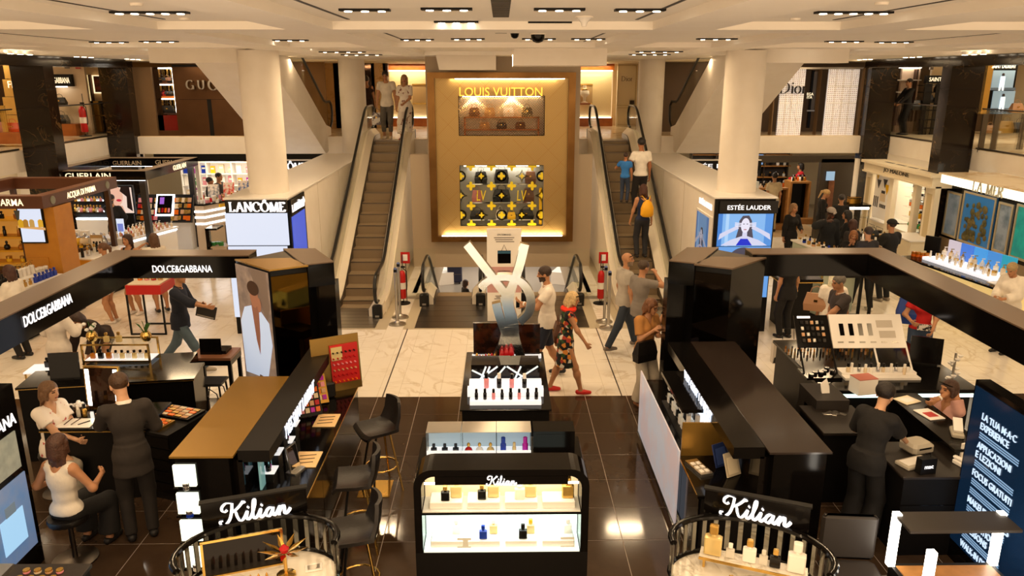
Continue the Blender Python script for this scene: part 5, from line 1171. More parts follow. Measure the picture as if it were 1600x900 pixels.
fr_ = empty('price_card',loc_of(wc_,.78,.45,.95),0,'framed white card of product pictures standing on the till counter','sign'); bar(-.14,.14,-.01,.01,0,.36).build('frame',M_steel,fr_); bar(-.12,.12,-.014,-.01,.02,.28).build('card',M_white_g,fr_)
for k in range(6): bar(-.09 + (k % 3) * .07, -.05 + (k % 3) * .07, -.017, -.014, .07 + (k // 3) * .09, .12 + (k // 3) * .09).build('printed_item', M_blackm, fr_)
# backlit shelf wall and poster behind the clerk
bw = empty('backlit_shelves', (DY(140, 330, 21.2).x, 21.2, 0), 0, 'black shelf wall with cool backlit rows behind the bearded clerk', 'shelf')
pbox(bw, 'back_panel', M_blackm, 112, 168, 290, 372, 21.25, .3); pbox(bw, 'drawer_unit', M_white_g, 122, 168, 344, 372, 20.95, .3)
for py in (313, 330, 341): pbox(bw, 'light_strip', M_litc, 118, 167, py, py + 1.8, 21.1, .1)
for py in (315, 332): pbox(bw, 'shelf', M_black, 116, 167, py, py + 1.5, 20.95, .3)
for py, i in ((315, 0), (332, 1)):
    p0,p1 = DY(119,py,21.05),DY(158,py,21.05); prow('round' if i else 'flask',p0,p1,9,.22 if i else .14,[P_gold,P_clr,P_pink],P_gold,('perfume bottle on the upper backlit shelf behind the clerk','ornate bottle on the lower backlit shelf behind the clerk')[i],'bottle','bottles on backlit shelf %d' % i)
po = empty('lit_poster', (DY(187, 330, 20.9).x, 20.9, 0), 0, 'tall backlit beauty poster beside the bearded clerk', 'poster')
pbox(po,'frame',M_blackm,165,206,290,335,20.92,.1); ps_ = pbox(po,'sheet',em('rose','#f0d4c4',.9),167.5,204,293,333,20.9,.02); c_ = pP(186,313,20.895,po); bar(-.35,.35,.03,.1,0,1.5).build('stand',M_blackm,po)
Mx = facing(c_); flat_shape('printed_face',ell(-.12,.12,.24,.3),em('skinp','#e8b49a',.9),ps_,Mx); flat_shape('printed_hair',[(.1,.38),(.32,.38),(.34,-.3),(.2,-.2),(.22,.1),(.05,.25)],em('hairp','#2a1412',.4),ps_,Mx,.004); flat_shape('printed_mouth',ell(.0,.0,.07,.035),em('lipp','#c0203c',.9),ps_,Mx,.006); flat_shape('printed_shoulder',[(-.32,-.38),(.15,-.38),(.08,-.15),(-.2,-.12)],em('skinq','#dca488',.9),ps_,Mx,.005)
# make-up wall: slanted black board with palettes over a white tester counter
mk = empty('makeup_display', (DY(258, 350, 21.6).x, 21.6, 0), 0, 'slanted black make-up board with glowing screen above a pale tester counter', 'display')
bx0, bx1 = pP(213, 345, 21.6, mk).x, pP(300, 345, 21.6, mk).x; zt, zm = DY(258, 303, 22.0).z, DY(258, 347, 21.5).z
tl = math.atan2(.35, zt - zm); Mb = facing((0, -.05, zm), 0, tl); Hb = math.hypot(.35, zt - zm)
MB().cbox(((bx0 + bx1) / 2,Hb / 2,-.05),(bx1 - bx0,Hb,.1),0,Mb).build('board',M_blackm,mk); bar(bx0 + .1,bx1 - .1,.1,.6,0,zm + .1).build('pedestal',M_white_g,mk)
rnd = random.Random(3)
for (u0, u1) in ((.03, .38), (.64, .97)):
    for r in range(4):
        for c in range(6):
            if rnd.random() < .12: continue
            u = u0 + (u1 - u0) * (c + .5) / 6; x = bx0 + (bx1 - bx0) * u; y = Hb * (.12 + r * .22); cc = rnd.choice([P_skin,P_cream,P_red,P_org,P_gold,P_pink] if u0 < .5 else [P_skin,P_cream,P_gold,P_org])
            MB().rbox(x - .055, x + .055, y - .07 * rnd.uniform(.5, 1), y + .07, 0, .03, .004, 0, Mb).build('palette', cc, mk)
sc_ = MB().cbox((bx0 + (bx1 - bx0) * .51,Hb * .6,.02),(.5,Hb * .78,.04),0,Mb).build('screen_rim',M_litc,mk); MB().cbox((bx0 + (bx1 - bx0) * .51,Hb * .6,.044),(.42,Hb * .68,.01),0,Mb).build('screen',M_black,sc_)
for k in range(4): MB().cbox((bx0 + (bx1 - bx0) * .51 - .14 + k * .09,Hb * .4,.05),(.06,.13,.008),0,Mb).build('printed_item',[P_skin,P_red,P_org,P_pink][k],sc_)
MB().cbox((bx0 + (bx1 - bx0) * .51 - .08, Hb * .75, .05), (.12, .2, .008), 0, Mb).build('printed_figure', em('violet', '#a060d0', .8), sc_)
A, B = F(203, 372, .98), F(277, 352, .98)
mc = counter('tester_counter', 'pale counter with cool light strip below the slanted make-up board', A, B, .95, .95, M_white_g, M_white_g, M_white_g, nd=2, lit=M_litc)
for r in range(5):
    prow('lipstick' if r % 2 else 'pump',loc_of(mc,.08,.12 + r * .17,.95),loc_of(mc,mc['L'] - .1,.12 + r * .17,.95),11,.12 if r % 2 else .15,[P_skin,P_cream,P_gold,P_pink,P_red] if r % 2 else [P_cream,P_skin],[P_red,P_gold] if r % 2 else P_wht,('tester bottle on the pale counter below the make-up board','tester lipstick on the pale counter below the make-up board')[r % 2],'cosmetic','testers below the make-up board %d' % (r % 2),0,.02)
sg_ = empty('counter_sign',loc_of(mc,.35,.55,.95),0,'small upright blue white sign among the testers of the pale counter','sign'); bar(-.09,.09,-.01,.01,0,.42).build('panel',M_wscreen,sg_); bar(-.07,.07,-.013,-.01,.1,.3).build('print',em('bluep','#8090e0',.7),sg_)
# lit drawer cabinet
A, B = F(309, 338, 1.05), F(349, 318, 1.05)
lc = empty('drawer_cabinet', (DY(309, 370, 20.9).x, 20.9, 0), 0, 'taupe drawer cabinet with three glowing shelf edges left of the blank white screens', 'cabinet')
x1_ = DY(321, 350, 20.9).x - lc.location.x
lcx = [(0, 0), (x1_, 0), (x1_ + 1.05, 2.0), (x1_ + .3, 2.3), (0, 1.2)]
M_taupl = mat('taupe_laminate', '#b8a48c', .4)
zs = [DY(312, p, 20.9).z for p in (372, 350, 340, 331, 322)]
MB().prism(lcx, 0, zs[4]).build('body', M_taupl, lc); MB().prism([(x * 1.02, y) for x, y in lcx], zs[4], zs[4] + .05).build('top', M_black, lc)
for z in zs[1:4]:
    ls = MB(); ls.prism([(-.01,-.02),(x1_ + .01,-.02),(x1_ + 1.06,1.98),(x1_ + 1.02,2.0),(x1_,.02),(-.01,.02)],z - .02,z + .025); ls.build('light_strip',M_litc,lc)
MB().prism([(x1_ + .25, .44), (x1_ + .3, .42), (x1_ + .98, 1.74), (x1_ + .93, 1.76)], zs[3] + .06, zs[4] - .02).build('yellow_panel', P_yel, lc)
zt = zs[4] + .05
for k in range(14): product(('flask','jar','tube')[k % 3],Vector(lc.location) + Vector((.15 + (k % 4) * .13 + (k // 4) * .18,.15 + (k // 4) * .45 + (k % 2) * .1,zt)),.15,[P_wht,P_pink,P_red,P_clr][k % 4],[P_gold,P_wht,P_sil][k % 3],cname([P_wht,P_pink,P_red,P_clr][k % 4]) + ' skincare product on top of the taupe drawer cabinet','cosmetic','products on the drawer cabinet')
# magazines / boards leaning on the cabinet
for k, (c, t) in enumerate((('#7a7f88', 0), ('#d8483c', 1), ('#3a62a8', 2))):
    o = MB().cbox((0,0,.22),(.3,.02,.44),0,Matrix.Rotation(-.35,4,'X')).build('leaning_board',mat('board_%d' % k,c,.4,noise=(12,.4,.6),col2='#e8dcd0'),None,Vector(lc.location) + Vector((.25 + k * .3,.8 + k * .38,zt)),.2); tag(o,('grey','red','blue')[k] + ' picture board leaning on the taupe drawer cabinet','board')
# black shelf frame near the white screens
bf = empty('black_display_frame',F(331,400,0) * 1.0,0,'black display frame with small bottles left of the blank white screens','display'); bf.location = (DY(330,400,18.6).x,18.6,0)
a_ = pP(320,357,18.6,bf); b_2 = pP(326,357,18.6,bf); bar(a_.x,b_2.x,0,.1,0,a_.z).build('post',M_black,bf); a_ = pP(351,352,19.0,bf); bar(a_.x,a_.x + .05,.4,.5,0,a_.z).build('rear_post',M_dsteel,bf); pbox(bf,'shelf',M_taupl,322,352,386,388,18.6,.5); pbox(bf,'top_bar',M_black,320,338,357,360,18.6,.5); pbox(bf,'glass',M_glass,328,350,362,386,18.9,.02)
prow('jar',DY(330,386,18.8),DY(346,386,18.8),4,.13,[P_sil,P_grn],P_grn,'small jar in the black display frame by the white screens','jar','jars in the black frame')
# black canopies behind
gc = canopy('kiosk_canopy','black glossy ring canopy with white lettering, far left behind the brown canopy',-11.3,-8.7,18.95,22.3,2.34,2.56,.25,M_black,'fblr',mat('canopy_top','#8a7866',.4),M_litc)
side_text('lettering','GUERLAIN',M_letterw,gc,-8.695,21.0,2.45,.85,.13,PI / 2,bold=.004); side_text('lettering','GUERLAIN',M_letterw,gc,-10.1,18.945,2.45,1.1,.14,0,bold=.004)
side_text('lettering','GUERLAIN',mat('dim_letter','#b8a890',.4),gc,-9.4,22.04,2.45,.8,.12,0,bold=.003); side_text('lettering','GUERLAIN',mat('dim_letter','#b8a890'),gc,-10.6,22.04,2.43,.8,.12,0,bold=.003)
for (x,y) in ((-11.2,19.1),(-8.85,22.1),(-8.85,19.1)): bar(x - gc.location.x - .07,x - gc.location.x + .07,y - gc.location.y - .07,y - gc.location.y + .07,0,2.34).build('post',M_char,gc)
# white shop behind: bright shelves and goods
wsx = [DY(p, 300, 26.5).x for p in (285, 300, 330, 360, 385, 440)]
ws = empty('shelf_wall', (wsx[0], 26.5, 0), 0, 'bright cream shelf wall packed with coloured boxes at the back of the left aisle', 'shelf')
bar(0, 5.2, .45, .5, 0, 2.5).build('back_panel', mat('bright_back', '#f4ead8', .5, emit='#fff2dc', es=.35), ws)
for z in (.75, 1.15, 1.55, 1.95): bar(0, 5.2, .05, .45, z, z + .03).build('shelf', M_white_g, ws)
for k in range(7): bar(k * .86, k * .86 + .03, .03, .45, 0, 2.4).build('upright', M_white_g, ws)
rnd = random.Random(5)
for z in (.78, 1.18, 1.58, 1.98):
    for k in range(17):
        cc = rnd.choice([P_blue, P_org, P_wht, P_pink, P_grn, P_pur, P_yel, P_cream, P_red, P_cream, P_wht])
        product('box',(wsx[0] + .15 + k * .3,26.7,z),rnd.uniform(.2,.32),cc,P_wht,cname(cc) + ' carton on the bright shelf wall at the back left','carton','cartons on the bright shelf wall')
for (px,Y,w_,lab) in ((318,24.6,.9,'white display table at the back of the left aisle, nearer the dark post'),(365,24.8,1.5,'white display table at the back of the left aisle, beside the column')):
    x = DY(px, 300, Y).x; e = counter('display_table', lab, (x - w_ / 2, Y), (x + w_ / 2, Y), .7, .95, M_white_g, M_white_g, M_white_g, nd=2)
    for k in range(9): product(('jar','box','flask')[k % 3],(x - w_ / 2 + .1 + k * (w_ - .2) / 8,Y + .3 + (k % 2) * .2,.95),.22,[P_pink,P_wht,P_red,P_grn,P_clr,P_pur][k % 6],[P_wht,P_sil][k % 2],cname([P_pink,P_wht,P_red,P_grn,P_clr,P_pur][k % 6]) + ' product on the white display tables at the back left','cosmetic','products on the back tables')
bar(0,.12,0,.12,0,2.36).build('white_post',M_white,None,(DY(305,270,24.4).x,24.4,0)); bpy.data.objects['white_post'].update_tag(); tag(bpy.data.objects['white_post'],'slim white post at the back of the left aisle','post')
# shop signs on the back wall by the parapets
for (s_, txt, pxa, pxb) in ((-1, 'LANCÔME', 395, 484), (1, 'ESTÉE LAUDER', 1064, 1190)):
    p0,p1 = DY(pxa,266,22.9),DY(pxb,251,22.9); e = empty('shop_sign',((p0.x + p1.x) / 2,22.9,p0.z),0,{-1: 'black shop sign with white serif letters behind the left front column',1: 'black shop sign with white letters behind the right front column'}[s_],'sign'); w_ = p1.x - p0.x; h_ = p1.z - p0.z
    bar(-w_ / 2, w_ / 2, 0, .15, 0, h_).build('board', M_blackm, e); bar(-w_ / 2, w_ / 2, .0, .15, h_, h_ + .03).build('trim', M_white_g, e)
    if s_ < 0:
        pen_word('lettering', serif_word(txt), M_letter, e, facing((.1, -.012, h_ / 2)), w_ * .72, .2, .07, th=.01)
        MB().prism(petal4(w_ * .45, 0, .09, .5), -.01, .0, 0, facing((0, -.01, h_ / 2))).build('rose_emblem', M_letter, e)
    else: text('lettering', txt, M_letter, e, facing((.0, -.012, h_ / 2)), width=w_ * .9, height=h_ * .55, bold=.003)
    bar(-w_ / 2, w_ / 2, .05, .15, -1.9, -.35).build('wall_unit', mat('cool_wall', '#c8d0d4', .4), e)
# screens on the parapet blocks
pl_, pr_ = bpy.data.objects['escalator_parapet'], bpy.data.objects['escalator_parapet.001']
YS = 14.15
def zt_(py, px=400): return DY(px, py, YS).z
# left: sign and white screen tiles
pbox(pl_,'sign_board',M_black,354,447.5,312.5,332,14.10,.05); pen_word('lettering',serif_word('LANCÔME'),M_letter,pl_,facing(DY(401,321.5,14.085)),DY(446,320,14.1).x - DY(357,320,14.1).x - .02,.21,.07,th=.01)
s1 = pbox(pl_,'screen_tile',M_wscreen,356,448,333.5,383.5,14.11,.04); bar(*[DY(p,384,14.11).x for p in (356,448)],14.11,14.15,.35,zt_(384.7)).build('screen_tile',M_wscreen,pl_)
xs = -3.97
M_bscr = mat('blue_screen', '#3a56c0', .3, emit='#3450c8', es=.75); M_bscr2 = mat('light_blue_screen', '#5a80d0', .3, emit='#4a78d0', es=.75)
bar(xs + .03, xs + .045, 14.25, 15.25, 2.28, 2.57).build('sign_board', M_black, pl_)
pen_word('lettering',serif_word('LANCÔME'),M_letter,pl_,Matrix.Translation((xs + .047,14.7,2.42)) @ Matrix.Rotation(PI / 2,4,'Z') @ Matrix.Rotation(PI / 2,4,'X'),.78,.2,.07)
MB().prism(petal4(0,0,.09,.5),0,.01,0,Matrix.Translation((xs + .047,15.17,2.42)) @ Matrix.Rotation(PI / 2,4,'Z') @ Matrix.Rotation(PI / 2,4,'X')).build('rose_emblem',M_letter,pl_)
bar(xs + .03, xs + .04, 14.28, 15.25, 1.25, 2.25).build('screen_tile', M_bscr, pl_); bar(xs + .03, xs + .04, 14.28, 15.25, .3, 1.24).build('screen_tile', M_bscr2, pl_)
# right: sign, portrait screen, side screen
pbox(pr_,'sign_board',M_black,1124,1217,314,333.5,14.10,.05); text('lettering','ESTÉE LAUDER',M_letter,pr_,facing(DY(1171,323.5,14.09)),width=DY(1205,320,14.1).x - DY(1137,320,14.1).x,height=.105,bold=.004)
def blue_portrait(parent, M, W, H, es):
    bgp = flat_shape('printed_background',[(-W / 2,-H / 2),(W / 2,-H / 2),(W / 2,H / 2),(-W / 2,H / 2)],em('sky%d' % (es * 10),'#7fb4ee',es),parent,M,0); k = min(H,W / 1.75)
    for x0,x1,c in ((-.5,-.42,'#3f7fd0'),(.36,.5,'#4f8fdc'),(-.36,-.3,'#a8d0f8')): flat_shape('printed_stripe',[(x0 * W,-H / 2),(x1 * W,-H / 2),(x1 * W,H / 2),(x0 * W,H / 2)],em('st%s%d' % (c[1:],es * 10),c,es),bgp,M,.003)
    I = lambda n, c: em('p' + n + '%d' % (es * 10), c, es)
    flat_shape('printed_hair',[(-.1 * k,.46 * k),(.1 * k,.47 * k),(.2 * k,.3 * k),(.24 * k,-.05 * k),(.3 * k,-.35 * k),(.18 * k,-.4 * k),(-.18 * k,-.42 * k),(-.3 * k,-.35 * k),(-.22 * k,.0),(-.2 * k,.3 * k)],I('hair','#4a4656'),bgp,M,.005)
    for s_ in (-1, 1):
        flat_shape('printed_arm',[(s_ * .84 * k,-.32 * k),(s_ * .80 * k,-.12 * k),(s_ * .24 * k,.16 * k),(s_ * .2 * k,.05 * k),(s_ * .5 * k,-.1 * k)],I('skin','#cfd2ee'),bgp,M,.011 + (s_ + 1) * .0006)
        for f_ in range(3): flat_shape('printed_finger',[(s_ * .34 * k,(.13 + f_ * .045) * k),(s_ * .11 * k,(.1 + f_ * .05) * k),(s_ * .11 * k,(.13 + f_ * .05) * k),(s_ * .34 * k,(.16 + f_ * .045) * k)],I('skin2','#e2e2f6'),bgp,M,.014 + f_ * .001)
    flat_shape('printed_shoulders',[(-.75 * k,-.5 * k),(-.45 * k,-.32 * k),(-.1 * k,-.2 * k),(.1 * k,-.2 * k),(.45 * k,-.32 * k),(.75 * k,-.5 * k)],I('skin','#cfd2ee'),bgp,M,.007)
    flat_shape('printed_dress', [(-.26 * k, -.5 * k), (-.12 * k, -.28 * k), (.1 * k, -.28 * k), (.26 * k, -.5 * k)], I('dress', '#1c30c8'), bgp, M, .009)
    flat_shape('printed_neck', [(-.08 * k, -.28 * k), (.08 * k, -.28 * k), (.07 * k, 0), (-.07 * k, 0)], I('skin', '#cfd2ee'), bgp, M, .010)
    flat_shape('printed_face', ell(0, .15 * k, .14 * k, .24 * k), I('skin2', '#e2e2f6'), bgp, M, .0125)
    for s_ in (-1, 1): flat_shape('printed_eye', ell(s_ * .055 * k, .2 * k, .03 * k, .013 * k, 8), I('dark', '#3a3848'), bgp, M, .018)
    flat_shape('printed_mouth', ell(0, .02 * k, .05 * k, .016 * k, 10), I('lip', '#b06a78'), bgp, M, .018)
x0, x1 = 4.05, 5.08; z1, z0 = DY(1170, 334.5, 14.1).z, DY(1170, 385, 14.1).z
blue_portrait(pr_, facing(((x0 + x1) / 2, 14.13, (z0 + z1) / 2)), x1 - x0, z1 - z0, .9)
bar(x0, x1, 14.11, 14.14, z0 - 1.0, z0 - .015).build('screen_tile', em('lowsky', '#6aa4ea', .85), pr_)
flat_shape('printed_hair', ell(0, 0, .3, .3, 16, 0, 180), em('phair9', '#4a4656', .9), pr_, facing(((x0 + x1) / 2, 14.108, z0 - .32)))
xs = 3.97
for (yy0, yy1, za, zb_) in ((14.35, 15.25, 1.2, 2.2),):
    Ms = Matrix.Translation((xs - .034,(yy0 + yy1) / 2,(za + zb_) / 2)) @ Matrix.Rotation(-PI / 2,4,'Z') @ Matrix.Rotation(PI / 2,4,'X'); blue_portrait(pr_,Ms,yy1 - yy0,zb_ - za,.35)
bar(xs - .04, xs - .03, 14.35, 15.25, .3, 1.18).build('screen_tile', em('lowsky2', '#3f7fb8', .5), pr_)
bar(xs - .032, xs, 14.2, 15.35, .2, 2.24).build('side_frame', M_white_g, pr_)
text('lettering','ESTÉE LAUDER',M_letter,pr_,Matrix.Translation((xs - .008,14.78,2.42)) @ Matrix.Rotation(-PI / 2,4,'Z') @ Matrix.Rotation(PI / 2,4,'X'),width=.95,height=.14,bold=.004)
# red topped table in the aisle
p = F(208, 523, 0); q = F(258, 523, 0)
rt = empty('display_table', ((p.x + q.x) / 2, (p.y + q.y) / 2 + .3, 0), 0, 'red topped display table on thin black legs in the left aisle', 'table')
w_ = (q.x - p.x) / 2 + .02; bar(-w_, w_, -.3, .35, .80, .98).build('red_box', M_red, rt); bar(-w_ + .03, w_ - .03, -.27, .32, .98, 1.0).build('tray', M_cream, rt)
for (x, y) in ((-w_, -.3), (w_, -.3), (-w_, .35), (w_, .35)): bar(x - .015, x + .015, y - .015, y + .015, 0, .8).build('leg', M_blackm, rt)
bar(-w_, w_, -.315, -.285, 0, .03).build('foot_rail', M_blackm, rt); bar(-w_, w_, .335, .365, 0, .03).build('foot_rail', M_blackm, rt)
for k in range(4): product('compact',Vector(rt.location) + Vector((-.2 + k * .13,.05,1.0)),.05,[P_org,P_pink,P_red,P_skin][k],P_gold,('orange','pink','red','beige')[k] + ' compact on the red topped table','compact')
# ================================================================ ground floor, right aisle
M_char2 = mat('charcoal_panel', '#3a3228', .45)
# dark framed shop at the back
sd = empty('storefront', (9.2, 22.95, 0), 0, 'charcoal shop entrance wall with header at the back of the right aisle', 'storefront')
pbox(sd,'header',M_char2,1187,1336,243.5,254,22.95,.2); a = DY(1279,300,22.95).x - 9.2; b = DY(1330,300,22.95).x - 9.2; bar(a,b,0,.2,0,2.42).build('pier',M_char2,sd); bar(b,b + .3,.0,.3,0,2.42).build('edge',M_white,sd)
pst = empty('lit_poster',(DY(1298,300,22.85).x,22.85,0),0,'narrow lit poster panel on the charcoal shop wall','poster'); pbox(pst,'panel',M_dwood,1290,1305.5,268,330,22.88,.06); pbox(pst,'picture',mat('copper_print','#8a5838',.4,noise=(4,.3,.7),col2='#4a2c20'),1291,1304.5,282,326,22.86,.02); pbox(pst,'screen',em('bluewhite','#a8c8e0',.7),1290.5,1305,268,282,22.86,.02); bar(-.1,.1,.1,.2,0,.3).build('foot',M_blackm,pst)
M_oak = mat('oak', '#9a6a34', .4, noise=(8, .3, .7), col2='#b07a40')
fl_ = bar(7.0,10.2,23.2,29.4,-.011,.006).build('wood_floor',mat('pale_wood_floor','#b89a70',.35,noise=(5,.3,.7),col2='#c8aa80')); tag(fl_,'pale wooden floor inside the charcoal framed shop','flooring')
for (px0,px1,py,Y,lab) in ((1187,1232,294,24.6,'oak framed counter with open black centre just inside the charcoal framed shop'),(1236,1268,284,25.6,'taller oak counter at the right inside the charcoal framed shop')):
    p0, p1 = DY(px0, py, Y), DY(px1, py, Y); e = empty('oak_counter', ((p0.x + p1.x) / 2, Y, 0), 0, lab, 'counter'); w_ = (p1.x - p0.x) / 2
    bar(-w_,w_,0,.6,p0.z - .06,p0.z).build('top',M_oak,e); bar(-w_,-w_ + .06,0,.6,0,p0.z - .06).build('leg',M_oak,e); bar(w_ - .06,w_,0,.6,0,p0.z - .06).build('leg',M_oak,e); bar(-w_ + .06,w_ - .06,.3,.6,.05,p0.z - .08).build('back',M_black,e); bar(-w_ - .1,w_ + .3,-.3,.0,0,.18).build('step',M_oak,e)
    prow('tall',(p0.x + .1,Y + .2,p0.z),(p1.x - .1,Y + .3,p0.z),8,.2,[P_wht,P_blk,P_gold,P_org],[P_blk,P_sil],'small bottle on the ' + ('open oak counter' if px0 < 1200 else 'taller oak counter') + ' in the charcoal framed shop','bottle','bottles on oak counter %d' % px0,0,.04)
    prow('tall',(p0.x + .2,Y + .2,.18 if 0 else .0),(p1.x - .2,Y + .2,.0),6,.2,[P_clr,P_amb,P_wht],P_blk,'bottle on the floor level shelf of the ' + ('open' if px0 < 1200 else 'taller') + ' oak counter','bottle','low bottles %d' % px0)
sb = empty('back_shelves',(8.4,27.6,0),0,'dark shelf wall with a small lit screen in the charcoal framed shop','shelf'); bar(-1.6,2.0,.3,.35,0,2.5).build('back_panel',M_char,sb)
for z in (.9, 1.3, 1.7, 2.1): bar(-1.6, 2.0, 0, .3, z - .03, z).build('shelf', M_oak, sb)
for k in range(5): bar(-1.6 + k * .87, -1.57 + k * .87, 0, .3, 0, 2.4).build('upright', M_dsteel, sb)
bar(.35,.95,-.05,0,1.75,2.1).build('screen',em('bluescr','#80a8d8',.8),sb); bar(-.5,.1,-.02,.0,1.75,2.05).build('lit_panel',em('warmscr','#ffe0a0',.8),sb)
for z in (.9,1.3,1.7): prow('flask',(6.95,27.72,z),(10.2,27.72,z),14,.18,[P_wht,P_clr,P_gold,P_blk],[P_blk,P_gold],'bottle on the dark shelf wall of the charcoal framed shop','bottle','bottles on the dark shelf wall')
gcn = empty('glass_counter', (DY(1338, 350, 21.2).x, 21.2, 0), 0, 'glass topped counter with a gold box at the corner by the cream boutique', 'counter')
bar(-.32, .32, 0, .5, .95, 1.0).build('top', M_glass, gcn); bar(-.35, .35, -.02, .52, 1.28, 1.33).build('shelf', M_black, gcn)
for (x, y) in ((-.33, 0), (.33, 0), (-.33, .5), (.33, .5)): bar(x - .02, x + .02, y - .02, y + .02, 0, 1.3).build('leg', M_chrome, gcn)
bar(-.3, .3, -.01, .0, 1.2, 1.26).build('light_strip', M_lit, gcn)
gb = empty('gift_box',(gcn.location.x - .05,21.4,1.33),0,'shiny gold gift box on the black shelf of the glass counter','box'); MB().rbox(-.16,.16,-.1,.1,0,.2,.01).build('box',M_gold,gb); bar(-.165,.165,-.105,.105,.15,.17).build('ribbon',M_blackm,gb)
# cream boutique between the pillars (faces the aisle)
jm = empty('cream_boutique', (10.6, 0, 0), 0, 'cream panelled boutique front with cornice and glass shelves in the right wall', 'storefront')
def jb(nm, m_, y0, y1, z0, z1, x0=0, x1=.1, par=None): return bar(x0, x1, min(y0, y1), max(y0, y1), z0, z1).build(nm, m_, par or jm)
Y0, Y1 = 18.55, 22.2
jb('cornice',M_cream,Y0,Y1,2.2,2.46,-.12,.5); jb('cornice_lip',M_cream,Y0 - .04,Y1 + .04,2.42,2.49,-.2,.5); jb('cornice_step',M_cream,Y0,Y1,2.16,2.2,-.16,.5)
for k in range(4): jb('roof_slot', M_char, 19.2 + k * .62, 19.2 + k * .62 + .45, 2.487, 2.494, .12, .2)
for (y0, y1) in ((Y1, 21.82), (20.82, 20.6), (19.56, 19.4), (18.98, Y0)): 
    ps_ = jb('pilaster', M_cream, y0, y1, 0, 2.2, -.02, .12); 
    if abs(y0 - y1) > .3: jb('pilaster_panel', mat('cream_shadow', '#c9b68c'), y0 - .1, y1 + .1, .3, 2.0, -.024, -.02, ps_)
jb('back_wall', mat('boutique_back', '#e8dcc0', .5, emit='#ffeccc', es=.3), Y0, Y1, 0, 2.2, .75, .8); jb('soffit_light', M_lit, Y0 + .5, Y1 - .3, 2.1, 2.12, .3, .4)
for (y0, y1, nm) in ((21.82, 20.82, 'a'), (20.6, 19.56, 'b')):
    bc = jb('base_cabinet', M_cream, y0, y1, 0, .85, .0, .7); jb('sill', M_white_g, y0, y1, .85, .88, -.06, .7)
    for k in range(2):
        ym = (y0 + y1) / 2; ya,yb_ = (y0,ym) if k == 0 else (ym,y1); jb('panel_line',M_blackm,ya - .06,yb_ + .06,.12,.13,-.004,0,bc); jb('panel_line',M_blackm,ya - .06,yb_ + .06,.7,.71,-.004,0,bc); jb('panel_line',M_blackm,ya - .06,ya - .07,.12,.71,-.004,0,bc); jb('panel_line',M_blackm,yb_ + .06,yb_ + .07,.12,.71,-.004,0,bc)
for z in (1.15, 1.42, 1.68, 1.92):
    jb('glass_shelf', M_glass, 20.58, 19.58, z - .01, z, .3, .72); 
for i,(z,mm,kd,nm) in enumerate(((.88,[P_grn,P_yel,P_org],'round','bottle on the sill'),(1.15,[P_yel,P_org,P_grn],'flask','bottle on the lowest glass shelf'),(1.42,[P_org,P_red],'jar','candle jar on the second glass shelf'),(1.68,[P_cream,P_wht],'jar','jar on the third glass shelf'),(1.92,[P_blk,P_clr],'flask','bottle on the top glass shelf'))):
    prow(kd,(11.1,20.45,z),(11.1,19.7,z),6 if i != 2 else 4,.2 if i != 3 else .13,mm,[P_sil,P_blk],nm + ' of the cream boutique','bottle','boutique shelf %d' % i)
pj = empty('hanging_poster',(10.62,21.32,.92),0,'white poster of triangles and bottles hanging in the cream boutique window','poster'); jb('sheet',M_white_g,-.43,.43,0,1.22,.03,.04,pj)
for k,(y,z,s_,mm) in enumerate(((.2,.95,.12,M_char),(-.15,1.0,.12,M_char),(-.3,.85,.14,P_yel),(.3,1.15,.1,P_yel))): MB().xprism([(y - s_,z + s_),(y + s_,z + s_),(y,z - s_)],.022,.028).build('printed_triangle',mm,pj)
for k, y in enumerate((.35, .25, .15)): jb('printed_bar', M_char, y, y + .05, .3, .6, .022, .028, pj)
jb('printed_bottle', P_cream, -.25, .05, .5, .72, .022, .028, pj); jb('printed_cap', M_char, -.2, .0, .72, .8, .022, .028, pj)
for k in range(4): jb('printed_bar', M_char, -.3 + k * .09, -.25 + k * .09, .32, .42, .02, .03, pj)
side_text('lettering', 'JO MALONE', mat('dark_letter', '#3a3020', .4), jm, 10.475, 20.35, 2.32, 1.35, .13, -PI / 2, ext=.008)
e = counter('boutique_counter','cream panelled counter projecting from the boutique, before the dark haired clerk',(10.0,19.3),(10.0,18.3),.65,.92,M_white_g,M_cream,M_cream,nd=1)
# lit marble canopy and framed pictures
lm = empty('lit_canopy', (10.7, 0, 0), 0, 'glowing white canopy with serif letters over framed sea pictures, right wall', 'canopy')
MB().box(-.5,.75,14.0,17.72,2.42,2.62).build('light_box',mat('backlit_canopy','#fff6e0',.4,emit='#fff4d8',es=1.4),lm); MB().box(-.55,.78,14.0,17.76,2.62,2.65).build('marble_top',M_ufloor,lm)
pen_word('lettering',serif_word('LA MER'),mat('pale_grey_letter','#b8b4a0',.4),lm,Matrix.Translation((-.505,15.95,2.52)) @ Matrix.Rotation(-PI / 2,4,'Z') @ Matrix.Rotation(PI / 2,4,'X'),1.05,.16,.06)
wu = bar(10.98,11.45,14.9,18.75,0,2.42).build('wall_unit',M_black); tag(wu,'black wall unit carrying the framed sea pictures','wall unit'); bar(10.96,10.98,14.9,18.75,0,.95).build('wood_panel',mat('taupe_panel','#8a7458',.4),wu)
def pic(y0, y1, z0, z1, m_, lab, kind=0):
    e = empty('framed_picture', (10.955, (y0 + y1) / 2, z0), 0, lab, 'picture'); h = z1 - z0; w_ = abs(y1 - y0) / 2
    bar(-.01, .02, -w_, w_, 0, h).build('sheet', m_, e)
    for (a_,b_,c_,d_) in ((-w_,-w_ + .05,0,h),(w_ - .05,w_,0,h),(-w_ + .05,w_ - .05,0,.05),(-w_ + .05,w_ - .05,h - .05,h)): bar(-.03,.02,a_,b_,c_,d_).build('frame',mat('champagne_frame','#c0b090',.3,.5),e)
    return e
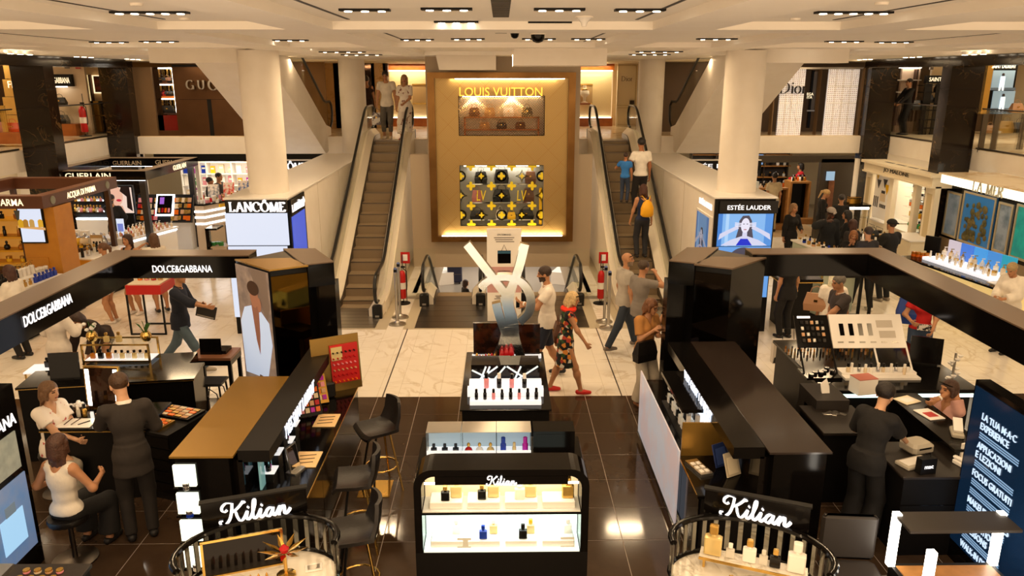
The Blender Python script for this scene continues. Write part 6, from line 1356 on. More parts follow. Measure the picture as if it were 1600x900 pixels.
pic(18.62,18.02,1.02,2.1,mat('grey_sheet','#7d858c',.3,emit='#6d757c',es=.25,noise=(3,.4,.6),col2='#4a5a58'),'narrow grey product picture at the far end under the glowing canopy')
big = pic(17.95, 16.72, 1.0, 2.2, mat('deep_sea', '#1c5a86', .3, emit='#1c5a86', es=.45), 'large framed picture of brown kelp in blue water')
rnd = random.Random(9); kel = [mat('kelp_%d' % k, c, .5) for k, c in enumerate(('#5a5228', '#6a5c30', '#4a4420'))]
for k in range(60):
    y = rnd.uniform(-.42, .42); z = rnd.uniform(.12, 1.0 - abs(y) * .3); r = rnd.uniform(.05, .1)
    MB().lathe([(r * .6,0),(r,.012),(r * .5,.03),(.01,.035)],7,M=Matrix.Translation((-.01,y,z)) @ Matrix.Rotation(-PI / 2,4,'Y')).build('kelp_frond',kel[k % 3],big)
pic(16.62,16.12,1.05,2.15,mat('grey_sheet2','#858a8c',.3,emit='#70767a',es=.25,noise=(3,.4,.6),col2='#3c4a48'),'narrow grey product picture between the kelp and the green sea picture')
pic(16.02,14.95,1.05,2.2,mat('green_sea','#0c7a68',.3,emit='#10907a',es=.5,noise=(4,.35,.65),col2='#063c44'),'framed picture of bright green sea plants at the right edge')
# onyx counter with products
A, B = (8.75, 16.3), (9.2, 13.55)
oc = counter('onyx_counter','glowing onyx fronted counter with a white tray of skincare, right aisle',A,B,1.0,1.0,M_black,mat('onyx','#d8c080',.3,emit='#e8cc88',es=.5,noise=(3,.35,.65),col2='#c8a860'),mat('onyx'),nd=4)
Lc = oc['L']
tr = MB(); tr.box(.35, Lc - .55, .25, .85, 1.0, 1.06); tr.build('tray', mat('lit_tray', '#ffffff', .3, emit='#e8f0ff', es=.7), oc)
for k in range(5):
    u = .4 + k * (Lc - .95) / 5; bar(u,u + (Lc - .95) / 5 - .03,.8,.84,1.06,1.42).build('backlit_panel',em(('tpink','tblue','tblue2','tblue3','tsea')[k],('#d8c8d0','#4a80e0','#4aa0e8','#4890d8','#2aa0b8')[k],.8),oc)
for r in range(3): prow(('tall','jar','pump')[r],loc_of(oc,.5,.35 + r * .15,1.06),loc_of(oc,Lc - .7,.35 + r * .15,1.06),10,(.15,.1,.22)[r],[P_wht,P_cream,P_clr,P_sil],[P_wht,P_gold],('slim tube bottle','skincare jar','tall pump bottle')[r] + ' on the lit tray of the onyx counter','cosmetic','onyx counter products %d' % r,0,.03)
bar(Lc - .5, Lc - .1, .15, .45, 1.0, 1.012).build('mat', M_white_g, oc)
cm = empty('monitor',loc_of(oc,.05,.7,1.0),2.2,'small monitor and jars at the far end of the onyx counter','monitor'); bar(-.16,.16,-.02,.02,.08,.42).build('screen_frame',M_blackm,cm); bar(-.14,.14,-.024,-.02,.1,.4).build('screen',em('tblue3','#4890d8',.8),cm); bar(-.08,.08,-.06,.06,0,.1).build('stand',M_blackm,cm)
prow('jar', loc_of(oc, .08, .25, 1.0), loc_of(oc, .3, .4, 1.0), 4, .11, P_org, P_amb, 'amber jar at the far end of the onyx counter', 'jar', 'amber jars')
# white banquette
bq = empty('white_armchair',F(1562,470,0),0,'white low armchair behind the onyx counter at the right edge','chair'); MB().rbox(-.4,.4,-.35,.35,.12,.42,.04).build('seat',M_white_g,bq); MB().rbox(-.4,.4,.25,.4,.12,.9,.04).build('backrest',M_white_g,bq)
for s_ in (-1, 1): MB().rbox(s_ * .42 - .06, s_ * .42 + .06, -.35, .3, .12, .62, .03).build('armrest', M_white_g, bq)
for (x, y) in ((-.3, -.25), (.3, -.25), (-.3, .25), (.3, .25)): bar(x - .02, x + .02, y - .02, y + .02, 0, .12).build('leg', M_dsteel, bq)
# cosmetics counters of the aisle island
M_mint = mat('mint_glass_front', '#b8c4b4', .2)
A, B = F(1248, 380, 1.0), F(1305, 404, 1.0)
ec = counter('cosmetics_counter','pale green fronted counter beside the woman in black with long fair hair',(7.0,18.1),(7.3,16.1),.36,1.0,M_white_g,M_mint,M_mint,nd=3)
for r in range(2): prow(('jar','tall')[r],loc_of(ec,.2,.1 + r * .14,1.0),loc_of(ec,ec['L'] - .2,.1 + r * .14,1.0),9,(.09,.15)[r],[P_wht,P_blue,P_gold,P_skin],[P_gold,P_blk],('small jar','slim bottle')[r] + ' on the pale green fronted counter','cosmetic','pale green counter products %d' % r)
e = empty('counter_sign',loc_of(ec,ec['L'] - .3,.18,1.0),.2,'blue and white brand card standing on the pale green counter','sign'); bar(-.28,.28,-.01,.01,0,.12).build('card',em('cardb','#4a5ad0',.6),e); text('lettering','clarins',M_letter,e,facing((0,-.012,.06)),width=.3) if 0 else bar(-.2,.2,-.013,-.011,.04,.07).build('printed_line',M_letter,e)
A, B = F(1226, 512, 0), F(1258, 500, 0)
e2 = counter('cosmetics_counter','pale green counter with gold edging seen under the right black beam',(6.05,15.9),(6.45,14.85),.9,1.0,M_black,M_mint,M_mint,nd=2)
bar(-.02, e2['L'] + .02, -.03, -.02, .96, 1.0).build('gold_edge', M_brass, e2); bar(e2['L'] - .01, e2['L'] + .02, -.03, -.02, 0, 1.0).build('gold_edge', M_brass, e2)
e3 = empty('product_plinth',(5.75,14.55,0),0,'black plinth with gold rimmed glass top beside the blue portrait screens','plinth'); MB().box(-.28,.28,-.25,.35,0,.95).build('body',M_blackm,e3); MB().box(-.38,.45,-.32,.42,.97,1.02).build('top',M_black,e3); MB().box(-.39,.46,-.33,.43,.95,.97).build('gold_rim',M_brass,e3)
st = empty('tester_stand',(7.05,14.9,0),0,'black tester stand with glowing top under the right black beam','stand'); bar(-.35,.35,-.25,.25,.94,1.0).build('top',M_blackm,st); bar(-.3,.3,-.2,.2,1.0,1.012).build('light_panel',M_litc,st)
for (x, y) in ((-.33, -.23), (.33, -.23), (-.33, .23), (.33, .23)): bar(x - .025, x + .025, y - .025, y + .025, .0, .94).build('leg', M_blackm, st)
bar(-.35, .35, -.25, .25, .0, .04).build('base', M_blackm, st)
fp = bar(-.09,.09,-.09,.09,0,.004).build('floor_outlet',M_char,None,F(1275,512,.001)); tag(fp,'small dark square outlet plate in the marble floor','floor plate')
# round cream counter with a black bag
rc = empty('round_counter',(F(1357,372,.95).x,F(1357,372,.95).y,0),0,'round cream counter crowded with testers near the man in the black cap','counter'); MB().lathe([(.5,0),(.5,.9)],28).build('body',M_cream,rc); MB().lathe([(.54,.9),(.54,.95)],28).build('worktop',M_white_g,rc)
for k in range(12):
    t = k * .52; product(('tall','jar','flask')[k % 3],Vector(rc.location) + Vector((.38 * math.cos(t),.38 * math.sin(t),.95)),.16,[P_clr,P_wht,P_gold,P_sil][k % 4],[P_gold,P_blk][k % 2],cname([P_clr,P_wht,P_gold,P_sil][k % 4]) + ' tester on the round cream counter','cosmetic','testers on the round counter')
handbag('handbag', Vector(rc.location) + Vector((0, -.15, .95)), .3, .22, .12, M_l_black, 'black handbag standing on the round cream counter')
# fire extinguishers, barrier posts by the escalators, poster totem
extinguisher(F(630,474,0) + Vector((0,.0,0)),'red fire extinguisher on a stand left of the descending escalators',.72,.075); extinguisher(F(938,474,0),'red fire extinguisher on a stand right of the descending escalators',.72,.075)
for (px, py) in ((630, 474), (938, 474)):
    p = F(px,py,0) + Vector((0,.12,0)); o = bar(-.1,.1,-.01,.01,0,.25).build('extinguisher_sign',M_red,None,(p.x + .06,p.y + .06,.86)); bar(-.05,.05,-.014,-.01,.06,.2).build('pictogram',M_white_g,o); MB().rod((0,.02,-.86),(0,.02,.2),.01,6).build('post',M_dsteel,o); tag(o,'red extinguisher sign plate %s of the descending escalators' % ('left' if px < 800 else 'right'),'sign')
    gp = empty('glass_screen',(p.x + (.25 if px < 800 else -.25),p.y + .25,0),0,'clear glass screen beside the extinguisher, %s of the descending escalators' % ('left' if px < 800 else 'right'),'glass screen'); bar(-.45,.45,-.008,.008,.05,1.15).build('pane',M_glass,gp); bar(-.45,.45,-.02,.02,0,.05).build('shoe',M_steel,gp)
def barrier(px, py, lab):
    e = empty('barrier_post',F(px,py,0),0,lab,'barrier post'); MB().lathe([(.17,0),(.17,.02),(.06,.05),(.04,.08)],24).build('base',M_steel,e); MB().lathe([(.028,.05),(.028,1.08)],16).build('pole',M_steel,e); MB().lathe([(.034,1.08),(.036,1.15),(.02,1.17)],16).build('head',mat('blue_cap','#5a6a9a',.4),e); bar(-.03,.03,-.04,-.02,1.09,1.14).build('belt_clip',M_blackm,e)
barrier(621,507,'steel barrier post in front, left of the descending escalators'); barrier(625.5,496,'steel barrier post behind another, left of the descending escalators')
barrier(950,513,'steel barrier post in front, right of the descending escalators'); barrier(944,503,'steel barrier post behind another, right of the descending escalators')
tt = empty('poster_totem', (F(788, 503, 0).x, F(788, 503, 0).y, 0), 0, 'tall pale poster totem with a black bag picture before the descending escalators', 'poster')
TW_ = .34; bar(-TW_,TW_,0,.04,.02,1.92).build('board',M_white_g,tt); bar(-TW_,TW_,-.003,0,.62,.95 + .2).build('pink_band',mat('pink_print','#c89a98',.5),tt)
bar(-.13,.13,-.006,-.003,1.22,1.48).build('printed_bag',M_black,tt); bar(-.13,.13,-.008,-.006,1.42,1.47).build('printed_band',mat('teal_print','#2a5a78',.4),tt); MB().tube([(-.05,-.006,1.48),(0,-.006,1.6),(.05,-.006,1.48)],.005,5).build('printed_handle',M_dwood,tt)
for (z, w_, s_) in ((1.8, .27, 'ON DEMAND'), (1.06, .24, 'ON DEMAND')): text('heading', s_, M_char, tt, facing((0, -.006, z)), width=w_, ext=.002, bold=.003)
for k,z in enumerate((1.74,1.7,1.66,.98,.94,.9,.86,.55,.52,.49)): bar(-.2 + (k % 3) * .02,.2 - (k % 2) * .03,-.006,-.002,z - .008,z + .006).build('printed_line',mat('print_grey','#6a6058',.5),tt)
for s_ in (-1, 1): bar(s_ * .1 - .07, s_ * .1 + .07, -.006, -.002, .34, .42).build('printed_logo', mat('print_olive', '#a8a880', .5), tt)
bar(-.36, .36, -.15, .2, 0, .02).build('base', M_dsteel, tt)
# lower floor: suitcases and shelves seen down the well
for k,(px,py,Y,mm,lab) in enumerate(((711,452,30.5,mat('navy_case','#151a38',.35),'navy suitcase standing on the lower floor'),(712,432,33,mat('navy_case'),'second navy suitcase farther back on the lower floor'))):
    p = DY(px,py,Y); e = empty('suitcase',(p.x,Y,ZL),0,lab,'suitcase'); MB().rbox(-.3,.3,-.15,.15,.06,.85,.05).build('shell',mm,e); MB().tube([(-.12,0,.85),(-.12,0,1.05),(.12,0,1.05),(.12,0,.85)],.012,6).build('handle',M_dsteel,e)
    for s_ in (-1, 1): bar(s_ * .2 - .03, s_ * .2 + .03, -.12, .12, 0, .06).build('wheel', M_rubber, e)
    bar(-.28, .28, -.155, -.15, .4, .42).build('zip', M_dsteel, e)
for (px, lab) in ((690, 'glass shelf unit with light strips on the lower floor, left'), (880, 'glass shelf unit with light strips on the lower floor, right')):
    x = DY(px,440,31).x; e = empty('display_shelf',(x,31,ZL),.35 if px < 800 else -.35,lab,'shelf'); bar(-.3,.3,-.8,.8,0,.5).build('base',M_white_g,e); bar(-.3,.3,-.8,.8,1.9,1.95).build('top',M_white_g,e); bar(-.32,-.28,-.8,.8,1.0,1.05).build('light_strip',M_litc,e); bar(.28,.32,-.8,.8,1.0,1.05).build('light_strip',M_litc,e)
    for z in (.9, 1.4): bar(-.3, .3, -.8, .8, z, z + .02).build('shelf', M_glass, e)
e = empty('long_desk',(1.0,36.5,ZL),0,'long white service desk far back on the lower floor','desk'); bar(-3.5,3,0,.6,0,1.0).build('body',mat('grey_lilac','#8a8490',.4),e); bar(-3.5,3,-.05,.65,1.0,1.06).build('top',M_white_g,e)
# ================================================================ black kiosks either side
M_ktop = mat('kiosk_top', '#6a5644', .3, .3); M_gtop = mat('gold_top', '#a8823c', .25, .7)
def mir(s_, pts): return [(s_ * x, y) for x, y in pts]
for s_, side in ((-1, 'left'), (1, 'right')):
    k = empty('kiosk_canopy',(0,0,0),0,{-1: 'black glossy kiosk canopy with white lettering in the left foreground',1: 'black glossy kiosk canopy without lettering in the right foreground'}[s_],'canopy')
    xo, xi_, xp = s_ * 5.5, s_ * 5.12, s_ * 3.5
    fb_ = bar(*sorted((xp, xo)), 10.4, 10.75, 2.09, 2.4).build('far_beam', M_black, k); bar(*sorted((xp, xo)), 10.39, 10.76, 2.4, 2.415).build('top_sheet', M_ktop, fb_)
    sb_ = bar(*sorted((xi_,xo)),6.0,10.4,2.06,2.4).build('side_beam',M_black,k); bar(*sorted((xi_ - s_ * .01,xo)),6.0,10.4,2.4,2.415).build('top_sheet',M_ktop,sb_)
    bar(*sorted((xi_ + s_ * .05, xo - s_ * .05)), 6.05, 6.35, 0, 2.06).build('near_post', M_black, k)
    pp = mir(s_, [(3.62, 10.22), (2.99, 9.65), (2.58, 9.88), (2.5, 10.35), (3.1, 10.85)])
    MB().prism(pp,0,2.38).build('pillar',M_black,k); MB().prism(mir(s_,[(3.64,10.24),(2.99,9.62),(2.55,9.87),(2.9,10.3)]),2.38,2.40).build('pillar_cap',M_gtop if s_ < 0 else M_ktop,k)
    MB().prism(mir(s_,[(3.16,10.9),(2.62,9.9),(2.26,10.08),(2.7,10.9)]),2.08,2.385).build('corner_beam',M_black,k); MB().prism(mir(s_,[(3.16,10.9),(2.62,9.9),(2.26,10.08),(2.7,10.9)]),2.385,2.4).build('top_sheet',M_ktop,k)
    a, b = Vector((s_ * 2.99, 9.65, 0)), Vector((s_ * 2.58, 9.88, 0)); d = (b - a); n_ = Vector((s_ * d.y, -abs(d.x), 0)) if 0 else Vector((-s_ * .5, -.87, 0)) * .012
    q = MB(); q.add([a + n_ + Vector((0,0,.9)),b + n_ + Vector((0,0,.9)),b + n_ + Vector((0,0,2.3)),a + n_ + Vector((0,0,2.3))],[(0,1,2,3),(3,2,1,0)]); q.build('mirror_face',mat('smoked_gold_mirror','#7a5a20',.05,1.0) if s_ < 0 else mat('smoked_mirror','#2a221c',.05,.9),k)
    bar(*sorted((s_ * 2.28, s_ * 2.6)), 10.15, 10.4, 0, 2.08).build('rear_post', M_black, k)
    if s_ < 0:
        side_text('lettering', 'DOLCE&GABBANA', M_letter, k, DY(285, 420, 10.39).x, 10.385, DY(285, 420, 10.39).z, .82, .1, 0, bold=.004)
        p = FX(76, 483, -5.115); side_text('lettering', 'DOLCE&GABBANA', M_letter, k, -5.11, p.y, p.z, .95, .12, PI / 2, bold=.004)
        a,b = Vector((-3.62,10.22,0)),Vector((-2.99,9.65,0)); d = b - a; Mx = Matrix.Translation((a + b) / 2 + Vector((-.012,-.013,1.45))) @ Matrix.Rotation(math.atan2(d.y,d.x),4,'Z') @ Matrix.Rotation(PI / 2,4,'X'); W,H = d.length * .94,1.8
        ph = MB(); ph.prism([(-W / 2,-H / 2),(W / 2,-H / 2),(W / 2,H / 2),(-W / 2,H / 2)],0,.01,0,Mx); ph = ph.build('photo_panel',mat('stone_print','#a08c7c',.5,emit='#a08c7c',es=.25,noise=(6,.35,.65),col2='#6a5a50'),k)
        I = lambda n, c, e_=.35: mat('pr_' + n, c, .5, emit=c, es=e_)
        flat_shape('printed_shirt',[(-.36,-.65),(-.38,.1),(-.25,.32),(-.05,.38),(.12,.36),(.34,.2),(.38,-.1),(.2,-.62)],I('shirt','#b4c6e2',.6),ph,Mx,.012); flat_shape('printed_chest',[(-.06,.4),(.12,.38),(.1,.0),(.06,-.3),(0,-.1)],I('chest','#8a5c48'),ph,Mx,.015)
        flat_shape('printed_face',ell(.03,.52,.1,.16),I('face','#9c6a50'),ph,Mx,.018); flat_shape('printed_hair',ell(.02,.63,.14,.1),I('hair','#3a2418'),ph,Mx,.021); flat_shape('printed_hand',ell(.15,.42,.05,.1),I('face','#9c6a50'),ph,Mx,.024); flat_shape('printed_leg',[(-.1,-.9),(.1,-.9),(.2,-.62),(0,-.6)],I('leg','#5a4638'),ph,Mx,.015); flat_shape('printed_rock',[(-.4,.9),(-.05,.9),(.3,.2),(.38,.4),(.36,.9)],I('rock','#7d6c60',.2),ph,Mx,.010)
# ---------------------------------------------------------------- make-up walls with the slanted script sign
for s_, side in ((-1, 'left'), (1, 'right')):
    e = empty('makeup_wall',(s_ * 2.6,7.4,0),0,{-1: 'low make-up wall with gold top and glowing brand letters, left foreground',1: 'low black make-up wall with glossy top and glowing brand letters, right foreground'}[s_],'display wall')
    X = lambda a, b: sorted((s_ * a - s_ * 2.6, s_ * b - s_ * 2.6)); y0, y1 = (6.5 - 7.4), (9.6 - 7.4)
    bar(*X(2.55, 3.05), y0, y1 if s_ > 0 else 8.4 - 7.4, 0, 1.385).build('core', M_black, e)
    bar(*X(2.5, 3.09), y0 - .02, (y1 if s_ > 0 else 8.45 - 7.4), 1.385, 1.405).build('top', M_gtop if s_ < 0 else mat('black_gloss_top', '#2c2420', .12), e)
    MB().add([(s_ * x, y, z) for x, y, z in ((0, 0, 0),)] and [], []) if 0 else None
    bar(*X(2.2, 2.5), y0 + .1, y1, 1.28, 1.40).build('hood', M_blackm if s_ < 0 else M_black, e)
    bar(*X(2.46, 2.55), y0 + .1, y1, .9, 1.3).build('back_mirror', mat('dark_gloss', '#1c1816', .06, .5), e)
    text('lettering','YVES SAINT LAURENT',mat('cool_lit_letter','#ffffff',.4,emit='#cfe2ff',es=1.2),e,Matrix.Translation((s_ * 2.195 - s_ * 2.6,(7.75 if s_ < 0 else 8.0) - 7.4,1.32)) @ Matrix.Rotation(PI / 2 if s_ < 0 else -PI / 2,4,'Z') @ Matrix.Rotation(PI / 2,4,'X'),width=1.25,height=.15,bold=.006,shear=.15)
    c = counter('makeup_counter',{-1: 'black gold edged make-up counter with mirrors and trays facing the bar stools',1: 'black make-up counter with lit cabinet along the right foreground wall'}[s_],(1.9 * s_,6.6 if s_ < 0 else 9.5),(1.9 * s_,9.5 if s_ < 0 else 6.6),.62,.9,M_black,M_blackm,M_black,nd=4)
    bar(0, 2.9, -.025, -.02, .88, .9).build('gold_edge', M_brass, c)
    e['side'] = s_
# left counter contents
for i, (y, lab) in enumerate(((9.25, 'tall'), )):
    g = empty('palette_board', (-2.1, 9.2, .9), 0, 'tall brushed gold board carrying rows of lipsticks at the end of the left make-up counter', 'display')
    Mg = facing((0,0,0),math.radians(28),.12); MB().cbox((0,.36,0),(.62,.72,.02),0,Mg).build('board',mat('brushed_gold','#9a7a40',.3,.85),g); MB().cbox((.1,.36,.03),(.36,.5,.03),0,Mg).build('rack',M_red,g)
    MB().cbox((.0, .5, .055), (.14, .17, .02), 0, Mg).build('palette', P_pale, g)
    for r in range(6):
        for q in range(6):
            MB().lathe([(.011,0),(.011,.05),(.004,.06)],7,(-.05 + q * .055 if r < 3 else -.05 + q * .055,.14 + r * .075,.045),0,Mg).build('lipstick',[P_org,P_red,P_skin,P_pink,P_red,P_blk][r],g)
for k, (y, mm) in enumerate(((8.75, 0), (8.4, 1))):
    g = empty('palette_rack',(-2.3,y,.9),.45,('dark rack of palettes leaning beside the gold board','second dark palette rack nearer the glowing letters')[k],'display'); Mg = facing((0,0,.02),0,.5); MB().cbox((0,.17,0),(.34,.36,.02),0,Mg).build('board',M_gold if k == 0 else M_blackm,g)
    for r in range(4):
        for q in range(5): MB().rbox(-.15 + q * .062,-.1 + q * .062,.03 + r * .08,.09 + r * .08,.01,.03,.003,0,Mg).build('pan',[P_skin,P_red,P_pink,P_cream,P_pur,P_org][(r * 2 + q + k) % 6],g)
for k, y in enumerate((7.35, 8.3)):
    o = MB().rbox(-.13,.13,-.17,.17,0,.012,.003).build('paper_mat',mat('cream_card','#ecc890',.5),None,(-2.06,y,.901)); tag(o,('cream work mat on the make-up counter near the small mirror','cream work mat on the make-up counter below the gold board')[k],'mat')
    for q in range(3): MB().rod((-.09, -.1 + q * .08, .016), (.08, -.07 + q * .08, .016), .004, 5).build('brush', M_dwood, o)
b_ = MB(); b_.rbox(-.12,.12,-.05,.05,0,.2,.02); o = b_.build('makeup_pouch',M_l_black,None,(-2.22,8.98,.901),.5); tag(o,'black cosmetic pouch leaning by the gold board','pouch'); bar(-.02,.02,-.056,-.05,.06,.09).build('clasp',M_brass,o)
mi_ = empty('table_mirror',(-2.12,7.12,.9),math.radians(70),'small framed mirror standing on the left make-up counter','mirror'); bar(-.09,.09,-.06,.06,0,.015).build('base',M_steel,mi_); MB().cbox((0,.15,0),(.17,.28,.012),0,facing((0,0,0),0,.15)).build('frame',M_steel,mi_); MB().cbox((0,.15,.008),(.145,.25,.004),0,facing((0,0,0),0,.15)).build('mirror_glass',mat('mirror','#d8d8d8',.02,1.0),mi_)
for k in range(5):
    sh = empty('lit_step',(-2.38,6.95 + k * .22,.9),0,'small white lit step with dark jars under the left glowing letters','display','lit steps left'); z = .1 + (k % 3) * .09; bar(-.02,.12,-.08,.08,z,z + .012).build('shelf',mat('lit_white','#e8e8e8',.4,emit='#eef6ff',es=.55),sh); bar(-.02,.1,-.07,.07,0,z).build('block',M_blackm,sh)
    product('jar',(-2.33,6.95 + k * .22 - .03,.9 + z + .012),.06,P_blk,P_blk,'black jar on a lit step under the left glowing letters','jar','jars on lit steps left'); product('lipstick',(-2.33,6.95 + k * .22 + .04,.9 + z + .012),.08,P_pur,P_blk,'lipstick on a lit step under the left glowing letters','lipstick','lipsticks on lit steps left')
for k,y in enumerate((6.75,7.05,7.6,8.0)): bar(-.01,.01,-.004,.12,0,.38).build('glass_divider',mat('teal_glass','#7ab0b8',.05,emit='#78b0bc',es=.25),None,(-2.36,y,.9)); tag(bpy.data.objects['glass_divider' + ('.%03d' % k if k else '')],'teal edged glass divider under the left glowing letters','divider','glass dividers')
for k in range(4):
    n = empty('lit_niche',(-2.965,6.47,1.08 - k * .29),0,'white lit niche stacked at the near end of the gold topped wall','display','stacked lit niches'); bar(-.1,.1,0,.03,.02,.235).build('light_panel',mat('niche_white','#ffffff',.4,emit='#f4ffe8',es=1.3),n); bar(-.12,.12,.0,.04,-.02,0).build('shelf',M_black,n)
    product('jar',(-2.95,6.455,1.08 - k * .29),.07,[P_sil,P_blue,P_clr,P_wht][k],P_sil,cname([P_sil,P_blue,P_clr,P_wht][k]) + ' jar in the stacked lit niches','jar','jars in niches')
# right wall contents: lit cabinet, grey poster, gold panel
rc_ = empty('lit_cabinet',(1.98,8.25,.9),0,'bright cabinet of white boxed products under the right glowing letters','cabinet'); bar(0,.3,-.55,.55,0,.02).build('base',M_blackm,rc_); bar(.28,.3,-.55,.55,.02,.36).build('back_light',mat('cab_light','#ffffff',.4,emit='#eef4ff',es=1.1),rc_); bar(-.02,.3,-.57,.57,.36,.40).build('top',M_black,rc_); bar(-.0,.28,-.55,.55,.17,.185).build('shelf',M_glass,rc_)
for z in (.92, 1.086):
    for r in range(2): prow('box',(2.06 + r * .1,7.78,z),(2.06 + r * .1,8.74,z),9,.11,[P_wht,P_blk,P_wht],P_sil,'boxed product in the bright cabinet on the right wall','carton','cartons in the bright cabinet',PI / 2)
gp_ = bar(-.015,0,-1.15,1.15,.12,1.0).build('grey_poster',mat('grey_blue_print','#b8bcc4',.3,emit='#b8bcc8',es=.35,noise=(2,.4,.6),col2='#c8a890'),None,(1.87,8.45,0)); tag(gp_,'long pale poster panel on the front of the right make-up counter','poster'); bar(-.02,.0,-1.17,1.17,.08,.12).build('rail',M_black,gp_)
gpn = bar(-.25,.2,-.01,.01,0,.38).build('gold_screen',M_gtop,None,(2.15,7.4,.901)); tag(gpn,'upright gold panel across the right make-up counter','panel'); bar(-.25,.2,.01,.04,0,.02).build('foot',M_blackm,gpn)
for k,(c,lab) in enumerate((('#22346a','blue product book standing open on the right make-up counter'),('#c8bca4','cream product book standing open on the right make-up counter'))):
    o = MB().cbox((0,.12,0),(.18,.24,.015),0,facing((0,0,0),.5,.35)).build('product_book',mat('book_%d' % k,c,.5),None,(2.28 + k * .06,7.15 - k * .2,.905)); MB().cbox((0,.11,.01),(.13,.17,.003),0,facing((0,0,0),.5,.35)).build('page',M_cream if k else mat('book_blue','#3a5090',.4),o); tag(o,lab,'book')
kb = empty('card_terminal',(2.02,7.1,.9),.3,'grey payment keypad on the right make-up counter','keypad'); bar(-.07,.07,-.16,.16,0,.03).build('case',M_steel,kb)
for q in range(6): bar(-.05 + (q % 2) * .06, -.01 + (q % 2) * .06, -.12 + (q // 2) * .08, -.07 + (q // 2) * .08, .03, .038).build('key', M_white_g, kb)
# ---------------------------------------------------------------- bar stools
def bar_stool(p, rz, lab):
    e = empty('bar_stool', (p[0], p[1], 0), rz, lab, 'stool')
    # bucket: bent sheet swept from seat front over the back
    prof = [(-.24, .70), (-.2, .735), (0, .73), (.14, .74), (.2, .80), (.235, .95), (.25, 1.08), (.25, 1.12)]; vs_, fs = [], []
    n = 9
    for off in (0, .035):
        for i, (y, z) in enumerate(prof):
            wd = .23 if i < 4 else .23 - (i - 3) * .018
            for j in range(n): t = -1 + 2 * j / (n - 1); lift = .05 * t * t * (1 if i < 5 else 0); fwd = -.05 * t * t * (i >= 4); vs_.append((wd * t,y + fwd - off * (.2 if i < 3 else 1),z + lift + off * (1 if i < 4 else .2)))
    m_ = len(prof) * n
    for k in (0, 1):
        for i in range(len(prof) - 1):
            for j in range(n - 1): q = [k * m_ + i * n + j,k * m_ + i * n + j + 1,k * m_ + (i + 1) * n + j + 1,k * m_ + (i + 1) * n + j]; fs.append(q if k else q[::-1])
    rim = [j for j in range(n)] + [i * n + n - 1 for i in range(1,len(prof))] + [(len(prof) - 1) * n + j for j in range(n - 2,-1,-1)] + [i * n for i in range(len(prof) - 2,0,-1)]
    for a, b in zip(rim, rim[1:] + rim[:1]): fs.append([a, b, m_ + b, m_ + a])
    MB().add(vs_, fs, 0, True).build('seat_shell', mat('stool_leather', '#1d1917', .38, bump=(25, .15)), e)
    for (x,y) in ((-.16,-.16),(.16,-.16),(-.16,.14),(.16,.14)): MB().rod((x * .6,y * .6,.71),(x * 1.25,y * 1.25,0),.013,8).build('leg',M_brass if y > 0 else M_blackm,e)
    MB().tube([(.19 * math.cos(t), .19 * math.sin(t), .3) for t in np.linspace(0, 2 * PI, 17)][:-1], .01, 6, closed=True).build('foot_ring', M_brass, e)
    return e
bar_stool((-1.45,8.35),math.radians(-58),'black leather bar stool farthest from the camera, right of the left make-up counter'); bar_stool((-1.5,7.15),math.radians(-82),'middle black leather bar stool right of the left make-up counter'); bar_stool((-1.34,6.2),math.radians(-75),'black leather bar stool nearest the camera, beside the left curved booth')
gpl = bar(-.19,.19,-.2,.2,0,.006).build('floor_plate',M_gold,None,F(587,764,.001)); tag(gpl,'square gold patch standing for a reflection on the black floor under the middle stool','floor plate')  # solid gold patch put in for a reflection on the floor
# ---------------------------------------------------------------- centre: island with chrome letters
isl = empty('center_island', (.04, 8.6, 0), 0, 'black stepped make-up island with bright tester trays in the centre', 'counter')
bar(-.53, .53, 0, 2.0, .0, .88).build('body', M_blackm, isl); MB().rbox(-.56, .56, -.02, 2.02, .88, .9, .006).build('worktop', M_black, isl)
W_lit = mat('lit_white', '#ffffff', .4)
bar(-.44,.44,.12,.26,.9,.95).build('tester_tray',W_lit,isl); bar(-.48,.48,.38,.5,.9,1.0).build('tester_tray',W_lit,isl); bar(-.46,.46,.5,.62,.9,1.05).build('tester_tray',W_lit,isl)
gb_ = bar(-.44, .44, .66, 1.0, .9, 1.22).build('display_box', mat('dark_gloss', '#1c1816'), isl)
for (x0,z0,x1,z1) in ((-.43,.95,-.1,1.2),(-.43,1.15,-.05,.95),(-.35,.93,-.25,1.2),(-.3,.93,-.2,1.2),(.02,1.2,.38,.95),(.05,.95,.42,1.2),(.08,.93,.2,1.2),(-.2,.95,.0,1.2)): MB().tube([(x0,.655,z0),(x1,.655,z1)],.012,4).build('cross_line',mat('pale_blue_line','#dcebf5',.4,emit='#dcebf5',es=.5),gb_)
bar(-.45,-.02,1.78,1.82,.95,1.42).build('dark_panel',mat('dark_panel','#1a0f0b',.12,noise=(8,.4,.6),col2='#3a1c10'),isl); bar(.08,.5,1.78,1.82,.95,1.40).build('dark_panel',mat('dark_panel'),isl); bar(-.47,.0,1.74,1.8,.9,.95).build('lit_edge',W_lit,isl); bar(.06,.52,1.74,1.8,.9,.95).build('lit_edge',W_lit,isl)
prow('lipstick',(-.34,9.72,.9),(-.1,9.72,.9),7,.3,[P_org,P_red,P_gold,P_amb],[P_gold,P_red],'tall lip colour tube on the centre island','lipstick','tall tubes on the island')
prow('lipstick', (.0, 9.75, .9), (.12, 9.75, .9), 3, .36, [P_red, P_pink], P_red, 'lip colour tower on the centre island', 'lipstick', 'crimson towers on the island')
prow('compact', (.28, 9.75, .9), (.45, 9.75, .9), 3, .05, [P_skin, P_org], P_gold, 'open compact on the right of the centre island', 'compact', 'compacts on the island')
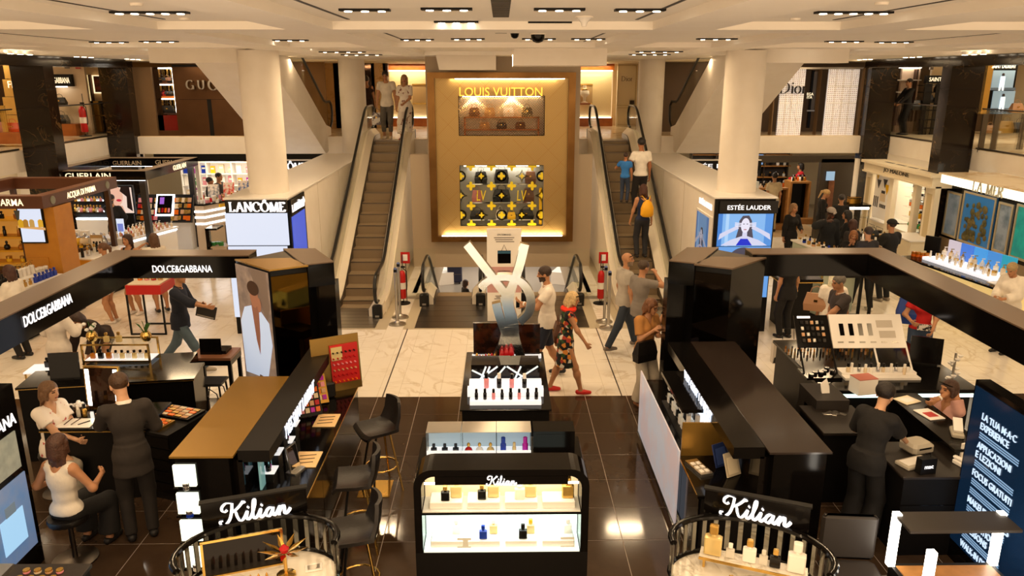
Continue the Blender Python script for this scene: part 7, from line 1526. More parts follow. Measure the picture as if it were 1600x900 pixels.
prow('tall',(-.32,8.79,.95),(.42,8.79,.95),8,.14,[P_blk,P_blk,P_pink],P_blk,'tester tube on the front tray of the centre island','cosmetic','tubes on the front tray'); prow('tall',(-.2,9.04,1.0),(.28,9.04,1.0),4,.19,[P_pink,P_blk],[P_blk,P_wht],'tall tester on the raised tray of the centre island','cosmetic','testers on the raised tray')
LOGO = [[(736,-393),(765,-430),(793,-466)],[(820,-393),(812,-425),(802,-452),(793,-470)],[(755,-456),(765,-446),(785,-440),(805,-442),(820,-452),(829,-470),(827,-490),(813,-505)],[(803,-450),(797,-475),(803,-500),(806,-520)],
        [(778,-477),(783,-497),(792,-522)],[(790,-466),(796,-490),(800,-515)],[(770,-570),(785,-545),(793,-515)],[(816,-562),(808,-535),(803,-508)],[(795,-570),(798,-540),(797,-512)]]
lg = pen_word('brand_sculpture',LOGO,mat('satin_chrome','#eef4f6',.16,1.0),None,facing((0,0,.8)),.84,13,9,th=.12); lg.location = (DY(780,480,9.9).x,9.95,.955); tag(lg,'tall chrome interlaced letter sculpture standing on the centre island','sculpture')
zmin = min(v.co.z for v in lg.data.vertices); 
for v in lg.data.vertices: v.co.z = (v.co.z - zmin) * 1.06
bar(-.22, .22, -.18, .06, -.055, 0).build('plinth', M_black, lg)
# lit boxes behind the glass cabinet
tb_ = empty('black_table',(0,7.1,0),0,'black table behind the arched glass cabinet','table'); MB().rbox(-.88,.84,-.1,.65,.9,.96,.006).build('top',M_black,tb_); bar(-.8,.76,0,.6,0,.9).build('base',M_blackm,tb_)
for k in range(3):
    x0 = -.79 + k * .364; e = empty('lit_display_box',(x0 + .18,7.3,.96),0,('lit open display box with black flasks, left of three','lit open display box with red and clear bottles, middle of three','lit open display box with blue and magenta tubes, right of three')[k],'display box')
    bar(-.178,.178,.2,.21,0,.29).build('back',mat('box_grey','#8fa0a8',.4,emit='#8fa4b0',es=.5),e); bar(-.178,.178,-.05,.2,0,.01).build('floor',W_lit,e); bar(-.18,-.172,-.05,.21,0,.29).build('side',M_glass,e); bar(.172,.18,-.05,.21,0,.29).build('side',M_glass,e); bar(-.18,.18,-.05,.21,.29,.297).build('lid',M_steel,e); bar(-.178,.178,-.054,-.05,0,.09).build('lit_front',W_lit,e)
    bar(-.07, .07, .196, .199, .24, .26).build('printed_brand', M_letter, e)
    for q in range(3):
        kd = ('flask', 'round', 'tall')[k]; mm = ([P_blk] * 3, [P_red, P_clr, P_pale], [P_blue, P_pale, P_pur])[k][q]
        product(kd,(x0 + .07 + q * .115,7.33,.97),(.12,.13,.19 if q != 1 else .13)[k],mm,(P_blk,P_gold,mm)[k],('black flask',('red','clear','pale')[q] + ' round bottle',('blue','pale','magenta')[q] + ' tube')[k] + (' in the left lit box' if k == 0 else ' in the middle lit box' if k == 1 else ' in the right lit box'),'bottle','flasks in the left lit box' if k == 0 else None)
bb = empty('black_cube',(.535,7.3,.96),0,'plain black box beside the three lit display boxes','box'); bar(-.215,.215,-.05,.2,0,.30).build('box',M_black,bb); bar(-.18,.18,-.053,-.05,.02,.27).build('panel',M_black,bb)
# arched glass cabinet
kc = empty('glass_cabinet', (-.01, 6.2, 0), 0, 'arched black glass cabinet of perfumes with white script sign, centre foreground', 'cabinet')
def archpts(w_,h_,r,z0=.0): return [(-w_,z0)] + [(-w_ + r - r * math.cos(t),h_ - r + r * math.sin(t)) for t in np.linspace(0,PI / 2,7)] + [(w_ - r + r * math.sin(t),h_ - r + r * math.cos(t)) for t in np.linspace(0,PI / 2,7)] + [(w_,z0)]
o_, i_ = archpts(.795, 1.40, .17, .55), archpts(.725, 1.335, .12, .55); mb = MB(); n = len(o_); D0, D1 = 0, .32
for k in range(n - 1):
    q = [(o_[k][0], D0, o_[k][1]), (o_[k + 1][0], D0, o_[k + 1][1]), (i_[k + 1][0], D0, i_[k + 1][1]), (i_[k][0], D0, i_[k][1])]; q2 = [(x, D1, z) for x, _, z in q]
    mb.add(q + q2, [(0, 3, 2, 1), (4, 5, 6, 7), (0, 1, 5, 4), (3, 7, 6, 2)])
mb.build('arch_frame', M_black, kc); bar(-.795, .795, 0, .32, 0, .55).build('base', M_blackm, kc)
bar(-.725,.725,.0,.3,.945,.965).build('divider',M_black,kc); bar(-.72,.72,.28,.3,.965,1.3).build('upper_back',mat('warm_back','#e8d4b0',.3,emit='#ffe2b0',es=.35),kc); bar(-.72,.72,.28,.3,.55,.945).build('lower_back',mat('cool_back','#f0fff8',.3,emit='#eafff2',es=.9),kc)
bar(-.72,.72,0.01,.28,.55,.57).build('lower_floor',mat('lit_floor','#f4fff8',.3,emit='#f0fff4',es=.6),kc); bar(-.72,.72,.01,.28,.965,.975).build('upper_floor',M_white_g,kc); bar(-.6,.6,-.006,.02,1.255,1.335).build('sign_board',M_black,kc); pen_word('lettering',KILIAN,M_letter,kc,facing((0,-.008,1.298)),.27,.12,.05,.3)
bar(-.72, .72, .004, .008, .57, 1.255).build('glass', M_glass, kc); bar(-.7, .7, .03, .05, 1.24, 1.252).build('light_strip', M_lit, kc)
for lv_, z in enumerate((.57, .975)):
    for k in range(4): MB().rbox(-.66 + k * .345, -.36 + k * .345, .05, .24, z, z + .07, .006).build('white_block', M_white_g, kc)
lamp('cabinet_light', (-.01, 6.35, .93), 1.3, 5, (.95, 1, .95), .2); lamp('cabinet_light', (-.01, 6.35, 1.245), 1.3, 3.5, (1, .85, .6), .2)
for (px,py,mm,mc_,h,lab,yy) in ((696,783,P_blk,P_gold,.15,'black square flask at the left of the upper glass shelf',6.35),(713,776,P_pale,P_gold,.2,'pale gold bottle beside the black flask, upper left shelf',6.45),(753,777,P_blk,P_gold,.15,'black flask second from left on the upper shelf',6.38),(771,778,P_pale,P_gold,.2,'pale gold bottle in the second bay of the upper shelf',6.45),(812,777,P_clr,P_wht,.18,'clear bottle in the third bay of the upper shelf',6.38),(829,777,P_pale,P_gold,.2,'pale gold bottle in the third bay of the upper shelf',6.45),(887,777,P_gold,P_gold,.21,'bright gold bottle at the right of the upper shelf',6.42),
        (755,832,P_blue,P_blue,.14,'bright blue bottle on the lower lit shelf',6.36),(817,833,P_blk,P_blk,.15,'black bottle on the lower lit shelf',6.36),(713,822,P_clr,P_wht,.15,'clear bottle at the left of the lower lit shelf',6.5),(771,822,P_pale,P_wht,.15,'pale bottle behind the blue one on the lower lit shelf',6.5),(829,822,P_pale,P_yel,.15,'yellow capped bottle behind the black one on the lower lit shelf',6.5),(887,822,P_clr,P_wht,.15,'clear bottle at the right of the lower lit shelf',6.5)):
    yy = 6.2 + (yy - 6.2) * .6; x = DY(px, py, yy).x; product('flask', (x, yy, (1.045 if py < 800 else .64)), h, mm, mc_, lab + ' in the arched cabinet', 'bottle')
for px in (725,887): o = MB().cbox((0,.045,0),(.13,.09,.008),0,facing((0,0,0),0,.3)).build('price_card',M_steel,None,(DY(px,845,6.24).x,6.25,.572)); tag(o,'grey price card at the %s of the lower lit shelf' % ('left' if px < 800 else 'right'),'card')
# ================================================================ curved booths with script signs
M_mslat = mat('mirror_slat', '#a8a8a0', .08, .9); M_mtop = marble('white_counter_marble', '#e8e2d6', '#b0a898', 3, .2)
def booth(pos, rz, lab, left):
    e = empty('curved_booth', (pos[0], pos[1], 0), rz, lab, 'booth'); R_ = .62
    ang = np.linspace(math.radians(-20), math.radians(200), 23); P = [(R_ * math.cos(t), .42 * math.sin(t)) for t in ang]
    poly = [(x, y) for x, y in P] + [(-.58, -.35), (.58, -.35)]
    MB().prism(poly, 0, .84).build('base', M_blackm, e); MB().prism([(x * .97, y * .97) for x, y in poly], .84, .87).build('worktop', M_mtop, e)
    MB().tube([(x, y, 1.2) for x, y in P], .03, 8, flat=.8).build('top_rail', M_black, e); MB().tube([(x, y, .88) for x, y in P], .02, 6).build('bottom_rail', M_black, e)
    for k in range(0,23): x,y = P[k]; MB().box(-.02,.02,-.006,.006,.88,1.19,0,Matrix.Translation((x,y,0)) @ Matrix.Rotation(math.atan2(x * .42,y * R_) * -1,4,'Z')).build('slat',M_mslat,e)
    sb = bar(-.42,.42,.40,.44,1.2,1.42).build('sign_board',M_black,e); pen_word('lettering',KILIAN,M_letter,sb,facing((0,.39,1.31)),.56,.13,.03,.3,th=.008)
    bar(-.43, .43, .39, .45, 1.42, 1.435).build('sign_cap', M_blackm, sb)
    return e
b1 = booth((-1.95, 5.36), math.radians(18), 'curved black booth with white script sign, mirror and gold flower, left foreground', True)
b2 = booth((1.96, 5.28), math.radians(-22), 'curved black booth with white script sign and perfume shelf, right foreground', False)
def at_(e, x, y, z): return loc_of(e, x, y, z)
mr = empty('gold_framed_mirror',at_(b1,-.12,.2,.872),math.radians(18),'gold framed counter mirror inside the left curved booth','mirror'); MB().cbox((0,.15,0),(.62,.3,.01),0,facing((0,0,0),0,.15)).build('glass',mat('dark_gloss','#1c1816'),mr)
for (a,b,c,d) in ((-.32,.32,-.01,.01),(-.32,.32,.29,.31),(-.32,-.3,0,.3),(.3,.32,0,.3)): MB().cbox(((a + b) / 2,(c + d) / 2,.006),(b - a,d - c,.02),0,facing((0,0,0),0,.15)).build('frame',M_brass,mr)
fl = empty('gold_flower',at_(b1,.2,.02,.872),0,'gold leaf flower ornament with a red centre in the left curved booth','ornament'); MB().lathe([(.05,0),(.05,.01),(.01,.02),(.008,.13)],10).build('stem',M_brass,fl)
for k in range(9): t = k * 2 * PI / 9; MB().add([(0,0,.13),(.06 * math.cos(t - .25),.06 * math.sin(t - .25),.15),(.13 * math.cos(t),.13 * math.sin(t),.17),(.06 * math.cos(t + .25),.06 * math.sin(t + .25),.15),(.06 * math.cos(t),.06 * math.sin(t),.135)],[(0,1,2,3),(0,4,1),(0,3,4),(1,4,2),(3,2,4)]).build('petal',M_gold,fl)
MB().lathe([(.02, .14), (.025, .16), (.005, .18)], 10).build('centre', P_red, fl); fl.scale = (1.6,) * 3
for r in range(3): prow('lipstick',at_(b1,-.38,-.02 - r * .07,.872),at_(b1,.05,-.02 - r * .07,.872),8,.07 if r else .1,[P_red,P_org,P_skin] if r else P_blk,[P_red,P_org] if r else P_gold,('black and gold tube at the mirror foot','lipstick','lipstick in the front row')[r] + ' in the left curved booth','lipstick','lipsticks in the left booth %d' % r)
o = MB().rbox(-.07,.07,-.05,.05,0,.012,.003).build('card',M_white_g,None,at_(b1,.42,.05,.872),.3); tag(o,'white card on the marble top of the left curved booth','card'); bar(-.05,.05,-.03,.03,.012,.014).build('print',M_steel,o)
sh = empty('brass_shelf',at_(b2,.02,.12,.872),math.radians(-22),'brass edged shelf of perfume bottles inside the right curved booth','shelf'); bar(-.42,.42,-.06,.1,.1,.115).build('board',M_mtop,sh); bar(-.42,.42,-.066,-.06,.095,.12).build('edge',M_brass,sh)
for x in (-.38, .38): bar(x - .01, x + .01, -.02, .06, 0, .1).build('bracket', M_brass, sh)
for (x,kd,mm,mc_,h,lab) in ((-.32,'flask',P_pale,P_gold,.27,'large pale gold decanter at the left'),(-.18,'flask',P_clr,P_wht,.13,'small clear bottle beside the decanter'),(-.03,'flask',P_wht,P_gold,.2,'white bottle in the middle'),(.08,'flask',P_clr,P_clr,.13,'low clear bottle right of the middle'),(.17,'flask',P_blk,P_gold,.16,'black bottle'),(.33,'flask',P_wht,P_wht,.26,'tall white bottle at the right')): product(kd,at_(b2,.02 + x,.14,.99),h,mm,mc_,lab + ' of the brass shelf, right curved booth','bottle',rz=math.radians(-22))
for (x,h,mm,mc_,lab) in ((-.12,.13,P_clr,P_gold,'clear gold capped bottle on the marble top'),): product('flask',at_(b2,x,-.12,.872),h,mm,mc_,lab + ' of the right curved booth','bottle')
o = MB().rbox(-.13,.13,-.1,.1,0,.03,.005).build('tray',M_black,None,at_(b2,-.2,-.22,.872),-.4); bar(-.11,.11,-.08,.08,.03,.034).build('lining',M_gold,o); tag(o,'black tray with gold lining in the right curved booth','tray')
o = MB().rbox(-.16,.16,-.1,.1,0,.02,.005).build('leaflet',M_white_g,None,at_(b2,.15,-.25,.872),-.35); bar(-.1,.1,-.05,-.03,.02,.022).build('print',M_char,o); tag(o,'white leaflet on the marble top of the right curved booth','leaflet')
# ================================================================ right: make-up service desk
A = (3.72, 8.75)
sd = empty('service_counter',(4.9,9.3,0),0,'black make-up counter with lit white edge under the slanted shade charts','counter'); bar(-.75,1.1,-.25,1.6,0,.9).build('body',M_blackm,sd); MB().rbox(-.8,1.2,-.3,1.65,.9,.95,.008).build('worktop',M_black,sd)
for (a,b,c,d,z0,z1) in ((-.8,1.2,-.32,-.30,.86,.9),(-.8,-.77,-.32,-.3,.3,.86),(1.2,1.22,-.3,1.65,.86,.9)): bar(a,b,c,d,z0,z1).build('light_strip',mat('teal_white_light','#ffffff',.4,emit='#d8fff8',es=2.0),sd)
ch = empty('shade_chart', (4.75, 9.45, .95), 0, 'slanted black and white shade chart stand with testers', 'display'); Mc = facing((0, .35, .3), 0, .62)
MB().cbox((-.5,.22,0),(.46,.46,.025),0,Mc).build('black_chart',M_black,ch); wch = MB().cbox((.25,.22,0),(1.0,.48,.025),0,Mc).build('white_chart',M_white_g,ch)
for k in range(4): MB().cbox((-.1 + k * .13, .24, .015), (.06, .17, .008), 0, Mc).build('printed_tube', [M_black, M_black, M_steel, M_steel][k], wch)
for (x,y,w_,h_) in ((.5,.32,.22,.1),(.52,.17,.22,.1)): MB().cbox((x,y,.015),(w_,h_,.006),0,Mc).build('printed_swatch',mat('swatch_grey','#c8c0b4',.5),wch)
for k in range(6): MB().cbox((-.14 + k * .15, .06, .014), (.08, .02, .004), 0, Mc).build('printed_line', M_steel, wch)
MB().cbox((-.6, .42, .015), (.18, .03, .004), 0, Mc).build('printed_brand', M_letter, ch)
for r in range(4):
    for q in range(5): MB().rbox(-.66 + q * .07,-.62 + q * .07,.06 + r * .085,.11 + r * .085,.012,.03,.003,0,Mc).build('tester',[M_char,P_skin,M_steel,M_blackm][(r + q) % 4],ch)
for x in (-.72, -.28, .3, .74): MB().rod((x, .05, 0), (x + .02, .42, .36), .014, 6).build('strut', M_blackm if x < 0 else M_white_g, ch)
bar(-.75,-.28,-.1,.25,0,.03).build('black_tray',M_black,ch); bar(-.25,.75,-.12,.2,0,.03).build('white_tray',M_white_g,ch); bar(-.25,.75,.0,.2,.03,.06).build('white_step',M_white_g,ch)
prow('tall',(4.58,9.48,.98),(5.4,9.48,.98),11,.15,[P_cream,P_wht,P_sil],[P_blk,P_wht],'foundation tester before the white shade chart','cosmetic','testers before the white chart',0,.02); prow('compact',(4.05,9.42,.98),(4.42,9.6,.98),9,.035,P_blk,P_blk,'small black eyeshadow pot before the black shade chart','cosmetic','pots before the black chart',0,.05)
for r in range(2): prow('lipstick',(4.1,10.3 + r * .12,.95),(5.3,10.3 + r * .12,.95),14,.1,[P_skin,P_gold,P_blk],[P_amb,P_blk],'tester behind the shade charts on the service counter','cosmetic','testers behind charts')
tbx = empty('tissue_box',(4.0,8.78,.0),0,'tall grey dispenser unit with a white tissue beside the shade charts','dispenser'); bar(-.2,.2,-.25,.3,0,1.02).build('cabinet',M_char,tbx); bar(-.202,-.19,-.1,.1,.8,.86).build('slot',M_black,tbx); MB().add([(-.05,-.03,1.02),(.05,-.02,1.02),(.04,.03,1.02),(-.04,.03,1.02),(-.07,0,1.14),(.01,.02,1.2),(.05,.01,1.1)],[(0,1,6,5,4),(1,2,6),(2,3,5,6),(3,0,4,5)]).build('tissue',M_white_g,tbx)
mo = empty('monitor',(5.85,9.9,.95),math.radians(-25),'black tilted monitor back on the service counter by the cup tower','monitor'); MB().cbox((0,.2,0),(.4,.36,.025),0,facing((0,0,0),0,.2)).build('panel',M_black,mo); bar(-.15,.15,-.02,.14,0,.02).build('stand',M_blackm,mo)
ct = empty('cup_tower',(5.7,9.0,.95),0,'spiral tower of white tester cups on the service counter','display'); MB().rod((0,0,0),(0,0,.5),.015,8).build('pole',M_steel,ct); MB().lathe([(.09,0),(.09,.02)],16).build('base',M_black,ct)
for k in range(12): t = k * 1.1; MB().lathe([(.015, 0), (.035, .03), (.03, .03)], 10, (.05 * math.cos(t), .05 * math.sin(t), .04 + k * .037)).build('cup', M_white_g, ct)
dk = empty('till_desk',(4.55,7.3,0),0,'black till desk with phone and printer in the right foreground','desk'); bar(-.5,.42,-.4,.35,0,.88).build('body',M_blackm,dk); MB().rbox(-.52,.44,-.42,.37,.88,.91,.006).build('worktop',mat('dark_worktop','#241e1a',.4),dk); bar(.2,.5,.37,1.35,0,1.02).build('customer_ledge',M_black,dk); bar(.16,.54,-.1,1.38,1.02,1.05).build('ledge_top',M_black,dk)
for z in (.3, .58): bar(-.5, .42, -.405, -.4, z, z + .008).build('drawer_gap', M_black, dk)
sdk = empty('side_desk',(3.98,8.35,0),0,'black side desk with silver sachets left of the clerk','desk'); bar(-.32,.3,-.42,.3,0,.86).build('body',M_blackm,sdk); MB().rbox(-.34,.32,-.44,.32,.86,.9,.006).build('worktop',mat('dark_worktop'),sdk)
for k in range(5): o = MB().rbox(-.05,.05,-.025,.025,0,.01,.002).build('sachet',M_steel,None,(3.88 + k * .045,8.4 + (k % 2) * .04,.901),k * .6); tag(o,'silver sachet scattered on the black side desk','sachet','silver sachets')
ph = empty('telephone',(4.82,7.12,.91),.3,'white desk telephone with coiled cord hanging from the till desk','telephone'); MB().rbox(-.11,.11,-.1,.1,0,.05,.01).build('base',M_white_g,ph); MB().rbox(-.1,-.05,-.11,.11,.05,.085,.012).build('handset',M_white_g,ph); MB().cbox((.06,.1,.1),(.12,.02,.2)).build('back_plate',M_white_g,ph)
MB().tube([(-.02,-.1,.02),(-.03,-.28,-.02),(-.04,-.33,-.25),(-.0,-.34,-.36),(.04,-.33,-.25),(.03,-.3,0),(.0,-.1,.02)],.009,6).build('cord',M_white_g,ph)
pr = empty('receipt_printer',(4.45,7.45,.91),.3,'grey receipt printer beside the clerk','printer'); MB().rbox(-.14,.14,-.12,.12,0,.12,.03).build('case',mat('printer_grey','#b0a898',.5),pr); bar(-.08,.08,-.122,-.11,.07,.09).build('slot',M_blackm,pr)
kb2 = empty('keyboard_tray',(4.28,7.15,.91),.35,'cream till keyboard on the desk in front of the clerk','keyboard'); MB().rbox(-.18,.18,-.09,.09,0,.04,.008).build('case',mat('printer_grey'),kb2); bar(-.15,.15,-.06,.06,.04,.045).build('keys',M_white_g,kb2)
bgs = empty('shopping_bag',(4.3,6.98,.91),.2,'small black paper bag with white lettering standing on the till desk','bag'); bar(-.09,.09,-.04,.04,0,.17).build('bag_body',M_blackm,bgs); text('lettering','mac',M_letter,bgs,facing((.0,-.041,.08)),width=.1); MB().tube([(-.04,0,.17),(-.03,0,.22),(.03,0,.22),(.04,0,.17)],.004,5).build('handle',M_blackm,bgs)
o = MB().rbox(-.1,.1,-.14,.14,0,.012,.003).build('notepad',M_white_g,None,(4.9,8.05,1.051),.2); bar(-.06,.06,-.08,.04,.012,.016).build('card',M_red,o); tag(o,'white notepad with a red card before the customer in pink','notepad')
o = MB().rbox(-.12,.12,-.1,.1,0,.012,.003).build('open_folder',M_cream,None,(4.85,8.45,1.051),.4); bar(-.08,.08,-.06,.06,.012,.014).build('sheet',M_white_g,o); tag(o,'cream folder on the ledge near the clerk','folder')
ct2 = empty('card_reader',(4.93,7.55,1.05),-.4,'cream card reader on a cradle at the near end of the ledge','card reader'); MB().rbox(-.06,.06,-.12,.12,0,.05,.012).build('cradle',mat('printer_grey'),ct2); MB().cbox((0,.06,.09),(.09,.18,.03),0,Matrix.Rotation(.5,4,'X')).build('reader',M_white_g,ct2)
mg = empty('magazine_stack',(4.55,8.95,.95),.2,'stack of red and white leaflets at the front of the service counter','leaflets'); bar(-.13,.13,-.1,.1,0,.2).build('block',M_white_g,mg); bar(-.13,.13,-.1,.1,.2,.21).build('cover',mat('red_white_cover','#b86a5a',.5),mg)
# programme screen at the right edge
ms = empty('programme_screen',(4.62,6.45,0),0,'tall dark blue screen listing make-up services at the right edge','screen'); bar(0,.14,-1.2,.47,.0,1.95).build('housing',M_black,ms); bar(-.012,0,-1.15,.44,.22,1.9).build('screen',mat('navy_screen','#0a1a2e',.15,emit='#0a2038',es=.6),ms)
tx = ['LA TUA M·A·C','EXPERIENCE','','APPLICAZIONI','E LEZIONI','','FOCUS GRATUITI','','','MAKEUP SERVICES','','APPLICATIONS','& LESSONS','','WALK-IN DEMOS']
Mt = lambda y, z: Matrix.Translation((-.018, y, z)) @ Matrix.Rotation(-PI / 2, 4, 'Z') @ Matrix.Rotation(PI / 2, 4, 'X')
for k, t_ in enumerate(tx):
    z = 1.66 - k * .098
    if t_: text('line', t_, em('textblue', '#cfe6ff', 1.0), ms, Mt(.26 - len(t_) * .021, z), width=.042 * len(t_), height=.068, bold=.003)
    else:
        for q in (-1, 0, 1): bar(-.016, -.013, -.32, .26, z + q * .024 - .006, z + q * .024 + .006).build('small_line', em('textblue2', '#8fb4d8', .8), ms)
cu = empty('lit_frame_display',(3.95,5.62,0),0,'dark display frame with glowing white posts at the bottom right','display'); bar(-.5,.42,-.3,.3,0,.6).build('base',M_blackm,cu); MB().rbox(-.52,.44,.02,.32,1.08,1.11,.004).build('top',M_char,cu)
for (x, y) in ((-.5, -.28), (.42, -.28), (-.5, .28), (.42, .28)): bar(x - .03, x + .03, y - .03, y + .03, .6, 1.12).build('lit_post', M_lit, cu)
bar(-.46, .38, -.25, .25, .6, .61).build('lining', M_oak, cu)
hc_ = empty('black_chair',(3.12,5.85,0),math.radians(175),'black chair back at the bottom edge, right of the curved booth','chair'); MB().rbox(-.25,.25,-.24,.24,.46,.54,.03).build('seat',M_char,hc_); MB().rbox(-.25,.25,-.28,-.22,.54,.98,.025).build('backrest',M_char,hc_)
for (x, y) in ((-.2, -.2), (.2, -.2), (-.2, .2), (.2, .2)): bar(x - .018, x + .018, y - .018, y + .018, 0, .46).build('leg', M_blackm, hc_)
# ================================================================ left: make-up kiosk inside
ms2 = empty('advert_column',(-4.72,6.4,0),0,'black advertising column with a lit perfume picture at the left edge','screen'); bar(-.2,0,-1.2,.55,0,1.95).build('housing',M_black,ms2); side_text('lettering','DOLCE&GABBANA',M_letter,ms2,-4.715,6.35,1.62,1.1,.12,PI / 2,bold=.004)
bar(0,.012,-1.1,.45,1.12,1.5).build('picture',mat('perfume_print','#7a7a70',.3,emit='#c8c0a0',es=.35,noise=(6,.35,.65),col2='#3a3a30'),ms2); bar(0,.012,-1.1,.48,.25,1.05).build('screen',mat('sky_print','#5a7aa0',.3,emit='#5a80b0',es=.5,noise=(3,.35,.65),col2='#8a8880'),ms2); fb2 = bar(.012,.018,.0,.35,.4,.75).build('printed_bottle',em('sky_bottle','#a8d4f4',.9),ms2); bar(.012,.018,.1,.25,.75,.85).build('printed_cap',em('sky_cap','#8a98a0',.5),ms2)
mc1 = empty('makeup_desk',(-4.88,8.4,0),0,'black make-up desk with brushes and powder before the lit mirror','desk'); bar(-.4,.75,-.25,.45,0,.86).build('body',M_blackm,mc1); MB().rbox(-.43,.78,-.28,.48,.86,.9,.008).build('worktop',M_black,mc1); bar(-.43,.78,-.285,-.28,.86,.875).build('gold_edge',M_brass,mc1)
rw = empty('counter_wall',(-5.0,9.2,0),math.radians(8),'long black glossy counter wall behind the lit mirror, left kiosk','counter'); bar(-1.1,1.0,0,.55,0,1.0).build('body',M_black,rw); bar(-1.12,1.02,-.02,.57,1.0,1.03).build('worktop',M_black,rw); bar(-1.12,1.02,-.024,-.02,1.0,1.01).build('gold_edge',M_brass,rw)
bx2 = empty('black_plinth',(-4.72,9.75,0),math.radians(8),'glossy black plinth at the right end of the left kiosk counters','plinth'); bar(-.1,.45,-.25,.6,0,1.0).build('body',M_black,bx2); bar(.44,.452,-.2,.55,.7,.71).build('gold_line',M_brass,bx2)
lmr = empty('lit_mirror',(-4.83,8.7,.9),math.radians(-4),'gold framed vanity mirror with glowing side strips','mirror'); MB().cbox((0,.27,0),(.44,.54,.03),0,facing((0,0,0),0,.05)).build('frame',M_brass,lmr); MB().cbox((0,.27,.018),(.4,.5,.006),0,facing((0,0,0),0,.05)).build('mirror_glass',mat('dark_mirror','#3a2a20'),lmr)
for x in (-.175, .175): MB().cbox((x, .27, .024), (.045, .46, .008), 0, facing((0, 0, 0), 0, .05)).build('light_strip', M_lit, lmr)
def flowers(p, lab, c, dense):
    e = empty('flower_vase', p, 0, lab, 'flowers'); MB().lathe([(.05, 0), (.075, .05), (.07, .1), (.05, .13)], 14).build('vase', M_brass, e); rr = random.Random(4)
    for k in range(16):
        t, r_ = rr.uniform(0, 6.28), rr.uniform(.02, .1); z = .15 + rr.uniform(0, .12)
        if k % 2 and dense: MB().lathe([(.005, -.02), (.03, 0), (.025, .02), (.005, .03)], 8, (r_ * math.cos(t), r_ * math.sin(t), z)).build('bloom', c, e)
        else: MB().add([(0,0,.1),(r_ * math.cos(t - .3),r_ * math.sin(t - .3),z),(1.5 * r_ * math.cos(t),1.5 * r_ * math.sin(t),z + .03),(r_ * math.cos(t + .3),r_ * math.sin(t + .3),z)],[(0,1,2,3),(3,2,1,0)]).build('leaf',mat('leaf_green','#3c6a2a',.5),e)
et = empty('gold_etagere', (-5.28, 9.95, 0), 0, 'gold framed glass etagere with perfumes and flowers, left kiosk', 'shelf')
for (x, y) in ((-.45, 0), (.45, 0), (-.45, .3), (.45, .3)): bar(x - .012, x + .012, y - .012, y + .012, 0, 1.28).build('post', M_brass, et)
for z in (1.03,1.27): bar(-.45,.45,0,.3,z,z + .01).build('shelf',M_glass if z > 1.2 else W_lit,et); bar(-.46,.46,-.012,0,z - .008,z + .014).build('rim',M_brass,et); bar(-.46,.46,.3,.312,z - .008,z + .014).build('rim',M_brass,et)
bar(-.42, .42, .0, .3, 0, .95).build('base', M_black, et)
prow('flask',(-5.65,10.05,1.04),(-5.43,10.05,1.04),3,.13,[P_amb,P_blk],P_blk,'perfume bottle on the lit shelf of the gold etagere','bottle','dark bottles on etagere'); prow('flask',(-5.33,10.05,1.04),(-4.91,10.05,1.04),6,.12,[P_clr,P_pale],P_blk,'small perfume bottle on the lit shelf of the gold etagere','bottle','clear bottles on etagere'); prow('flask',(-5.43,10.05,1.28),(-5.26,10.05,1.28),2,.14,P_pale,P_gold,'gold perfume bottle on top of the gold etagere','bottle','gold bottles on etagere')
flowers((-5.65,10.1,1.28),'gold vase of white flowers on the left of the gold etagere',M_white_g,True); flowers((-4.91,10.1,1.28),'gold vase of green leaves on the right of the gold etagere',M_white_g,False)
mo2 = empty('monitor',(-5.62,9.3,1.03),math.radians(8),'black monitor on the counter wall, left of the gold etagere','monitor'); MB().cbox((0,.18,0),(.36,.36,.025),0,facing((0,0,0),0,.1)).build('panel',M_black,mo2); bar(-.1,.1,-.02,.1,0,.015).build('stand',M_blackm,mo2)
wt = empty('glass_side_table',(-6.15,9.75,0),.1,'small white topped side table with a dark bottle, left kiosk','table'); bar(-.2,.2,-.16,.16,1.0,1.02).build('top',W_lit,wt)
for (x, y) in ((-.18, -.14), (.18, -.14), (-.18, .14), (.18, .14)): bar(x - .01, x + .01, y - .01, y + .01, 0, 1.0).build('leg', M_brass, wt)
product('flask', (-6.12, 9.78, 1.02), .14, P_blk, P_blk, 'dark bottle on the white topped side table', 'bottle')
o = MB().rbox(-.22,.22,-.12,.12,0,.01,.003).build('paper_mat',M_white_g,None,(-4.97,8.27,.901)); tag(o,'white work mat with brushes on the make-up desk','mat')
for k in range(3): MB().rod((-.1 + k * .08, -.06, .014), (-.05 + k * .1, .04, .05 if k < 2 else .016), .006, 6).build('brush', M_dwood if k < 2 else M_blackm, o)
for (x, y, lab) in ((-5.12, 8.62, 'crumpled white tissues in a tray left of the lit mirror'), (-4.72, 8.5, 'heap of cotton and black sponges before the lit mirror')):
    e = empty('tissue_tray', (x, y, .9), 0, lab, 'tray'); bar(-.1, .1, -.07, .07, 0, .05).build('tray', M_bronze, e); rr = random.Random(int(-x * 10))
    for k in range(7): MB().lathe([(.005,-.02),(.035,0),(.02,.03),(.004,.035)],6,(rr.uniform(-.07,.07),rr.uniform(-.05,.05),.06 + rr.uniform(0,.03))).build('wad',M_white_g if k % 3 or x < -5 else M_blackm,e)
prow('tall',(-5.1,8.45,.9),(-4.96,8.47,.9),3,.15,[P_blk,P_clr,P_gold],[P_blk,P_wht],'small bottle before the lit mirror on the make-up desk','bottle','bottles before the lit mirror')
dr = empty('palette_cabinet',(-4.02,8.45,0),math.radians(-20),'black drawer cabinet topped with powder palettes, behind the man in the suit','cabinet'); bar(-.32,.32,-.3,.4,0,.84).build('body',M_blackm,dr)
for k in range(5): bar(-.33, .33, -.32, -.3, .1 + k * .145, .225 + k * .145).build('drawer', M_black, dr)
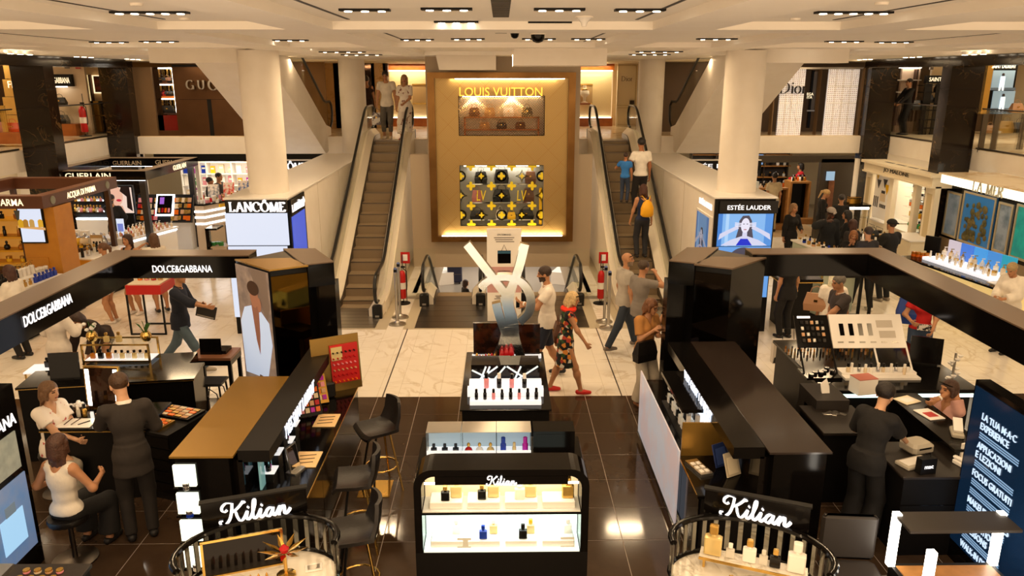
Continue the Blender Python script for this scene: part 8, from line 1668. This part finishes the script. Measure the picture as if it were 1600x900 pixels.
for k, (x, y, w_, h_) in enumerate(((0, .22, .56, .3), (-.05, -.12, .4, .26))):
    t = bar(x - w_ / 2, x + w_ / 2, y - h_ / 2, y + h_ / 2, .84, .87).build('palette_tray', M_gold if k else M_black, dr)
    for r in range(4):
        for q in range(5): MB().rbox(x - w_ * .45 + q * w_ * .18,x - w_ * .45 + q * w_ * .18 + w_ * .15,y - h_ * .42 + r * h_ * .22,y - h_ * .42 + r * h_ * .22 + h_ * .17,.87,.88,.003).build('pan',[P_skin,P_cream,P_org,P_gold][(r + q) % 4],t)
tt2 = empty('small_table',(-4.32,10.95,0),0,'small black table with brown top beside the photo pillar','table'); bar(-.32,.3,-.22,.25,.74,.78).build('top',mat('brown_top','#7a5038'),tt2); bar(-.32,.3,-.22,.25,.66,.74).build('apron',M_black,tt2)
for (x, y) in ((-.29, -.19), (.27, -.19), (-.29, .22), (.27, .22)): bar(x - .025, x + .025, y - .025, y + .025, 0, .66).build('leg', M_blackm, tt2)
lp = empty('laptop',(-4.34,10.95,.78),0,'open black laptop box on the small table','laptop'); bar(-.17,.2,-.05,.2,0,.05).build('base',M_black,lp); MB().cbox((0,.12,0),(.32,.25,.015),0,facing((-.02,-.06,.0),0,.05)).build('lid',M_black,lp)
sl = empty('bentwood_stool',(-4.2,10.42,0),0,'black bentwood stool in front of the small table','stool'); MB().rbox(-.19,.19,-.17,.17,.52,.56,.015).build('seat',M_l_black,sl)
for (x, y) in ((-.14, -.13), (.14, -.13), (-.14, .13), (.14, .13)): MB().rod((x, y, .52), (x * 1.25, y * 1.25, 0), .014, 7).build('leg', M_blackm, sl)
for y in (-.14, .14): MB().tube([(-.16, y, .1), (-.1, y, .4), (0, y, .48), (.1, y, .4), (.16, y, .1)], .008, 6).build('brace', M_blackm, sl)
cl = empty('corner_counter',(-3.55,5.3,0),0,'dark counter with powder testers at the bottom left corner','counter'); bar(-1.2,.1,-.4,.3,0,.84).build('body',M_blackm,cl); MB().rbox(-1.22,.12,-.42,.32,.84,.88,.006).build('worktop',mat('dark_worktop'),cl); bar(-1.0,-.5,-.2,.28,.88,.91).build('tray',M_steel,cl)
for k in range(8): product('compact',(-3.9 + (k % 4) * .09,5.4 + (k // 4) * .1,.88),.03,[P_skin,P_pink,P_cream][k % 3],P_gold,cname([P_skin,P_pink,P_cream][k % 3]) + ' powder tester on the bottom left corner counter','compact','powder testers')
# ================================================================ people
def HT(px, py, h, z0=0.0): p = F(px, py, h + z0); return (p.x, p.y, z0)
def wl(o, v): return Vector(o.location) + Matrix.Rotation(o.rotation_euler.z, 3, 'Z') @ Vector(v)
M_floral = mat('floral_dress', '#15151a', .8, noise=(16, .5, .56), col2='#7a3a2a'); N, L, b_ = nodes_of(M_floral)
tc_ = N.new('ShaderNodeTexCoord'); vo = N.new('ShaderNodeTexVoronoi'); vo.inputs['Scale'].default_value = 17; L.new(tc_.outputs['Object'], vo.inputs['Vector'])
rp = N.new('ShaderNodeValToRGB'); rp.color_ramp.interpolation = 'CONSTANT'; el_ = rp.color_ramp.elements; el_[0].color = (*lin('#141618'),1); el_[1].position = .45; el_[1].color = (*lin('#2c4a24'),1)
for p_, c_ in ((.62, '#a83a28'), (.74, '#d88a3a'), (.86, '#d8d0c0')): q = el_.new(p_); q.color = (*lin(c_), 1)
sp_ = N.new('ShaderNodeSeparateColor'); L.new(vo.outputs['Color'],sp_.inputs[0]); L.new(sp_.outputs[0],rp.inputs['Fac']); L.new(rp.outputs['Color'],b_.inputs['Base Color'])
def printed(name, base, spot, sc, pos): return mat(name, base, .8, noise=(sc, pos, pos + .04), col2=spot)
M_pfl = printed('white_floral', '#ece2d6', '#8a5a48', 9, .58); M_redfl = printed('red_floral', '#f0e8e0', '#b84a4a', 12, .6)
def sunglasses(o, d):
    HP = d['HP']; mb = MB(); mb.tube([HP(-.075, .02, .06), HP(-.06, .085, .085), HP(.06, .085, .085), HP(.075, .02, .06)], .007, 6); mb.build('sunglasses', M_black, o)
def glasses(o, d):
    HP = d['HP']
    for t in (-1,1): MB().tube([Vector(HP(.033 * t + .024 * math.cos(a),.098,.004 + .018 * math.sin(a))) for a in np.linspace(0,2 * PI,11)][:-1],.003,5,closed=True).build('glasses',M_black,o)
def capx(c, back=False):
    def f(o, d):
        HP,A = d['HP'],d['A']; d['garment']('cap',[('e',HP(0,-.015,.05),d['Rh'],A(.095,.112,.085)),('c',HP(-.03,-.11 if back else .1,.05),HP(.03,-.14 if back else .15,.04),.03 * d['s'],.025 * d['s'])],cloth(c),.02,[(HP(0,0,.035),(-d['Rh'][2]))],vx=.011)
    return f
def scarf(o,d): MB().tube([d['neck'] + (d['sx'] * .085 * math.cos(t) + d['fy'] * .085 * math.sin(t)) + d['uz'] * .02 for t in np.linspace(0,2 * PI,14)][:-1],.04,8,closed=True).build('scarf',cloth('#e0341c'),o)
def tie(o, d): MB().tube([d['neck'] + d['fy'] * .075, d['chest'] + d['fy'] * .135, d['waist'] + d['fy'] * .13], .014, 6, flat=.5).build('tie', M_blackm, o)
def watch(q):
    def f(o,d): w_,e_ = d['wr'][q],d['el'][q]; a = w_ + (e_ - w_) * .08; b = w_ + (e_ - w_) * .17; MB().tube([a,b],.034 * d['s'],10).build('watch',M_brass if q == 'r' else M_white_g,o)
    return f
def both(*fs):
    def f(o, d):
        for g in fs: g(o, d)
    return f
BK, TR = '#141212', 'trousers'
def P(lab, pos, face, ht, hair, top, bottom, **k):
    k.setdefault('lod', 2); k.setdefault('shoes', '#1c1a1a'); return person(lab, pos, face, ht, hair=hair, top=top, bottom=bottom, **k)
UP = ZU + .012
# upper floor and escalators
pm = P('man in a pale T-shirt and grey cropped trousers at the top of the left escalator',(*F(607,217,UP).xy,UP + .01),178,1.84,('short','#1c120c'),('#cfc6b8',.55,.1,.02),(TR,'#5c564e',1.75),head=(0,22),rh=(.27,.05,.82),lf=(-.09,.1,0),shoes='#d8c8b0')
pw = P('woman in white floral blouse and trousers at the top of the left escalator',(*F(635,219,UP).xy,UP + .01),165,1.72,('long','#8a6c44'),(M_pfl,.75,.16,.03),('wide',M_pfl,1.75),fem=True,head=(25,0),lh=(-.1,.28,1.02),rf=(.1,.1,0),shoes='#8a3a28')
handbag('carrier_bag',wl(pm,(.3,.06,.38)),.24,.34,.1,mat('patterned_bag','#e0dcd8',.6,noise=(10,.5,.55),col2='#6a6068'),'white patterned carrier bag held by the man at the top of the left escalator')
P('dark haired woman in an off shoulder dark dress behind the left rear column',(*DY(576.5,200,25.4).xy,UP),15,1.68,('bun','#1c100a'),('#2c1814',.5,.05,.012,'tank'),('skirt','#2c1814',.5,.2),fem=True)
P('dark dressed assistant at a console in the right upper boutique',(*DY(1414,190,23.4).xy,UP),95,1.62,('short','#1a100c'),(BK,1.95,.1,.018,'collar','#d8d0c8'),(TR,BK),extra=glasses,lh=(-.12,.35,1.0),rh=(.12,.35,1.0))
def esc_pos(px, py): p = FX(px, py, 3.16); return p
e1 = FX(1001,402,3.2); pwy = P('woman with long brown hair and a yellow backpack riding the right escalator',e1,6,1.66,('verylong','#3c2014'),('#1c2440',0,.0,.012,'tank'),(TR,'#26262a'),fem=True,lh=(-.28,.1,.85),lod=1)
e2 = FX(998,334,3.3); P('man in a white T-shirt and black belt riding the right escalator',e2,10,1.76,('thick','#17100c'),('#e0dad0',.6,.02,.02),(TR,'#201c1c'),sk='mid',lh=(-.3,.12,1.0))
e3 = FX(975,316,2.9); P('small child in a blue top riding the right escalator beside the man',e3,-20,1.15,('short','#2a1810'),('#2a6ab0',.6,.05,.02),(TR,'#2a3448'),sk='mid',lh=(-.2,.2,1.35))
yb = empty('backpack',wl(pwy,(.04,-.2,.98)),math.radians(6),'yellow drawstring backpack on the woman riding the right escalator','backpack'); MB().lathe([(.1,0),(.15,.04),(.15,.2),(.1,.32),(.03,.38)],14,M=Matrix.Diagonal((1,.6,1,1))).build('bag_body',mat('yellow_nylon','#e8a814',.5,bump=(12,.4)),yb)
for s_ in (-1, 1): MB().tube([(s_ * .03, .02, .37), (s_ * .1, .1, .46), (s_ * .12, .2, .42)], .008, 6).build('strap', M_l_yellow, yb)
# centre floor
P('bald man in a light grey polo and jeans walking by the right escalator',(*F(972,546).xy,0),-72,1.78,('bald','#6a5a4a'),('#a8a094',.6,.1,.022,'collar'),(TR,'#2c3440'),lod=1,lf=(-.1,.3,0),rf=(.1,-.34,.03),head=(-20,0),extra=sunglasses,shoes='#6a6058',beard=True)
P('man in a grey T-shirt touching his face by the right escalator',(*HT(1003,409,1.77)[:2],0),-62,1.77,('short','#3a2a1c'),('#7c746c',.6,.12,.022),(TR,'#2c3038'),lod=1,rh=(.05,.27,1.52),lf=(-.1,.12,0),head=(0,5),shoes='#b8b0a0')
pp_ = P('man in a white polo and navy shorts looking at his phone beside the chrome letters',(*F(854,588).xy,0),88,1.86,('short','#2a1a10'),('#e4dcd0',.6,.1,.022,'collar'),('shorts','#1e2434',.95),lod=1,lh=(-.1,.38,1.22),rh=(.1,.36,1.12),lf=(-.1,.2,0),rf=(.1,-.22,.02),beard=True,head=(0,8),shoes='#1c1c20',palm={'l': (.6,0,.8),'r': (-.6,0,.8)},extra=watch('l'))
o = MB().rbox(-.035,.035,-.005,.005,-.07,.07,.004).build('smartphone',M_white_g,None,wl(pp_,(-.07,.48,1.27)),.3); tag(o,'white smartphone in the hand of the man in the white polo','phone'); bar(-.03,.03,-.007,-.005,-.06,.06).build('screen',M_black,o)
pf = P('blonde woman in a dark floral dress with red scarf and red shoes walking right',(*F(882,614).xy,0),-88,1.64,('bob','#b09468'),(M_floral,.12,.1,.02,'crew'),('skirt',M_floral,.42,.21),fem=True,lod=0,lf=(-.1,-.24,.0),rf=(.1,.26,0),rh=(.24,.36,.86),lh=(-.2,-.12,.84),shoes='#c02018',extra=both(scarf,sunglasses),head=(0,12),lean=(4,0))
handbag('shoulder_bag', wl(pf, (-.2, -.1, .8)), .26, .3, .13, M_l_brown, 'brown shoulder bag carried by the woman in the floral dress', math.radians(-88))
pt = P('woman in tan blouse and wide grey trousers with a black bag, right kiosk',(*F(1004,632).xy,0),-150,1.68,('bob','#5e3a20'),('#a8743c',.8,.12,.028,'v'),('wide','#b8ac9a',1.92),fem=True,lod=0,rh=(.08,.26,1.32),lh=(-.06,.24,1.22),head=(15,18),extra=glasses,shoes='#8a5a38')
handbag('shoulder_bag', wl(pt, (.16, .18, .80)), .34, .3, .12, M_l_black, 'large black shoulder bag of the woman in the tan blouse', math.radians(-150), False)
P('woman in a black top with sunglasses in her long hair beside the right kiosk pillar',(*HT(1060,453,1.66)[:2],0),140,1.66,('long','#4a3424'),(BK,.5,.05,.014),('shorts','#242a38',.8),fem=True,lod=1,rh=(.15,.42,1.15),extra=sunglasses)
# lower floor
P('long haired woman in dark clothes down on the lower floor, left',(*DY(727,450,24.7).xy,ZL),-60,1.66,('long','#2a1410'),(BK,1.5,.05,.015),(TR,BK),fem=True)
P('dark haired person in a pale top down on the lower floor, right',(*DY(851,440,26).xy,ZL),100,1.72,('short','#1a1210'),('#c8bca8',.7,.05,.02),(TR,'#3a3430'))
# right aisle
P('assistant in black with long fair hair standing beside the blue portrait screen',HT(1240,319,1.7),-165,1.7,('verylong','#7a5c3c'),(BK,1.9,.1,.018),(TR,BK),fem=True,lod=1,lh=(-.12,.28,1.1))
P('blonde ponytailed assistant in black by the narrow lit poster',HT(1287,296,1.7),-100,1.7,('pony','#a08458'),(BK,1.9,.1,.015),(TR,BK),fem=True,head=(0,25),lh=(-.1,.3,1.05))
P('dark haired shopper in black facing the gold gift box', HT(1316, 305, 1.74), -20, 1.74, ('updo', '#17100c'), (BK, 1.9, .1, .02), (TR, BK), fem=True)
P('man in a grey cap and black jacket in the crowd at the pale green counter',HT(1297,325,1.84),-170,1.84,('short','#17100c'),('#17181a',1.95,.15,.035),(TR,BK),sk='dark',lod=1,extra=capx('#9a9088'),rh=(.2,.25,1.5),head=(0,12))
P('woman with long black hair holding a phone at the round cream counter',HT(1326,330,1.66),60,1.66,('long','#120c0a'),(BK,1.5,.05,.015),(TR,BK),fem=True,lh=(-.1,.3,1.2))
P('woman with auburn hair seen from behind at the pale green counter',HT(1334,344,1.62),15,1.62,('long','#3a2018'),('#2a2422',1.2,.05,.018),(TR,BK),fem=True)
P('red blonde woman in black resting her hands at her mouth in front of the crowd',HT(1334,360,1.55),155,1.55,('long','#7a4e2c'),(BK,1.9,.05,.018),(TR,BK),fem=True,lod=1,lh=(-.02,.2,1.45),rh=(.05,.2,1.42),head=(10,15))
pcap = P('man in a black cap and black T-shirt looking at his phone, seen from behind',(*F(1379,470).xy,0),22,1.8,('short','#2a1c14'),(BK,.65,.12,.035),(TR,'#1a1a1c'),lod=1,extra=capx('#181616',True),lh=(-.16,.34,1.22),rh=(.16,.3,1.08),shoes='#8a8074')
o = MB().rbox(-.035,.035,-.005,.005,-.07,.07,.004).build('smartphone',mat('lit_phone','#7ab0d8',.3,emit='#7ab8e8',es=.6),None,wl(pcap,(-.14,.46,1.3)),.3); tag(o,'glowing smartphone in the hand of the man in the black cap','phone'); bar(-.03,.03,-.007,-.005,-.06,.06).build('screen',M_wscreen,o)
P('fair haired woman in a loose white blouse reading her phone at the right edge',HT(1589,409,1.68),112,1.68,('short','#96805a'),('#e4dccf',1.8,.2,.045),(TR,'#2c3444'),fem=True,lod=1,lh=(-.08,.32,1.1),rh=(.08,.32,1.08),head=(0,28))
P('dark haired clerk in black inside the cream boutique', (10.98, 19.2, 0), 100, 1.8, ('short', '#17100c'), (BK, 1.9, .1, .018), (TR, BK), extra=glasses, head=(0, 20))
P('shopper in a beige blouse seen from behind inside the charcoal framed shop',(*DY(1209,300,24.1).xy,.0),5,1.85,('bun','#17100c'),('#cdbb98',.6,.2,.03),(TR,'#b8a888'),fem=True)
P('person in a red shirt at the shelves inside the charcoal framed shop',(*DY(1250,280,26.6).xy,.15),80,1.74,('long','#17100c'),('#a8101c',1.7,.1,.03),(TR,BK),fem=True,lh=(-.15,.5,1.15))
P('woman in a black T-shirt with a gold watch standing under the right black beam',(*F(1224,528).xy,0),20,1.7,('short','#8a7a68'),(BK,.6,.12,.025),(TR,BK),fem=True,lod=1,rh=(.26,.06,.78),extra=watch('r'))
pb = P('woman in white with a beige bag behind the man in the dark polo',(*HT(1306,424,1.66)[:2],0),-25,1.66,('bob','#e0d0b0'),('#e8e0d4',.6,.15,.028),(TR,'#cfc4b0'),fem=True,lod=1,rh=(.3,.15,.8))
handbag('shoulder_bag', wl(pb, (-.26, .0, .95)), .36, .3, .14, mat('beige_leather', '#b88c6a', .5), 'beige shoulder bag of the woman in white', math.radians(-25))
P('grey haired man in a dark grey polo reaching down with his phone',(*HT(1317,431,1.76)[:2],0),96,1.76,('short','#5c564e'),('#3c3432',.62,.12,.025,'collar','#c8c0b4'),(TR,'#1c1a1c'),lod=0,lh=(-.2,.52,.98),head=(0,10),extra=watch('l'),lf=(-.1,.15,0),rf=(.1,-.2,0))
P('person in black trousers and white trainers walking away under the right black beam',(*F(1343,482).xy,0),10,1.75,('short','#2a1c14'),('#242226',1.5,.1,.02),(TR,'#17171a'),lod=2,lf=(-.1,.2,0),rf=(.1,-.2,0),shoes='#d8d0c4')
pr_ = P('shopper in a red top and striped hem under the right black beam',(*F(1440,505,1.0).xy,0),160,1.72,('long','#3a2418'),('#b81c1c',.6,.0,.02),(TR,'#33425a'),fem=True,lod=1,rh=(.2,.3,1.12),lh=(-.12,.28,1.0))
handbag('backpack',wl(pr_,(.22,-.02,.98)),.3,.42,.16,mat('blue_nylon','#1c3c8a',.5),'blue bag hanging beside the shopper in the red top',math.radians(160)); o = bar(-.13,.13,-.01,.01,-.05,.05).build('striped_hem',printed('striped','#e8e0d8','#1c1a1c',20,.5),None,wl(pr_,(-.05,.16,.98)),math.radians(-20)); tag(o,'striped shirt hem below the red top','clothing')
poster = bar(-.26,.26,-.06,.06,0,.42).build('picture_bag',mat('bw_bag','#cfc6ba',.5),None,F(1228,566,.0)); tag(poster,'large carrier bag printed with a black and white couple','bag')
Mp = facing((0,-.062,.21)); portrait(poster,Mp,.5,.4,'','#2a2624','#b8aea2','#1c1a1a',0,-.1,.9,'a'); portrait(poster,Mp,.5,.4,'','#d8d0c4','#c8beb2','#6a645c',0,.11,.85,'b'); MB().tube([(-.1,0,.42),(-.08,0,.62),(.08,0,.62),(.1,0,.42)],.006,5).build('handle',M_blackm,poster)
# service desk
P('clerk in black with short dark hair and a tool belt leaning over the till desk',(*F(1338,838).xy,0),-52,1.72,('thick','#17100c'),(BK,.95,.12,.035),('wide',BK,1.95),fem=True,lod=0,lean=(14,0),rh=(.16,.58,.99),lh=(-.14,.42,1.18),head=(0,14),sk='light',shoes='#3a2a24',palm={'r': (0,0,-1)})
P('customer in a pink top with glasses on her head, hand raised to her face',(*HT(1488,592,1.36)[:2],.0),112,1.68,('bob','#3a261c'),('#c89a90',.5,.08,.025,'v'),(TR,'#4a443e'),fem=True,lod=0,pel=(0,0,.56),lf=(-.12,.42,.0),rf=(.12,.42,0),lh=(.0,.2,1.18),rh=(.05,.4,.92),sit=True,extra=both(sunglasses,watch('l')),head=(-8,0))
# left aisle
P('bearded clerk in black with his hands behind his back',HT(173,305,1.8),172,1.8,('short','#140e0a'),(BK,1.95,.1,.018),(TR,BK),beard=True,lh=(-.1,-.16,.95),rh=(.1,-.16,.95),lod=1)
P('young woman with a ponytail in profile behind the left black beam',HT(162,381,1.62),92,1.62,('pony','#543824'),('#3a3432',0,.0,.012,'tank'),('shorts','#d8d0c4',.55),fem=True,lod=1,shoes='#d8d0c8')
P('dark haired woman in a black strappy top facing the camera, left aisle',HT(199,367,1.68),165,1.68,('long','#2a1610'),(BK,0,.0,.012,'tank'),('shorts','#e0d8cc',.6),fem=True,lod=1,shoes='#d8d0c8')
P('woman with light brown hair raising a hand to her head, left aisle',HT(240,366,1.66),40,1.66,('long','#4e3624'),('#dcd4c8',.4,.05,.015),('shorts','#8a7a6a',.6),fem=True,lod=1,lh=(-.2,.2,1.5),shoes='#2a2a2c')
P('assistant in a white shirt and black tie at the left edge',HT(14,416,1.66),80,1.66,('bob','#3a2016'),('#e0d8cc',1.95,.1,.02,'collar'),(TR,BK),fem=True,lod=1,extra=tie,lh=(-.1,.3,1.0))
P('man in a navy shirt and jeans striding right with a folder',(*F(291,579).xy,0),-88,1.78,('short','#5a4a3a'),('#181c2a',1.35,.14,.025,'collar'),(TR,'#4a5a66'),lod=0,lf=(-.1,-.40,.06),rf=(.1,.36,.01),pel=(0,0,.9),rh=(.18,.5,1.16),lh=(-.1,.34,1.12),shoes='#a09484',lean=(3,0))
o = MB().rbox(-.16,.16,-.012,.012,-.12,.12,.005).build('folder',M_char,None,wl(bpy.data.objects['person.%03d' % (len([q for q in bpy.data.objects if q.name.startswith('person')]) - 1)],(-.06,.42,1.02)),.1); o.rotation_euler = (.2,.3,.1); tag(o,'dark folder under the arm of the striding man in the navy shirt','folder'); bar(-.14,.14,-.016,-.012,-.1,-.08).build('edge',M_steel,o)
P('woman in a white blouse with a grey bag below the lettered left beam',(*F(90,532,1.0).xy,0),-10,1.68,('bob','#4a3020'),('#dcd2c6',1.9,.15,.03),(TR,BK),fem=True,lod=1,rh=(.16,.3,1.2),lh=(-.2,.25,1.0))
P('woman with long brown hair bending over behind the gold etagere',(*F(150,500,1.1).xy,0),170,1.62,('verylong','#302018'),('#2a1c16',1.9,.1,.03),(TR,BK),fem=True,lod=1,lean=(48,0),pel=(0,-.1,.86),lh=(-.15,.5,.7),rh=(.15,.5,.7),head=(0,20))
# people seated and standing in the left kiosk, with their stools
def stool(p, h, lab):
    e = empty('round_stool',(p[0],p[1],0),0,lab,'stool'); MB().lathe([(.19,h - .06),(.2,h - .03),(.19,h)],20).build('seat',M_l_black,e); MB().lathe([(.025,.03),(.025,h - .06)],10).build('post',M_dsteel,e); MB().lathe([(.22,0),(.22,.015),(.05,.04)],20).build('base',M_dsteel,e)
ps = HT(70, 598, 1.40); stool(ps, .54, 'round black stool under the seated woman in the red floral blouse')
P('seated woman in a white blouse with red flowers, long fair hair, hands in her lap',(ps[0],ps[1],0),-110,1.7,('long','#5e442e'),(M_redfl,.62,.12,.026,'v'),(TR,'#9a9284',1.9),fem=True,lod=0,pel=(0,0,.62),lf=(-.12,.44,.0),rf=(.1,.42,0),lh=(-.05,.38,.80),rh=(.04,.4,.79),sit=True,sk='light',head=(8,6),kneepole={'l': (-.1,1,.4),'r': (.1,1,.4)})
ps = HT(86, 686, 1.36); stool(ps, .52, 'round black stool under the woman in the white sleeveless top')
P('woman in a white sleeveless top and black trousers seen from behind, long brown hair',(ps[0],ps[1],0),-12,1.7,('verylong','#3c2418'),('#d8cfc2',0,.02,.016,'tank'),('wide',BK,1.9),fem=True,lod=0,pel=(0,0,.6),lf=(-.14,.36,0),rf=(.14,.36,0),lh=(-.24,.22,.8),rh=(.2,.3,.86),sit=True)
P('man in a charcoal suit standing with his back to us at the make-up desk',(*F(224,838).xy,0),28,1.86,('short','#3a2616'),('#2a2420',1.95,.2,.014,'collar','#d8d4cc'),(TR,'#241f1c'),lod=0,lh=(-.2,.42,1.12),rh=(.16,.3,1.1),head=(18,14),sk='light')
P('assistant in dark clothes at the back of the left aisle, nearer one',(*DY(328,300,23.8).xy,0),-60,1.78,('short','#140e0a'),('#2a2824',1.2,.1,.02),(TR,BK),sk='mid'); P('assistant holding a dark tablet at the back of the left aisle',(*DY(343,300,24.3).xy,0),-100,1.86,('short','#140e0a'),('#2c2622',1.2,.1,.02),(TR,BK),lh=(-.1,.32,1.15),rh=(.1,.32,1.15))
